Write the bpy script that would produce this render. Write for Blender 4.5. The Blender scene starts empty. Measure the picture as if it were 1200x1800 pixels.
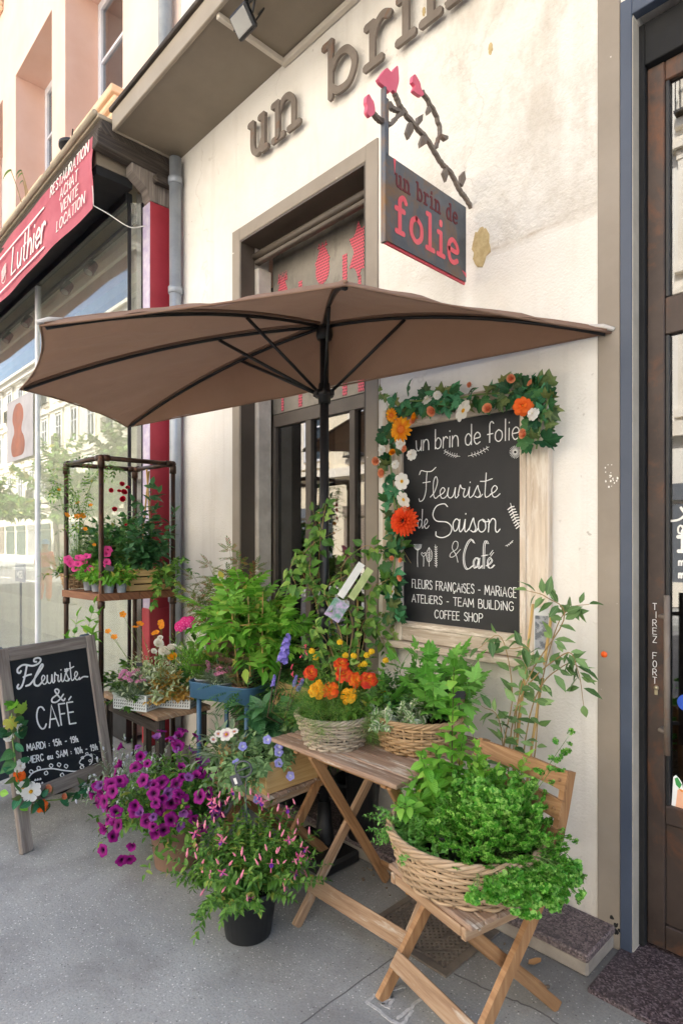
import bpy, math, random
import numpy as np
from mathutils import Vector, Matrix

# ------------------------------------------------------------------ camera, sky, sun, exposure
scene = bpy.context.scene
COL = scene.collection
CAM = Vector((0.0, -2.35, 1.55))
YAW = math.radians(45.94)
FPX, CX, HY = 1054.0, 600.0, 955.0            # focal length and horizon of the 1200 x 1800 photograph
cam_d = bpy.data.cameras.new("camera")
cam = bpy.data.objects.new("camera", cam_d)
COL.objects.link(cam)
cam.location = CAM
cam.rotation_euler = (math.radians(90), 0, YAW)
cam_d.sensor_width = 36
cam_d.lens = 36 * FPX / 1800
cam_d.shift_y = (HY - 900) / 1800
cam_d.clip_start = 0.05
cam_d.clip_end = 400
scene.camera = cam

SUN_EL, SUN_AZ = math.radians(52), math.radians(12)     # the sun stands behind the shops: the pavement is in their shade
world = bpy.data.worlds.new("World")
scene.world = world
world.use_nodes = True
wn = world.node_tree
bg = wn.nodes["Background"]
sky = wn.nodes.new("ShaderNodeTexSky")
sky.sky_type = 'NISHITA'
sky.sun_disc = False
sky.sun_elevation = SUN_EL
sky.sun_rotation = SUN_AZ
sky.air_density = 1.0
sky.dust_density = 3.0
sky.ozone_density = 1.0
wn.links.new(sky.outputs[0], bg.inputs[0])
bg.inputs[1].default_value = 0.15
sun_d = bpy.data.lights.new("sun", 'SUN')
sun_d.energy = 4.5
sun_d.angle = math.radians(0.5)
sun_d.color = (1.0, 0.955, 0.89)
sun = bpy.data.objects.new("sun", sun_d)
COL.objects.link(sun)
sdir = Vector((math.sin(SUN_AZ) * math.cos(SUN_EL), math.cos(SUN_AZ) * math.cos(SUN_EL), math.sin(SUN_EL)))
sun.rotation_euler = (-sdir).to_track_quat('-Z', 'Y').to_euler()
sun.location = (0, 10, 30)
scene.view_settings.view_transform = 'Standard'
scene.view_settings.look = 'None'
scene.view_settings.exposure = 1.93
scene.view_settings.gamma = 1.0
scene.cycles.use_denoising = True
scene.cycles.max_bounces = 7
scene.cycles.diffuse_bounces = 4
scene.cycles.transparent_max_bounces = 12

# ------------------------------------------------------------------ measuring the photograph
_F = Vector((-math.sin(YAW), math.cos(YAW), 0))
_R = Vector((math.cos(YAW), math.sin(YAW), 0))
def ray(px, py):
    return _F + _R * ((px - CX) / FPX) + Vector((0, 0, (HY - py) / FPX))
def on_y(px, py, y=0.0):
    d = ray(px, py); return CAM + d * ((y - CAM.y) / d.y)
def on_x(px, py, x):
    d = ray(px, py); return CAM + d * ((x - CAM.x) / d.x)
def on_z(px, py, z=0.0):
    d = ray(px, py); return CAM + d * ((z - CAM.z) / d.z)
def at_d(px, py, depth):
    return CAM + ray(px, py) * depth

# ------------------------------------------------------------------ mesh builder
def norm(v):
    v = np.asarray(v, float); n = np.linalg.norm(v)
    return v / n if n > 1e-9 else v
def frame_from(d, up=(0, 0, 1)):
    y = norm(d); u = np.asarray(up, float)
    x = np.cross(y, u)
    if np.linalg.norm(x) < 1e-4: x = np.cross(y, (1, 0, 0.01))
    x = norm(x); z = np.cross(x, y)
    return np.stack([x, y, z], 1)
def M34(pos, d, up=(0, 0, 1), s=1.0):
    m = np.zeros((3, 4)); m[:, :3] = frame_from(d, up) * s; m[:, 3] = pos
    return m

class MB:
    def __init__(s):
        s.V = []; s.L = []; s.S = []; s.Mi = []; s.Sm = []; s.UV = []; s.n = 0
    def add(s, V, faces, mat=0, smooth=False, uv=None):
        V = np.asarray(V, float).reshape(-1, 3)
        sizes = np.array([len(f) for f in faces], np.int32)
        loops = np.concatenate([np.asarray(f, np.int32) for f in faces])
        s.raw(V, loops, sizes, mat, smooth, None if uv is None else np.asarray(uv, float)[loops])
    def raw(s, V, loops, sizes, mat=0, smooth=False, uvl=None):
        s.V.append(V); s.L.append(loops + s.n); s.S.append(sizes)
        s.Mi.append(np.full(len(sizes), mat, np.int32) if np.isscalar(mat) else np.asarray(mat, np.int32))
        s.Sm.append(np.full(len(sizes), smooth, bool))
        s.UV.append(np.zeros((len(loops), 2)) if uvl is None else uvl)
        s.n += len(V)
    def inst(s, t, Ms, mat=None):
        if not len(Ms): return
        Ms = np.asarray(Ms, float); k = len(Ms); n = len(t.V)
        V = np.einsum('kij,nj->kni', Ms[:, :, :3], t.V) + Ms[:, None, :, 3]
        loops = (t.L[None, :] + (np.arange(k) * n)[:, None]).ravel()
        mats = np.tile(t.Mi if mat is None else np.full(len(t.S), mat, np.int32), k)
        s.raw(V.reshape(-1, 3), loops, np.tile(t.S, k), mats, True, np.tile(t.UV, (k, 1)))
    def mesh(s, name, mats):
        me = bpy.data.meshes.new(name)
        if s.n:
            V = np.concatenate(s.V); L = np.concatenate(s.L).astype(np.int32); S = np.concatenate(s.S).astype(np.int32)
            me.vertices.add(len(V)); me.vertices.foreach_set('co', V.astype(np.float32).ravel())
            me.loops.add(len(L)); me.loops.foreach_set('vertex_index', L)
            me.polygons.add(len(S))
            st = np.zeros(len(S), np.int32); st[1:] = np.cumsum(S)[:-1]
            me.polygons.foreach_set('loop_start', st)
            me.polygons.foreach_set('material_index', np.concatenate(s.Mi))
            me.polygons.foreach_set('use_smooth', np.concatenate(s.Sm))
            uv = me.uv_layers.new(name='UVMap')
            uv.data.foreach_set('uv', np.concatenate(s.UV).astype(np.float32).ravel())
            me.update(calc_edges=True)
        for m in (mats if isinstance(mats, (list, tuple)) else [mats]): me.materials.append(m)
        return me
    # --- shapes
    def box(s, c, size, rot=None, ch=0.0, mat=0):
        """chamfered box; size full extents; rot 3x3"""
        h = np.asarray(size, float) / 2
        ch = min(ch, h.min() * 0.45)
        o = np.random.rand(2) * 9
        V = []; idx = {}
        for sx in (-1, 1):
            for sy in (-1, 1):
                for sz in (-1, 1):
                    sg = (sx, sy, sz)
                    if ch > 0:
                        for a in range(3):
                            p = [sg[k] * (h[k] - (0 if k == a else ch)) for k in range(3)]
                            idx[(sg, a)] = len(V); V.append(p)
                    else:
                        for a in range(3): idx[(sg, a)] = len(V)
                        V.append([sg[k] * h[k] for k in range(3)])
        F = []
        ax = [(1, 2), (2, 0), (0, 1)]
        for a in range(3):
            b, c2 = ax[a]
            for sa in (-1, 1):
                q = []
                for sb, sc in ((-1, -1), (1, -1), (1, 1), (-1, 1)):
                    g = [0, 0, 0]; g[a] = sa; g[b] = sb; g[c2] = sc
                    q.append(idx[(tuple(g), a)])
                F.append(q if sa > 0 else q[::-1])
        if ch > 0:
            for a in range(3):
                b, c2 = ax[a]
                for sb in (-1, 1):
                    for sc in (-1, 1):
                        g0 = [0, 0, 0]; g1 = [0, 0, 0]
                        g0[a] = -1; g1[a] = 1
                        g0[b] = g1[b] = sb; g0[c2] = g1[c2] = sc
                        q = [idx[(tuple(g0), b)], idx[(tuple(g1), b)], idx[(tuple(g1), c2)], idx[(tuple(g0), c2)]]
                        F.append(q if sb * sc > 0 else q[::-1])
            for sg in [(x, y, z) for x in (-1, 1) for y in (-1, 1) for z in (-1, 1)]:
                q = [idx[(sg, 0)], idx[(sg, 1)], idx[(sg, 2)]]
                F.append(q if sg[0] * sg[1] * sg[2] > 0 else q[::-1])
        V = np.array(V)
        L = int(np.argmax(h)); oth = [k for k in range(3) if k != L]
        uv = np.stack([V[:, oth[0]] + V[:, oth[1]] + o[0], V[:, L] + o[1]], 1)
        if rot is not None: V = V @ np.asarray(rot, float).T
        s.add(V + np.asarray(c, float), F, mat, False, uv)
    def bar(s, p0, p1, w, h, up=(0, 0, 1), ch=0.002, mat=0):
        p0 = np.asarray(p0, float); p1 = np.asarray(p1, float)
        s.box((p0 + p1) / 2, (w, np.linalg.norm(p1 - p0), h), frame_from(p1 - p0, up), ch, mat)
    def bx(s, x0, x1, y0, y1, z0, z1, ch=0.0, mat=0):
        s.box(((x0 + x1) / 2, (y0 + y1) / 2, (z0 + z1) / 2), (abs(x1 - x0), abs(y1 - y0), abs(z1 - z0)), None, ch, mat)
    def tube(s, pts, r, n=8, cap=True, mat=0, smooth=True):
        P = np.asarray([tuple(p) for p in pts], float); k = len(P)
        R = np.full(k, r, float) if np.isscalar(r) else np.asarray(r, float)
        T = np.gradient(P, axis=0)
        ref = np.array((0.013, 0.021, 1.0))
        if abs(norm(P[-1] - P[0]) @ ref) > 0.9: ref = np.array((1.0, 0.02, 0.01))
        V = np.zeros((k, n, 3)); a = np.arange(n) * 2 * math.pi / n
        prev = None
        for i in range(k):
            t = norm(T[i])
            x = (ref - t * (ref @ t)) if prev is None else prev - t * (prev @ t)
            x = norm(x); prev = x; y = np.cross(t, x)
            V[i] = P[i] + R[i] * (np.cos(a)[:, None] * x + np.sin(a)[:, None] * y)
        F = []
        for i in range(k - 1):
            for j in range(n):
                j2 = (j + 1) % n
                F.append((i * n + j, i * n + j2, (i + 1) * n + j2, (i + 1) * n + j))
        d = np.concatenate([[0], np.cumsum(np.linalg.norm(np.diff(P, axis=0), axis=1))])
        o = np.random.rand() * 9
        uv = np.stack([np.tile(np.abs(a - math.pi) * R.mean(), k), np.repeat(d, n) + o], 1)
        if cap and n > 2:
            F.append(tuple(range(n))[::-1]); F.append(tuple(range((k - 1) * n, k * n)))
        s.add(V.reshape(-1, 3), F, mat, smooth, uv)
    def lathe(s, prof, c=(0, 0, 0), n=28, mat=0, smooth=True, sx=1, sy=1):
        k = len(prof); a = np.arange(n) * 2 * math.pi / n
        V = np.array([[(c[0] + r * math.cos(t) * sx, c[1] + r * math.sin(t) * sy, c[2] + z) for t in a] for r, z in prof]).reshape(-1, 3)
        F = [(i * n + j, i * n + (j + 1) % n, (i + 1) * n + (j + 1) % n, (i + 1) * n + j) for i in range(k - 1) for j in range(n)]
        uv = np.array([[(t, z) for t in a] for r, z in prof]).reshape(-1, 2)
        s.add(V, F, mat, smooth, uv)
    def prism(s, poly, o, ex, ey, ez, depth, mat=0):
        """flat outline (list of 2-D points) pushed out along ez by depth"""
        o = np.asarray(o, float); ex = np.asarray(ex, float); ey = np.asarray(ey, float); ez = np.asarray(ez, float)
        P = np.array([o + ex * x + ey * y for x, y in poly]); k = len(P)
        V = np.concatenate([P, P + ez * depth])
        F = [tuple(range(k))[::-1], tuple(range(k, 2 * k))] + [(i, (i + 1) % k, k + (i + 1) % k, k + i) for i in range(k)]
        uv = np.tile(np.asarray(poly, float), (2, 1))
        s.add(V, F, mat, False, uv)
    def quad(s, a, b, c, d, mat=0, uv=None):
        s.add([a, b, c, d], [(0, 1, 2, 3)], mat, False, uv if uv is not None else [(0, 0), (1, 0), (1, 1), (0, 1)])
    def ribbon(s, pts, o, ex, ey, ez, w, depth, mat=0, taper=False):
        """flat pen stroke of width w along 2-D points, standing depth off the plane"""
        P = np.asarray(pts, float)
        if len(P) < 2: return
        T = np.gradient(P, axis=0); T /= np.maximum(np.linalg.norm(T, axis=1), 1e-9)[:, None]
        N = np.stack([-T[:, 1], T[:, 0]], 1)
        k = len(P)
        ww = np.full(k, w / 2)
        if taper: ww *= 0.72 + 0.5 * np.abs(T[:, 1])
        ends = np.concatenate([[P[0] - T[0] * w * .3], P, [P[-1] + T[-1] * w * .3]])
        N = np.concatenate([[N[0] * .5], N, [N[-1] * .5]]); ww = np.concatenate([[ww[0]], ww, [ww[-1]]])
        A = ends + N * ww[:, None]; B = ends - N * ww[:, None]; k = len(A)
        o = np.asarray(o, float); ex = np.asarray(ex, float); ey = np.asarray(ey, float); ez = np.asarray(ez, float)
        f = lambda Q, z: o + Q[:, :1] * ex + Q[:, 1:] * ey + ez * z
        V = np.concatenate([f(A, depth), f(B, depth), f(A, 0), f(B, 0)])
        F = []
        for i in range(k - 1):
            F += [(i + 1, i, k + i, k + i + 1), (i, i + 1, 2 * k + i + 1, 2 * k + i), (k + i + 1, k + i, 3 * k + i, 3 * k + i + 1)]
        F += [(0, 2 * k, 3 * k, k), (k - 1, 2 * k - 1, 4 * k - 1, 3 * k - 1)]
        s.add(V, F, mat, False, V[:, :2])

class Tm:            # a small template mesh that is stamped many times
    def __init__(s, V, F, uv=None, mat=0):
        s.V = np.asarray(V, float); s.S = np.array([len(f) for f in F], np.int32)
        s.L = np.concatenate([np.asarray(f, np.int32) for f in F])
        s.UV = (np.zeros((len(V), 2)) if uv is None else np.asarray(uv, float))[s.L]
        s.Mi = np.full(len(F), mat, np.int32)
    @staticmethod
    def join(items):      # [(template, 3x4, mat or None)]
        t = Tm.__new__(Tm); V = []; L = []; S = []; U = []; Mi = []; n = 0
        for tm, m, mt in items:
            m = np.asarray(m); V.append(tm.V @ m[:, :3].T + m[:, 3]); L.append(tm.L + n); S.append(tm.S); U.append(tm.UV)
            Mi.append(tm.Mi if mt is None else np.full(len(tm.S), mt, np.int32)); n += len(tm.V)
        t.V = np.concatenate(V); t.L = np.concatenate(L); t.S = np.concatenate(S); t.UV = np.concatenate(U); t.Mi = np.concatenate(Mi)
        return t
    def to_mesh(s, name, mats):
        b = MB(); b.inst(s, [np.eye(3, 4)]); return b.mesh(name, mats)

# ------------------------------------------------------------------ objects
def link(o, parent=None):
    COL.objects.link(o)
    if parent is not None: o.parent = parent
    return o
def tag(o, label, cat, group=None, kind=None):
    o['label'] = label; o['category'] = cat
    if group: o['group'] = group
    if kind: o['kind'] = kind
    return o
def thing(name, label, cat, loc=(0, 0, 0), rz=0.0, group=None):
    o = bpy.data.objects.new(name, None); o.empty_display_size = 0.1
    o.location = loc; o.rotation_euler = (0, 0, rz)
    COL.objects.link(o)
    return tag(o, label, cat, group)
def world_of(o):
    m = Matrix.LocRotScale(o.location, o.rotation_euler, o.scale)
    return world_of(o.parent) @ m if o.parent else m
def part(name, mb, mats, parent, local=False, label=None):
    """one mesh = one part; coordinates are world unless local"""
    me = mb.mesh(name, mats)
    if not local and parent is not None: me.transform(world_of(parent).inverted())
    o = link(bpy.data.objects.new(name, me), parent)
    if label: o['label'] = label
    return o
def solo(name, mb, mats, label, cat, group=None):
    return tag(part(name, mb, mats, None), label, cat, group)
def struct(name, mb, mats, kind='structure'):
    o = part(name, mb, mats, None); o['kind'] = kind; return o
def put(name, me, parent, loc, rot=None, s=1.0, local=False):
    """a copy of a shared mesh as a part of its own"""
    o = bpy.data.objects.new(name, me); COL.objects.link(o); o.parent = parent
    m = Matrix.Translation(Vector(loc)) @ (Matrix(rot).to_4x4() if rot is not None else Matrix.Identity(4)) @ Matrix.Scale(s, 4)
    o.matrix_local = m if local or parent is None else world_of(parent).inverted() @ m
    return o
def copy_tree(o, parent=None):
    c = o.copy(); COL.objects.link(c); c.parent = parent
    for ch in list(o.children): copy_tree(ch, c)
    return c

def cr(pts, n=8):
    """Catmull-Rom through 2-D or 3-D points"""
    P = np.asarray([tuple(p) for p in pts], float)
    if len(P) < 3: return P
    Q = np.concatenate([[2 * P[0] - P[1]], P, [2 * P[-1] - P[-2]]]); out = []
    for i in range(1, len(Q) - 2):
        a, b, c, d = Q[i - 1:i + 3]
        for t in np.linspace(0, 1, n, endpoint=False):
            out.append(.5 * ((2 * b) + (c - a) * t + (2 * a - 5 * b + 4 * c - d) * t * t + (3 * b - a - 3 * c + d) * t ** 3))
    out.append(P[-1]); return np.array(out)

# ------------------------------------------------------------------ materials
def H(h):
    h = h.lstrip('#'); v = [int(h[i:i + 2], 16) / 255 for i in (0, 2, 4)]
    return tuple(x / 12.92 if x <= .04045 else ((x + .055) / 1.055) ** 2.4 for x in v)
def c4(c): return (*(H(c) if isinstance(c, str) else c), 1.0)
class Nt:
    def __init__(s, name):
        s.m = bpy.data.materials.new(name); s.m.use_nodes = True; s.t = s.m.node_tree
        s.b = s.t.nodes['Principled BSDF']; s.out = s.t.nodes['Material Output']
    def n(s, typ, ins=None, **kw):
        x = s.t.nodes.new('ShaderNode' + typ)
        for k, v in kw.items(): setattr(x, k, v)
        for k, v in (ins or {}).items():
            if hasattr(v, 'is_linked') or hasattr(v, 'links'): s.t.links.new(v, x.inputs[k])
            else: x.inputs[k].default_value = v
        return x
    def l(s, a, b): s.t.links.new(a, b)
    def ramp(s, fac, stops):
        r = s.n('ValToRGB', {0: fac}); e = r.color_ramp.elements
        while len(e) < len(stops): e.new(0.5)
        for el, (p, c) in zip(e, stops):
            el.position = p; el.color = c4(c) if not isinstance(c, (int, float)) else (c, c, c, 1)
        return r.outputs[0]
    def mix(s, fac, a, b, mode='MIX'):
        x = s.n('Mix', data_type='RGBA', blend_type=mode)
        for k, v in ((0, fac), (6, a), (7, b)):
            if hasattr(v, 'links'): s.l(v, x.inputs[k])
            else: x.inputs[k].default_value = v if isinstance(v, (int, float)) else c4(v)
        return x.outputs[2]
    def noise(s, vec, scale, detail=5, rough=.55, dist=0):
        return s.n('TexNoise', {'Vector': vec, 'Scale': scale, 'Detail': detail, 'Roughness': rough, 'Distortion': dist}).outputs[0]
    def obj(s): return s.n('TexCoord').outputs['Object']
    def pos(s): return s.n('NewGeometry').outputs['Position']
    def uv(s): return s.n('TexCoord').outputs['UV']
    def island(s): return s.n('NewGeometry').outputs['Random Per Island']
    def map(s, vec, scale): return s.n('Mapping', {'Vector': vec, 'Scale': scale}).outputs[0]
    def math(s, op, a, b=0.0, clamp=False):
        return s.n('Math', {0: a, 1: b}, operation=op, use_clamp=clamp).outputs[0]
    def bump(s, h, strength=.3, dist=.01):
        x = s.n('Bump', {'Height': h, 'Strength': strength, 'Distance': dist}); s.l(x.outputs[0], s.b.inputs['Normal'])
    def col(s, c):
        if hasattr(c, 'links'): s.l(c, s.b.inputs['Base Color'])
        else: s.b.inputs['Base Color'].default_value = c4(c)
    def set(s, **kw):
        for k, v in kw.items():
            k = k.replace('_', ' ').title().replace('Ior', 'IOR')
            if k not in s.b.inputs: k = {'Specular': 'Specular IOR Level', 'Coat': 'Coat Weight', 'Sheen': 'Sheen Weight', 'Transmission': 'Transmission Weight'}[k]
            s.b.inputs[k].default_value = v
        return s

def paint(name, c1, c2=None, rough=.5, scale=6, bump=.1, bscale=60, metal=0.0, lo=.35, hi=.7, spec=.5, speck=None):
    n = Nt(name); v = n.obj()
    base = c1
    if c2 is not None: base = n.ramp(n.noise(v, scale, 6, .6), [(lo, c1), (hi, c2)])
    if speck:
        sp = n.ramp(n.noise(v, speck[0], 3, .6), [(speck[1], 0.0), (speck[1] + .03, 1.0)])
        base = n.mix(sp, base, speck[2])
    n.col(base)
    n.set(roughness=rough, metallic=metal, specular=spec)
    if c2 is not None:
        rr = n.n('MapRange', {0: n.noise(v, scale * 2.3, 4), 3: rough - .1, 4: rough + .12}); n.l(rr.outputs[0], n.b.inputs['Roughness'])
    if bump: n.bump(n.noise(v, bscale, 4), bump, .004)
    return n.m
def wood(name, c1, c2, c3=None, rough=.6, wear=None, grain=1.0):
    """grain runs along V of the piece's own UV; each plank has its own tone"""
    n = Nt(name); uv = n.uv()
    g = n.noise(n.map(uv, (55 * grain, 3.0, 1)), 1.0, 6, .65, .3)
    g2 = n.noise(n.map(uv, (220 * grain, 6.0, 1)), 1.0, 3, .6)
    base = n.ramp(g, [(.3, c1), (.52, c2), (.72, c3 or c1)])
    t = n.n('MapRange', {0: n.island(), 3: .78, 4: 1.18}).outputs[0]
    base = n.mix(1.0, base, n.n('CombineColor', {0: t, 1: t, 2: t}).outputs[0], 'MULTIPLY')
    if wear:
        w = n.ramp(n.noise(n.map(uv, (26, 4, 1)), 1.0, 5, .7), [(wear[1], 0.0), (wear[1] + .13, 1.0)])
        base = n.mix(w, base, wear[0])
    n.col(base); n.set(roughness=rough, specular=.35)
    n.bump(n.math('ADD', g, g2), .35, .0015)
    return n.m
def leafm(name, c1, c2, c3=None, rough=.42, trans=.3, vein=.35, edge=None, spec=.4, old=None):
    n = Nt(name)
    r = n.island()
    base = n.ramp(r, [(.05, c1), (.5, c2), (.9, c3 or c2), (.985, old or c3 or c2)])
    uv = n.n('SeparateXYZ', {0: n.uv()})
    u = n.math('ABSOLUTE', uv.outputs[0])
    if edge:
        jag = n.noise(n.pos(), 160, 2)
        e = n.ramp(n.math('ADD', n.math('MULTIPLY', u, .9), n.math('MULTIPLY', jag, .6)), [(.62, 0.0), (.74, 1.0)])
        base = n.mix(e, base, edge)
    if vein:
        mid = n.ramp(u, [(.0, 1.0), (.13, 0.0)])
        base = n.mix(n.math('MULTIPLY', mid, vein), base, tuple(min(1, x * 1.7 + .03) for x in H(c2)))
        wv = n.math('SINE', n.math('MULTIPLY', n.math('SUBTRACT', uv.outputs[1], n.math('MULTIPLY', u, .35)), 44))
        n.bump(wv, .25, .002)
    n.col(base); n.set(roughness=rough, specular=spec)
    tr = n.n('BsdfTranslucent', {0: base})
    mx = n.n('MixShader', {0: trans}); n.l(n.b.outputs[0], mx.inputs[1]); n.l(tr.outputs[0], mx.inputs[2])
    n.l(mx.outputs[0], n.out.inputs[0])
    return n.m
def petalm(name, c1, c2, centre=None, r0=.15, r1=.5, rough=.6, trans=.3, stripes=0):
    """colour runs from the petal's base (V=0) to its tip (V=1)"""
    n = Nt(name)
    uv = n.n('SeparateXYZ', {0: n.uv()})
    base = n.ramp(n.island(), [(.1, c1), (.9, c2)])
    if centre: base = n.mix(n.ramp(uv.outputs[1], [(r0, 1.0), (r1, 0.0)]), base, centre)
    n.col(base); n.set(roughness=rough, specular=.25)
    tr = n.n('BsdfTranslucent', {0: base})
    mx = n.n('MixShader', {0: trans}); n.l(n.b.outputs[0], mx.inputs[1]); n.l(tr.outputs[0], mx.inputs[2])
    n.l(mx.outputs[0], n.out.inputs[0])
    return n.m
def glass(name, tint='#ffffff', ior=1.8, rough=0.0, haze=0.0):
    n = Nt(name)
    n.t.nodes.remove(n.b)
    bf = n.n('NewGeometry').outputs['Backfacing']
    f = n.n('Fresnel', {0: n.math('ADD', n.math('MULTIPLY', bf, 1 / ior - ior), ior)}).outputs[0]
    gl = n.n('BsdfGlossy', {0: (1, 1, 1, 1), 1: rough})
    tr = n.n('BsdfTransparent', {0: c4(tint)})
    m = n.n('MixShader', {0: f}); n.l(tr.outputs[0], m.inputs[1]); n.l(gl.outputs[0], m.inputs[2])
    last = m
    if haze:
        d = n.n('BsdfDiffuse', {0: (.42, .42, .40, 1)})  # pale diffuse veil that puts a hazy, washed-out look into the pane
        g = n.math('MULTIPLY', n.noise(n.map(n.obj(), (3, 3, .6)), 2.0, 5), haze)
        m2 = n.n('MixShader', {0: g}); n.l(m.outputs[0], m2.inputs[1]); n.l(d.outputs[0], m2.inputs[2]); last = m2
    n.l(last.outputs[0], n.out.inputs[0])
    return n.m
random.seed(7); np.random.seed(7)
# ================================================================== materials of the place
def make_plaster():
    n = Nt('cream plaster'); p = n.pos()
    sep = n.n('SeparateXYZ', {0: p})
    z = sep.outputs[2]
    big = n.noise(p, .9, 5, .6)
    base = n.ramp(big, [(.3, '#dad5cb'), (.5, '#e5e0d7'), (.7, '#ebe7df')])
    # the rough old coat above the seam at about 2.87 m, the smooth repaired coat below it
    zz = n.math('ADD', z, n.math('MULTIPLY', n.noise(p, 2.5, 4), .05))
    up = n.ramp(n.n('MapRange', {0: zz, 1: 2.86, 2: 2.92}).outputs[0], [(0.0, 0.0), (1.0, 1.0)])
    xr = n.n('MapRange', {0: sep.outputs[0], 1: -2.1, 2: -1.7}).outputs[0]
    old = n.math('MULTIPLY', up, xr)
    dirt = n.ramp(n.noise(n.map(p, (1, 1, .6)), 3.0, 7, .72), [(.46, 0.0), (.66, 1.0)])
    base = n.mix(n.math('MULTIPLY', n.math('MULTIPLY', dirt, old), .55), base, '#b3a898')
    base = n.mix(n.math('MULTIPLY', dirt, .16), base, '#bfae96')
    seam = n.ramp(n.math('ABSOLUTE', n.math('SUBTRACT', zz, 2.893)), [(.0, 1.0), (.014, 0.0)])
    seam = n.math('MULTIPLY', seam, n.math('MULTIPLY', xr, n.ramp(n.noise(p, 6, 4), [(.46, 0.0), (.62, .55)])))
    base = n.mix(seam, base, '#a99272')
    low = n.math('MULTIPLY', n.n('MapRange', {0: n.math('ADD', z, n.math('MULTIPLY', n.noise(p, 5, 5, .7), .5)), 1: .95, 2: .3}).outputs[0], .45)
    base = n.mix(low, base, '#b5a996')
    run = n.ramp(n.noise(n.map(p, (7, 7, .35)), 1.0, 5, .6), [(.56, 0.0), (.74, .22)])
    base = n.mix(run, base, '#a99d8c')
    specks = n.ramp(n.noise(p, 26, 2, .5), [(.70, 0.0), (.74, 1.0)])
    patch = n.ramp(n.noise(p, 1.7, 3), [(.5, 0.0), (.62, 1.0)])
    base = n.mix(n.math('MULTIPLY', n.math('MULTIPLY', specks, patch), .55), base, '#7a6a55')
    ck = n.n('TexVoronoi', {'Vector': n.n('VectorMath', {0: p, 1: n.n('TexNoise', {'Vector': p, 'Scale': 2.2, 'Detail': 5}).outputs[1]}, operation='ADD').outputs[0], 'Scale': .8}, feature='DISTANCE_TO_EDGE').outputs[0]
    crack = n.math('MULTIPLY', n.ramp(ck, [(.0, 1.0), (.007, 0.0)]), n.ramp(n.noise(p, 1.1, 2), [(.5, 0.0), (.6, .2)]))
    base = n.mix(crack, base, '#8d7a63')
    n.col(base); n.set(roughness=.88, specular=.2)
    fine = n.noise(p, 90, 3); mid = n.noise(p, 9, 7, .7)
    amp = n.math('ADD', n.math('MULTIPLY', old, 2.6), .45)
    h = n.math('ADD', n.math('MULTIPLY', mid, amp), n.math('MULTIPLY', fine, .35))
    n.bump(n.math('SUBTRACT', h, n.math('MULTIPLY', crack, .6)), .6, .016)
    return n.m
def make_asphalt():
    n = Nt('pavement asphalt'); p = n.pos()
    base = n.ramp(n.noise(p, 1.3, 6, .6), [(.3, '#8d8e8b'), (.5, '#9fa09c'), (.7, '#acaca8')])
    fine = n.noise(p, 120, 3, .7)
    base = n.mix(n.ramp(fine, [(.35, .5), (.55, 0.0)]), base, '#7d7b7d')
    for sc, lo, colr, am in ((80, .15, '#d6d4d0', .85), (50, .06, '#ece9e4', .9), (64, .11, '#4c4a4c', .7), (110, .16, '#b9ac9e', .6)):
        v = n.n('TexVoronoi', {'Vector': n.map(p, (1, 1, .02)), 'Scale': sc, 'Randomness': 1.0})
        pick = n.ramp(n.n('SeparateColor', {0: v.outputs['Color']}).outputs[0], [(.62, 0.0), (.66, 1.0)])
        f = n.math('MULTIPLY', n.ramp(v.outputs['Distance'], [(lo, 1.0), (lo + .12, 0.0)]), pick)
        base = n.mix(n.math('MULTIPLY', f, am), base, colr)
    grime = n.ramp(n.noise(p, 2.4, 7, .72, .5), [(.46, 0.0), (.72, .6)])
    base = n.mix(grime, base, '#6b6866')
    sp = n.n('TexVoronoi', {'Vector': n.map(p, (1, 1, .02)), 'Scale': 3.2})
    gum = n.math('MULTIPLY', n.ramp(n.math('ADD', sp.outputs['Distance'], n.math('MULTIPLY', n.noise(p, 30, 2), .05)), [(.085, .6), (.11, 0.0)]), n.ramp(n.n('SeparateColor', {0: sp.outputs['Color']}).outputs[1], [(.55, 0.0), (.6, 1.0)]))
    base = n.mix(gum, base, '#57534f')
    nearwall = n.n('MapRange', {0: n.math('ADD', n.n('SeparateXYZ', {0: p}).outputs[1], n.math('MULTIPLY', n.noise(p, 3, 5), .5)), 1: -.35, 2: .1}).outputs[0]  # pavement colour goes darker towards the wall
    base = n.mix(n.math('MULTIPLY', nearwall, .6), base, '#5d564e')
    n.col(base); n.set(roughness=.85, specular=.3)
    n.bump(n.math('ADD', fine, n.noise(p, 30, 4)), .35, .004)
    return n.m
def make_granite(name, a, b, c):
    n = Nt(name); p = n.pos()
    v = n.n('TexVoronoi', {'Vector': p, 'Scale': 160}).outputs['Color']
    g = n.n('SeparateColor', {0: v}).outputs[0]
    base = n.ramp(g, [(.1, a), (.55, b), (.97, c)])
    base = n.mix(n.ramp(n.noise(p, 4, 6, .7), [(.45, 0.0), (.75, .6)]), base, '#5d5552')
    n.col(base); n.set(roughness=.6, specular=.4); n.bump(n.noise(p, 70, 4), .3, .003)
    return n.m
def make_rust(name, c1, c2, rust, lo=.5, hi=.66, metal=.5, rough=.5, scale=5):
    n = Nt(name); p = n.obj()
    base = n.ramp(n.noise(p, scale, 6, .65), [(.3, c1), (.7, c2)])
    r = n.ramp(n.noise(n.map(p, (1.3, 1.3, .9)), scale * .9, 7, .72, .4), [(lo, 0.0), (hi, 1.0)])
    base = n.mix(r, base, rust)
    n.col(base); n.set(metallic=metal, roughness=rough, specular=.4)
    n.bump(n.noise(p, 60, 5), .2, .002)
    return n.m
M = {}
M['plaster'] = make_plaster()
M['asphalt'] = make_asphalt()
M['porphyry'] = make_granite('porphyry step', '#494041', '#6f6060', '#93847f')
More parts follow.
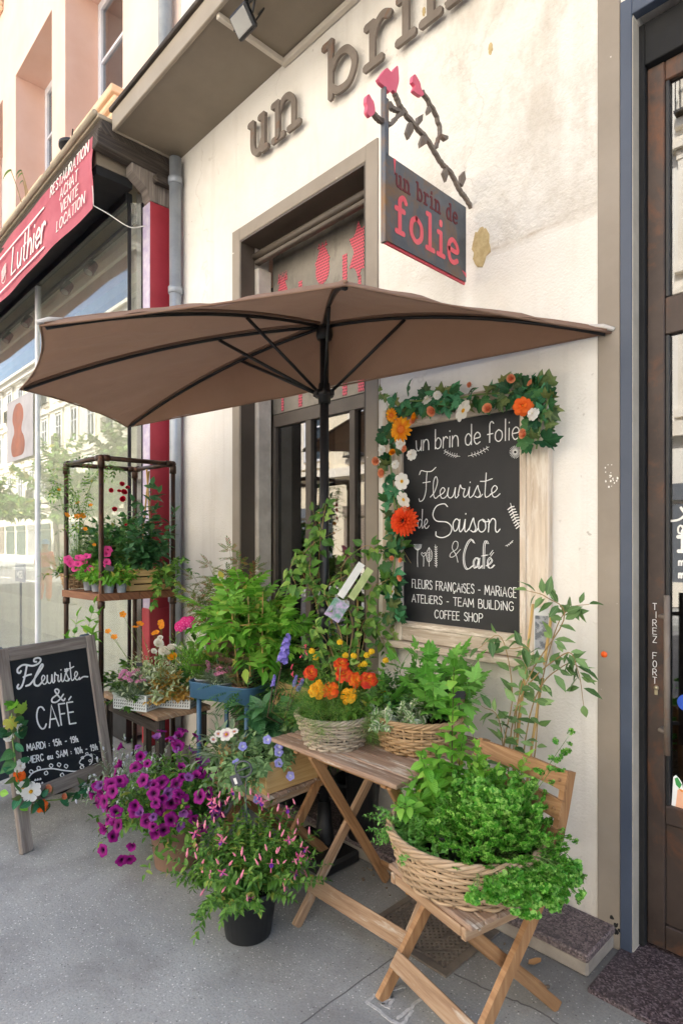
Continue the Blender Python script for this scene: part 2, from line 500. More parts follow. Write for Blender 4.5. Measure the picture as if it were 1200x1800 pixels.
M['darkstone'] = make_granite('dark red stone', '#2e2527', '#4a3d40', '#7c6e70')
M['concrete'] = paint('worn concrete', '#8e857a', '#b3aa9d', .9, 5, .5, 40)
M['road'] = paint('road asphalt', '#6c6b6c', '#858382', .9, 1.5, .3, 120)
M['kerb'] = paint('kerb granite', '#8b8985', '#b0aca6', .8, 6, .3, 90)
M['peach'] = paint('peach render', '#e9cab4', '#edd7c8', .9, 1.2, .35, 30)
M['peachjamb'] = paint('shaded peach render', '#dcb29c', '#e4c0ae', .9, 1.5, .3, 30)  # peach render of the reveals, with their shade put into the colour
M['sillstone'] = paint('window sill stone', '#e6bf98', '#efcfae', .85, 4, .3, 40)
M['whitepaint'] = paint('white window paint', '#d5d6dc', '#e6e6e8', .5, 5, .1)
M['taupe'] = paint('taupe paint', '#887d6f', '#978c7e', .55, 2.5, .15, 40, speck=(30, .73, '#d8d0c2'))
M['taupedark'] = paint('dark taupe paint', '#4c433a', '#5b5147', .5, 3, .15, 40)
M['bluegrey'] = paint('slate blue paint', '#3a4454', '#465062', .45, 2, .15, 40, speck=(26, .74, '#b9bcc0'))
M['soffit'] = paint('soffit paint', '#7b7060', '#8c8171', .6, 1.6, .1, 30)
M['fascia'] = paint('fascia paint', '#958a79', '#a39888', .6, 2, .1, 30)
M['oldwood'] = wood('weathered black timber', '#2f2a26', '#4a423b', '#6b6157', .85)
M['greywood'] = wood('weathered grey timber', '#5f5750', '#857b72', '#a59b91', .85)
M['black'] = paint('black metal', '#141415', '#1f1f20', .45, 5, .08)
M['blackmatt'] = paint('matt black paint', '#121213', '#1a1a1b', .8, 5, .05)
M['bronze'] = make_rust('dark rusty door steel', '#3a302b', '#50443d', '#70482f', .48, .70, .25, .5, 4)
M['doorframe'] = paint('brown grey door paint', '#4a423b', '#5a5148', .5, 4, .1)
M['steel'] = make_rust('blue grey steel plate', '#4a5058', '#666b72', '#80603f', .5, .7, .4, .42, 5)
M['rustletter'] = make_rust('rusted letter steel', '#6a6057', '#7d736a', '#7a5844', .56, .74, .12, .65, 9)
M['panel'] = make_rust('transom steel', '#6c675f', '#8f897f', '#46403a', .52, .74, .4, .5, 3.5)
M['zinc'] = paint('zinc pipe', '#8f959d', '#aab0b7', .45, 4, .1, 50, metal=.4)
M['redpaint'] = paint('red paint', '#9d2a35', '#b23a45', .5, 3, .1, 40, speck=(22, .72, '#d9c4c6'))
M['lilac'] = paint('peeling lilac paint', '#b9a9c6', '#d9d0d8', .7, 14, .3, 60)
M['redcloth'] = paint('faded red canvas', '#ad5461', '#be6873', .85, 3, .25, 160)
M['white'] = paint('white paint', '#e8e4da', '#f1eee6', .6, 6, .05)
M['chalk'] = paint('chalk paint', '#e4e4e2', '#f0f0ee', .9, 30, .1)
M['slate'] = paint('blackboard paint', '#1d1e20', '#28292b', .62, 2.5, .12, 50, lo=.4, hi=.75, speck=(8, .72, '#3a3b3d'))
M['slateblue'] = paint('blue black board', '#14181f', '#1b2028', .55, 2.5, .1, 50)
M['interior'] = paint('dim shop interior', '#3a3129', '#4c4238', .9, 2, .1)
M['stonewall'] = paint('interior stone', '#8a7660', '#b49c80', .9, 6, .6, 14)
M['roomwall'] = paint('pale room wall', '#e2ddd0', '#ebe6da', .9, 1.5, .1)
M['glass'] = glass('shop glass', '#f2f5f2', 1.45, 0.0, .18)
M['glassdoor'] = glass('dark door glass', '#b8bcba', 2.3)
M['winglass'] = glass('upper window glass', '#c8ccd0', 1.9)
M['pink'] = paint('pink sign paint', '#d65c74', '#e06c82', .55, 8, .1)
M['coral'] = paint('coral backing', '#d84e5c', '#e0646c', .5, 8, .1)
M['lens'] = paint('lamp lens', '#8f8f8c', '#a2a29e', .3, 5, .0)
M['iron'] = paint('cast iron', '#6a6056', '#857a6d', .6, 8, .25, 60, metal=.2)

def wall_mesh(b, x0, x1, z0, z1, y, depth, holes, reveal=0):
    xs = sorted({x0, x1, *[v for h in holes for v in h[:2]]}); zs = sorted({z0, z1, *[v for h in holes for v in h[2:]]})
    for i in range(len(xs) - 1):
        for j in range(len(zs) - 1):
            cx, cz = (xs[i] + xs[i + 1]) / 2, (zs[j] + zs[j + 1]) / 2
            if any(h[0] < cx < h[1] and h[2] < cz < h[3] for h in holes): continue
            a, bb, c, d = xs[i], xs[i + 1], zs[j], zs[j + 1]
            b.quad((a, y, c), (bb, y, c), (bb, y, d), (a, y, d))
            b.quad((bb, y + depth, c), (a, y + depth, c), (a, y + depth, d), (bb, y + depth, d))
    for a, bb, c, d in holes:
        b.quad((a, y, c), (a, y, d), (a, y + depth, d), (a, y + depth, c), reveal)
        b.quad((bb, y, d), (bb, y, c), (bb, y + depth, c), (bb, y + depth, d), reveal)
        b.quad((a, y, d), (bb, y, d), (bb, y + depth, d), (a, y + depth, d), reveal)
        b.quad((bb, y, c), (a, y, c), (a, y + depth, c), (bb, y + depth, c), reveal)
    b.quad((x1, y, z0), (x1, y + depth, z0), (x1, y + depth, z1), (x1, y, z1))
    b.quad((x0, y + depth, z0), (x0, y, z0), (x0, y, z1), (x0, y + depth, z1))
    b.quad((x0, y, z1), (x1, y, z1), (x1, y + depth, z1), (x0, y + depth, z1))

# ================================================================== ground
b = MB(); b.quad((-90, -150, -.16), (60, -150, -.16), (60, 60, -.16), (-90, 60, -.16)); struct('ground', b, M['road'])
b = MB(); b.bx(-70, 30, -3.6, 3.0, -.3, 0.0); struct('pavement', b, M['asphalt'])
b = MB(); b.bx(-70, 30, -3.85, -3.604, -.3, -.01, .02); struct('kerb', b, M['kerb'])
b = MB(); b.bx(-70, 30, -15, -10.2, -.3, -.02, .02); struct('opposite_pavement', b, M['asphalt'])
b = MB()
for q in range(24):
    b.bx(-66 + q * 4, -64.3 + q * 4, -7.1, -6.95, -.158, -.156)
struct('lane_marking', b, M['white'])
M['joint'] = paint('joint tar', '#5c5a5a', '#6c6a69', .9, 20, .3)
b = MB()
for k, (pts, w) in enumerate((([(-1.49, -3.5), (-1.483, -1.2), (-1.476, -.62)], .004),
               ([(-1.27, -.56), (-1.1, -.53), (-.95, -.50), (-.7, -.52), (.5, -.5)], .005),
               ([(-4.2, -1.9), (-3.2, -1.86), (-1.49, -1.9)], .003))):
    P = cr(pts, 10); P = P + np.random.randn(*P.shape) * .0025
    b.ribbon(P, (0, 0, .0), (1, 0, 0), (0, 1, 0), (0, 0, 1), w, .0012 + k * .0003)
struct('pavement_joint', b, M['joint'])
b = MB()
for k, pts in enumerate(([(645, 1762), (700, 1800), (724, 1776)], [(645, 1762), (672, 1744), (712, 1735)], [(672, 1766), (690, 1752), (684, 1770), (672, 1766)], [(700, 1790), (740, 1755), (748, 1730), (740, 1715)])):
    P = cr([on_z(*p).xy for p in pts], 8); P = P + np.random.randn(*P.shape) * .002
    b.ribbon(P, (0, 0, 0), (1, 0, 0), (0, 1, 0), (0, 0, 1), .011, .0022 + .0003 * k)
o = struct('chalk_marking', b, paint('rubbed chalk', '#a9a8a6', '#bdbbb8', .95, 60, 0, lo=.45, hi=.55))
# grit, leaf litter along the foot of the step
b = MB()
for k in range(70):
    x = random.uniform(-3.3, -.9); y = -.27 - abs(random.gauss(0, .05)); r = random.uniform(.003, .009)
    b.lathe([(r * .2, r * .9), (r, r * .4), (r * .8, 0)], (x, y, .001), 6, 0, False, 1, random.uniform(.6, 1.4))
struct('grit', b, paint('grit', '#5b5048', '#8b7c66', .95, 30, .2), 'stuff')
for k, (px, py, cl) in enumerate(((440 + 400, 1420 + 170, '#c9b79a'), (938, 1694, '#b98b5a'), (718, 1572, '#e0a23c'))):
    p = on_z(px, py, .09 if k == 0 else .006)
    b = MB(); P = np.array([(-.03, 0), (-.01, .016), (.022, .012), (.036, 0), (.02, -.014), (-.012, -.012)])
    V = [(x, y, .006 + 6 * (x * x) * (.5 if k else 1) + 8 * y * y) for x, y in P] + [(0, 0, .002)]
    b.add(V, [(i, (i + 1) % 6, 6) for i in range(6)], 0, True)
    t = solo('fallen_leaf', b, paint('dry leaf %s' % cl[1:], cl, cl, .8, 8, .2), ['pale dry leaf lying on the red stone step by the wall', 'curled brown dead leaf on the pavement behind the folding chair', 'small yellow leaf lying on the ground beside the iron cover'][k], 'leaf', 'fallen leaves')
    t.location = p; t.rotation_euler[2] = k * 1.3

# iron cover in the pavement
X0, X1, Y0, Y1 = -1.685, -1.275, -.60, -.24
t = thing('drain_cover', 'square cast iron cover with round lid and diamond tread set into the pavement', 'drain cover', ((X0 + X1) / 2, (Y0 + Y1) / 2, 0))
b = MB(); b.bx(X0, X1, Y0, Y0 + .03, .0, .009, .002); b.bx(X0, X1, Y1 - .03, Y1, .0, .009, .002)
b.bx(X0, X0 + .03, Y0 + .03, Y1 - .03, .0, .009, .002); b.bx(X1 - .03, X1, Y0 + .03, Y1 - .03, .0, .009, .002)
b.bx(X0 + .03, X1 - .03, Y0 + .03, Y1 - .03, .0005, .004)
part('frame', b, M['iron'], t)
b = MB(); cx, cy, rr = (X0 + X1) / 2, (Y0 + Y1) / 2, .145
step = .026
for sgn in (1, -1):
    for k in range(-20, 21):
        # diagonal ribs clipped to the square
        c = k * step; pts = []
        for s_ in np.linspace(-.3, .3, 61):
            x, y = s_, sgn * s_ + c
            if abs(x) < (X1 - X0) / 2 - .035 and abs(y) < (Y1 - Y0) / 2 - .035: pts.append((cx + x, cy + y))
        if len(pts) > 3: b.ribbon([pts[0], pts[-1]], (0, 0, .004), (1, 0, 0), (0, 1, 0), (0, 0, 1), .008, .0065 + (.0003 if sgn > 0 else 0))
part('tread', b, M['iron'], t)
b = MB()
for r_ in (rr, rr * .55):
    b.lathe([(r_ - .008, .004), (r_ - .008, .0105), (r_ + .006, .0105), (r_ + .006, .004)], (cx, cy, 0), 40, 0, False)
part('lid_ring', b, M['iron'], t)

# ================================================================== flower shop
shop = thing('flower_shop', 'cream plastered shopfront with a tall taupe framed doorway', 'building', (-2.4, 0, 0))
DX0, DX1, DZ1 = -3.416, -2.234, 3.61           # doorway
RX0, RX1, RZ1 = -.855, .45, 3.56               # right-hand entrance
CZ = 4.545                                      # canopy
b = MB(); wall_mesh(b, -4.226, 9.0, -.05, 12.5, 0, .24, [(DX0, DX1, .085, DZ1), (RX0, RX1, -.02, RZ1)])
b.quad((-4.226, .24, 12.5), (9, .24, 12.5), (9, 9, 12.5), (-4.226, 9, 12.5)); b.quad((9, .24, -.05), (9, 9, -.05), (9, 9, 12.5), (9, .24, 12.5))
b.quad((-4.226, 9, -.05), (9, 9, -.05), (9, 9, 12.5), (-4.226, 9, 12.5))
part('wall', b, M['plaster'], shop)
b = MB()                                         # taupe boards round the door, lapping 6 mm onto the wall
w = .088
b.bx(DX0 - w, DX0 - .001, -.010, .06, .085, DZ1 + w, .003); b.bx(DX1 + .001, DX1 + w, -.010, .06, .085, DZ1 + w, .003)
b.bx(DX0 - .001, DX1 + .001, -.0085, .06, DZ1 + .001, DZ1 + w, .003)
part('door_surround', b, M['taupe'], shop)
b = MB()                                         # lining of the reveal
b.bx(DX0, DX0 + .012, -.006, .11, .085, DZ1); b.bx(DX1 - .012, DX1, -.006, .2, .085, DZ1); b.bx(DX0 + .012, DX1 - .012, -.005, .2, DZ1 - .012, DZ1)
part('door_lining', b, M['taupedark'], shop)
b = MB(); b.bx(DX0 + .001, DX0 + .05, .112, .225, .085, 3.45, .004)
part('door_post', b, paint('chipped white post', '#b7aea1', '#d3cabd', .8, 9, .5, 30), shop)
b = MB(); b.bx(DX0 + .02, DX1 - .013, .10, .14, 3.475, 3.505, .006); b.tube([(DX0 + .012, .11, 3.53), (DX1 - .013, .11, 3.53)], .026, 14)
part('roller_tube', b, M['taupedark'], shop)
b = MB(); b.bx(DX0 - .05, -.92, -.25, -.001, .058, .088, .006); part('step_tread', b, M['porphyry'], shop)
b = MB(); b.bx(DX0 - .05, -.925, -.238, -.002, 0, .0575, .008); part('step_base', b, M['concrete'], shop)
b = MB(); b.bx(DX0, DX1, .001, .6, .02, .0875, .004); part('threshold', b, M['porphyry'], shop)
# transom panel with flower-shaped cut-outs showing a coral mesh
PY = .235
b = MB(); b.bx(DX0 + .051, DX1 - .013, PY, PY + .02, 2.45, 3.60, .002)
pan = part('transom_panel', b, M['panel'], shop)
def dotmat():
    n = Nt('coral mesh'); p = n.pos(); s = n.n('SeparateXYZ', {0: p})
    fx = n.math('SUBTRACT', n.math('FRACT', n.math('MULTIPLY', s.outputs[0], 70)), .5)
    row = n.math('FLOOR', n.math('MULTIPLY', s.outputs[2], 55))
    fx = n.math('SUBTRACT', n.math('FRACT', n.math('ADD', n.math('MULTIPLY', s.outputs[0], 70), n.math('MULTIPLY', row, .5))), .5)
    fz = n.math('SUBTRACT', n.math('FRACT', n.math('MULTIPLY', s.outputs[2], 55)), .5)
    d = n.math('SQRT', n.math('ADD', n.math('MULTIPLY', fx, fx), n.math('MULTIPLY', fz, fz)))
    n.col(n.mix(n.ramp(d, [(.26, 1.0), (.33, 0.0)]), '#cc5464', '#241a1a')); n.set(roughness=.6); return n.m
M['dots'] = dotmat()
def cutout(name, pts):
    bb = MB(); bb.prism(pts, (0, PY - .001, 0), (1, 0, 0), (0, 0, 1), (0, -1, 0), .0015, 0); part(name, bb, M['dots'], pan)
def w2(px, py): p = on_y(px, py, PY); return (p.x, p.z)
def blossom(cx, z0, z1, hw, teeth, sd):
    r = random.Random(sd); L = []; R = []
    for k in range(9):
        t = k / 8; wv = hw * (math.sin(math.pi * (.12 + .80 * t)) ** .8) * (1 + .12 * r.uniform(-1, 1))
        L.append((cx - wv, z0 + (z1 - z0) * t * .86)); R.append((cx + wv * (1 + .05 * r.uniform(-1, 1)), z0 + (z1 - z0) * t * .86))
    top = []
    for k in range(2 * teeth + 1):
        u = -1 + 2 * k / (2 * teeth)
        top.append((cx + hw * .7 * u, z1 - (0 if k % 2 else (z1 - z0) * .15)))
    return L[::1] + top + R[::-1]
for (px, py0, py1, hwp, teeth) in ((497, 600, 478, .074, 5), (567, 497, 425, .068, 3)):
    p0 = on_y(px, py0, PY); p1 = on_y(px, py1, PY)
    cutout('flower_cutout', blossom(p0.x, p0.z, p1.z, hwp, teeth, px))
    bb = MB(); bb.bx(p0.x - .012, p0.x + .012, PY - .0025, PY - .001, 2.46, p0.z - .001); part('stem_cutout', bb, M['dots'], pan)
p0 = on_y(632, 478, PY); p1 = on_y(634, 398, PY)
cutout('flower_cutout', [(p0.x + math.cos(a) * (.075 + .028 * math.cos(5 * a)) , (p0.z + p1.z) / 2 + math.sin(a) * (.15 + .03 * math.cos(7 * a))) for a in np.linspace(0, 2 * math.pi, 44, endpoint=False)])
bb = MB(); bb.bx(p0.x - .012, p0.x + .012, PY - .0025, PY - .001, 2.46, p0.z - .02); part('stem_cutout', bb, M['dots'], pan)
for px, w_, z1 in ((528, .018, 3.3), (606, .02, 3.33), (637, .014, 2.72)):
    p = on_y(px, 480, PY)
    bb = MB(); bb.bx(p.x - w_, p.x + w_, PY - .002, PY - .0005, 2.46, z1); part('strip_cutout', bb, M['dots'], pan)
# glazed door
GY = .245
b = MB(); fr = [(-3.366, -3.335), (-3.012, -2.958), (-2.602, -2.555), (-2.262, -2.246)]
for a, c in fr: b.bx(a, c, GY - .012, GY + .05, .09, 2.36, .003)
b.bx(-3.366, -2.246, GY - .008, GY + .05, 2.361, 2.448, .003); 
for (a, c) in ((-3.334, -3.013), (-2.957, -2.603), (-2.554, -2.263)): b.bx(a, c, GY - .006, GY + .045, .09, .28, .003)
door = part('door', b, M['doorframe'], shop)
for k, (a, c) in enumerate(((-3.334, -3.013), (-2.957, -2.603), (-2.554, -2.263))):
    b = MB(); b.bx(a, c, GY + .016, GY + .022, .281, 2.36); part('pane', b, M['glassdoor'], door)
b = MB(); b.tube([(-2.925, GY - .012, 1.2), (-2.925, GY - .055, 1.2), (-2.84, GY - .055, 1.2)], .011, 8); b.lathe([(.0, .0), (.025, 0), (.025, .008), (0, .008)], (-2.925, GY - .012, 1.19), 14)
part('handle', b, M['zinc'], door)
# interior seen through the glass
b = MB()
ix0, ix1, iy0, iy1, iz1 = -4.1, -1.2, .31, 4.2, 3.4
b.quad((ix0, iy1, 0), (ix1, iy1, 0), (ix1, iy1, iz1), (ix0, iy1, iz1)); b.quad((ix1, iy1, 0), (ix1, iy0, 0), (ix1, iy0, iz1), (ix1, iy1, iz1))
b.quad((ix0, iy0, .086), (ix1, iy0, .086), (ix1, iy1, .086), (ix0, iy1, .086)); b.quad((ix0, iy1, iz1), (ix1, iy1, iz1), (ix1, iy0, iz1), (ix0, iy0, iz1))
part('interior', b, M['interior'], shop)
b = MB(); b.bx(-4.09, -3.95, .30, 1.4, .086, 3.3, .01); part('inner_stone_wall', b, M['stonewall'], shop)
b = MB()
for z in (.5, .95, 1.4, 1.85): b.bx(-3.6, -1.6, 3.85, 4.15, z, z + .03)
for k in range(26):
    x = random.uniform(-3.5, -1.7); z = random.choice((.53, .98, 1.43, 1.88)); r = random.uniform(.04, .08); h = random.uniform(.1, .3)
    b.lathe([(r * .7, 0), (r, h * .5), (r * .6, h)], (x, 3.98, z), 10)
part('shelves', b, paint('shelf timber', '#6b4d31', '#8c6a46', .7, 5, .1), shop)
# canopy over the wall
b = MB(); b.bx(-4.26, 9, -.50, -.001, CZ, CZ + .012, .0); part('canopy_soffit', b, M['soffit'], shop)
b = MB(); b.bx(-4.27, 9, -.525, -.501, CZ - .012, CZ + .12, .004); b.bx(-4.275, -4.261, -.50, -.001, CZ - .010, CZ + .12, .002)
part('canopy_fascia', b, M['fascia'], shop)
b = MB(); b.bx(-4.28, 9, -.545, -.002, CZ + .121, CZ + .15, .004); part('canopy_roofing', b, M['oldwood'], shop)
b = MB(); b.bx(-2.93, -2.90, -.50, -.04, CZ - .035, CZ - .001, .004); b.bx(-2.93, 9, -.04, -.004, CZ - .036, CZ - .002, .004)
part('cable_trunking', b, paint('trunking paint', '#c3b9a9', '#d2c9ba', .6, 5, .05), shop)
# entrance on the right
b = MB(); b.bx(-.988, -.902, -.007, .02, 0.0, 4.4, .003); part('pilaster', b, M['taupe'], shop)
b = MB(); b.bx(-.9015, -.858, -.011, .03, 0.0, 3.60, .003); b.bx(-.858, .45, -.011, .03, 3.53, 3.60, .003); part('door_casing', b, M['bluegrey'], shop)
b = MB(); b.bx(-.8575, -.8545, -.009, .05, .02, 3.52, .001)
part('peeling_edge', b, paint('peeling edge', '#a8a193', '#b8b1a3', .8, 11, .5, 90), shop)
b = MB(); b.bx(-.8575, -.835, .051, .2, .02, 3.52, .003); b.bx(-.834, .44, .051, .2, 3.36, 3.52, .003); part('door_jamb', b, M['blackmatt'], shop)
b = MB(); b.bx(-.90, .6, -.30, .235, -.02, .016, .004); part('entrance_slab', b, M['darkstone'], shop)
EY = .075
b = MB()
b.bx(-.834, -.772, EY, EY + .05, .03, 3.355, .004)               # hanging stile
b.bx(.32, .40, EY, EY + .05, .03, 3.355, .004)
for z0, z1 in ((.03, .12), (.50, .57), (2.33, 2.47), (3.28, 3.355)): b.bx(-.7715, .3195, EY + .002, EY + .048, z0, z1, .004)
b.bx(-.7715, .3195, EY + .018, EY + .032, .121, .499)
ent = part('entrance_door', b, M['bronze'], shop)
for z0, z1 in ((.571, 2.329), (2.471, 3.279)):
    b = MB(); b.bx(-.7715, .3195, EY + .022, EY + .028, z0, z1); part('pane', b, M['glassdoor'], ent)
b = MB(); b.bx(-.77, -.757, EY + .004, EY + .021, .572, 2.328, .002); b.bx(-.77, -.757, EY + .004, EY + .021, 2.472, 3.278, .002); part('glazing_bead', b, M['black'], ent)
b = MB(); b.bx(-.752, -.70, EY + .035, EY + .09, 2.472, 3.278, .004); b.bx(-.70, .3, EY + .035, EY + .09, 2.472, 2.52, .004); part('inner_frame', b, wood('pine frame', '#a07a4e', '#b98f5f', '#c79f70', .6), ent)
b = MB(); hx = -.745
b.tube([(hx, EY - .06, .78), (hx, EY - .06, 1.36)], .011, 10)
for z in (.86, 1.28): b.tube([(hx - .03, EY + .002, z), (hx - .03, EY - .04, z), (hx, EY - .06, z)], .008, 8)
part('handle', b, M['rustletter'], ent)
b = MB(); b.lathe([(0, 0), (.009, 0), (.009, .006), (0, .006)], (0, 0, 0), 14); b.bx(-.006, .006, -.026, -.001, 0, .005, .002)
for V in b.V: V[:, [1, 2]] = V[:, [2, 1]]; V[:, 1] *= -1
for V in b.V: V += np.array((-.80, EY - .0005, 1.005))
part('keyhole', b, paint('brass lock', '#b8aa8a', '#cbbfa2', .35, 5, 0, metal=.7), ent)
b = MB(); b.quad((-1.1, 3.2, 0), (1.2, 3.2, 0), (1.2, 3.2, 3.5), (-1.1, 3.2, 3.5)); b.quad((-1.1, .25, .01), (1.2, .25, .01), (1.2, 3.2, .01), (-1.1, 3.2, .01))
b.quad((-1.1, .25, 0), (-1.1, 3.2, 0), (-1.1, 3.2, 3.5), (-1.1, .25, 3.5)); b.quad((-1.1, .25, 3.5), (1.2, .25, 3.5), (1.2, 3.2, 3.5), (-1.1, 3.2, 3.5)); b.quad((1.2, .25, 0), (1.2, 3.2, 0), (1.2, 3.2, 3.5), (1.2, .25, 3.5))
part('entrance_interior', b, M['interior'], shop)
# bare stone showing where the plaster fell away
b = MB(); c = on_y(846, 432); r0 = random.Random(3)
P = [(math.cos(a) * .045 * (1 + .25 * r0.uniform(-1, 1)), math.sin(a) * .085 * (1 + .2 * r0.uniform(-1, 1))) for a in np.linspace(0, 2 * math.pi, 22, endpoint=False)]
b.prism([(c.x + x, c.z + z) for x, z in P], (0, .002, 0), (1, 0, 0), (0, 0, 1), (0, -1, 0), .006)
M['barestone'] = paint('bare stone', '#b09a6c', '#cdb98c', .95, 30, .8, 60); part('bare_patch', b, M['barestone'], shop)
for q, (px, py, s_) in enumerate(((862, 85, .3), (745, 20, .25))):
    b = MB(); c = on_y(px, py); b.prism([(c.x + x * s_ * .8, c.z + z * s_) for x, z in P], (0, .002, 0), (1, 0, 0), (0, 0, 1), (0, -1, 0), .005); part('bare_patch', b, M['barestone'], shop)

# ================================================================== instrument maker's building on the left
lut = thing('instrument_shop', 'peach rendered building with deep windows above a glazed shopfront', 'building', (-8, 0, 0))
WZ0, WZ1 = 5.62, 7.55
wins = [(-6.69, -5.268), (-8.43, -7.1), (-10.4, -9.0), (-12.4, -11.0)]
b = MB(); wall_mesh(b, -26, -4.23, 4.35, 12.5, .0, .42, [(a, c, WZ0 + i_ * 3.3, WZ1 + i_ * 3.3) for a, c in wins for i_ in (0, 1)], 1)
b.quad((-26, .4, 12.5), (-4.23, .4, 12.5), (-4.23, 9, 12.5), (-26, 9, 12.5)); b.quad((-26, 9, 0), (-4.23, 9, 0), (-4.23, 9, 12.5), (-26, 9, 12.5))
b.quad((-26, 0, 0), (-26, 9, 0), (-26, 9, 12.5), (-26, 0, 12.5))
part('upper_wall', b, [M['peach'], M['peachjamb']], lut)
def upper_window(a, c, z0, z1, parent):
    bb = MB(); y0, y1 = .35, .41; m = (a + c) / 2
    bb.bx(a + .001, a + .07, y0, y1, z0 + .001, z1 - .001, .004); bb.bx(c - .07, c - .001, y0, y1, z0 + .001, z1 - .001, .004)
    bb.bx(a + .07, c - .07, y0 + .002, y1, z0 + .001, z0 + .09, .004); bb.bx(a + .07, c - .07, y0 + .002, y1, z1 - .09, z1 - .001, .004)
    bb.bx(m - .045, m + .045, y0 - .01, y1, z0 + .09, z1 - .09, .004)
    for q in (1, 2):
        zz = z0 + .09 + (z1 - z0 - .18) * q / 3
        bb.bx(a + .07, m - .045, y0 + .01, y1 - .01, zz - .016, zz + .016, .003); bb.bx(m + .045, c - .07, y0 + .01, y1 - .01, zz - .016, zz + .016, .003)
    f = part('window', bb, M['whitepaint'], parent)
    bb = MB(); bb.bx(a + .07, c - .07, y0 + .03, y0 + .036, z0 + .09, z1 - .09); part('pane', bb, M['winglass'], f)
    bb = MB(); bb.quad((a, .46, z0), (c, .46, z0), (c, .46, z1), (a, .46, z1)); part('curtain', bb, paint('net curtain', '#8d8a85', '#b5b0a6', .9, 5, .2), f)
    return f
for i_ in (0, 1):
    for a, c in wins:
        upper_window(a, c, WZ0 + i_ * 3.3, WZ1 + i_ * 3.3, lut)
        bb = MB(); z = WZ0 + i_ * 3.3
        bb.bx(a - .08, c + .06, -.13, -.001, z - .07, z + .0, .008); bb.bx(a - .06, c + .045, -.10, -.001, z - .13, z - .071, .02); bb.bx(a - .05, c + .035, -.06, -.001, z - .19, z - .131, .015)
        part('window_sill', bb, M['sillstone'], lut)
b = MB(); b.bx(-14, -4.285, -.62, -.001, 4.60, 4.63, .004); b.tube([(-14, -.635, 4.63), (-4.30, -.635, 4.63)], .022, 8)
part('eaves_board', b, paint('gutter beige', '#a3937c', '#b8a890', .7, 5, .15), lut)
b = MB(); b.bx(-14, -4.285, -.60, -.002, 4.50, 4.598, .006); part('eaves_timber', b, M['oldwood'], lut)
b = MB(); b.bx(-14, -4.42, -.575, -.002, 4.34, 4.499, .0); part('eaves_soffit', b, M['soffit'], lut)
b = MB(); b.bx(-14, -4.425, -.575, -.30, 4.27, 4.338, .0); part('box_head', b, M['blackmatt'], lut)
b = MB(); b.bar((-4.34, -.62, 4.47), (-4.34, -.02, 4.44), .10, .12, ch=.006); part('beam', b, M['oldwood'], lut)
b = MB(); b.prism([(-.36, 4.40), (-.36, 4.335), (-.24, 4.25), (-.215, 4.17), (-.022, 4.17), (-.022, 4.38)], (-4.405, 0, 0), (0, 1, 0), (0, 0, 1), (1, 0, 0), .10)
part('bracket', b, M['greywood'], lut)
b = MB(); b.bx(-4.30, -4.235, -.20, -.05, 4.30, 4.36, .01); part('iron_shoe', b, M['oldwood'], lut)
b = MB(); b.bx(-4.42, -4.311, -.21, -.001, 0, 4.17, .003); part('pilaster', b, M['redpaint'], lut)
b = MB(); b.bx(-4.424, -4.312, -.216, -.2105, .02, 4.16, .001); part('pilaster_face', b, M['lilac'], lut)
b = MB(); b.bx(-4.424, -4.300, -.225, -.001, 0, 1.05, .006); part('pilaster_plinth', b, M['redpaint'], lut)
b = MB(); gy = -.30
b.bx(-14, -4.49, gy - .02, gy + .03, .0, .20, .003)
b.bx(-14, -4.49, gy - .02, gy + .03, 4.20, 4.269, .003)
sf = part('shop_window', b, M['black'], lut)
for xx in (-6.62, -8.9, -11.3):
    b = MB(); b.bx(xx - .025, xx + .025, gy - .018, gy + .028, .201, 4.199, .004); part('mullion', b, M['whitepaint'], sf)
b = MB(); b.bx(-4.498, -4.486, gy - .006, gy + .02, .2, 4.2); b.bx(-4.432, -4.425, -.225, -.205, .2, 4.2); part('corner_bead', b, M['black'], sf)
xs = [-14, -11.325, -8.925, -6.645, -4.498]
for k in range(4):
    b = MB(); b.bx(xs[k] + (.05 if k else 0), xs[k + 1], gy, gy + .008, .201, 4.199); part('pane', b, M['glass'], sf)
b = MB(); b.bar((-4.488, gy + .02, 2.2), (-4.432, -.215, 2.2), .006, 3.99, ch=0); part('pane', b, M['glass'], sf)
b = MB(); L0, L1 = -13.9, -4.56
b.quad((L0, 1.1, .02), (L1, 1.1, .02), (L1, 1.1, 4.7), (L0, 1.1, 4.7)); b.quad((L1, 1.1, .02), (L1, -.2, .02), (L1, -.2, 4.34), (L1, 1.1, 4.34))
b.quad((L0, -.26, .03), (L1, -.26, .03), (L1, 1.1, .03), (L0, 1.1, .03)); b.quad((L0, 1.1, 4.7), (L1, 1.1, 4.7), (L1, .0, 4.7), (L0, .0, 4.7)); b.quad((L0, -.2, 0), (L0, 1.1, 0), (L0, 1.1, 4.7), (L0, -.2, 4.7))
part('room', b, M['roomwall'], lut)
b = MB()
for k in range(2): b.bx(-12.5, -4.8, .3 + k * .5, .345 + k * .5, 4.5, 4.6, .004)
part('ceiling_rail', b, M['roomwall'], lut)
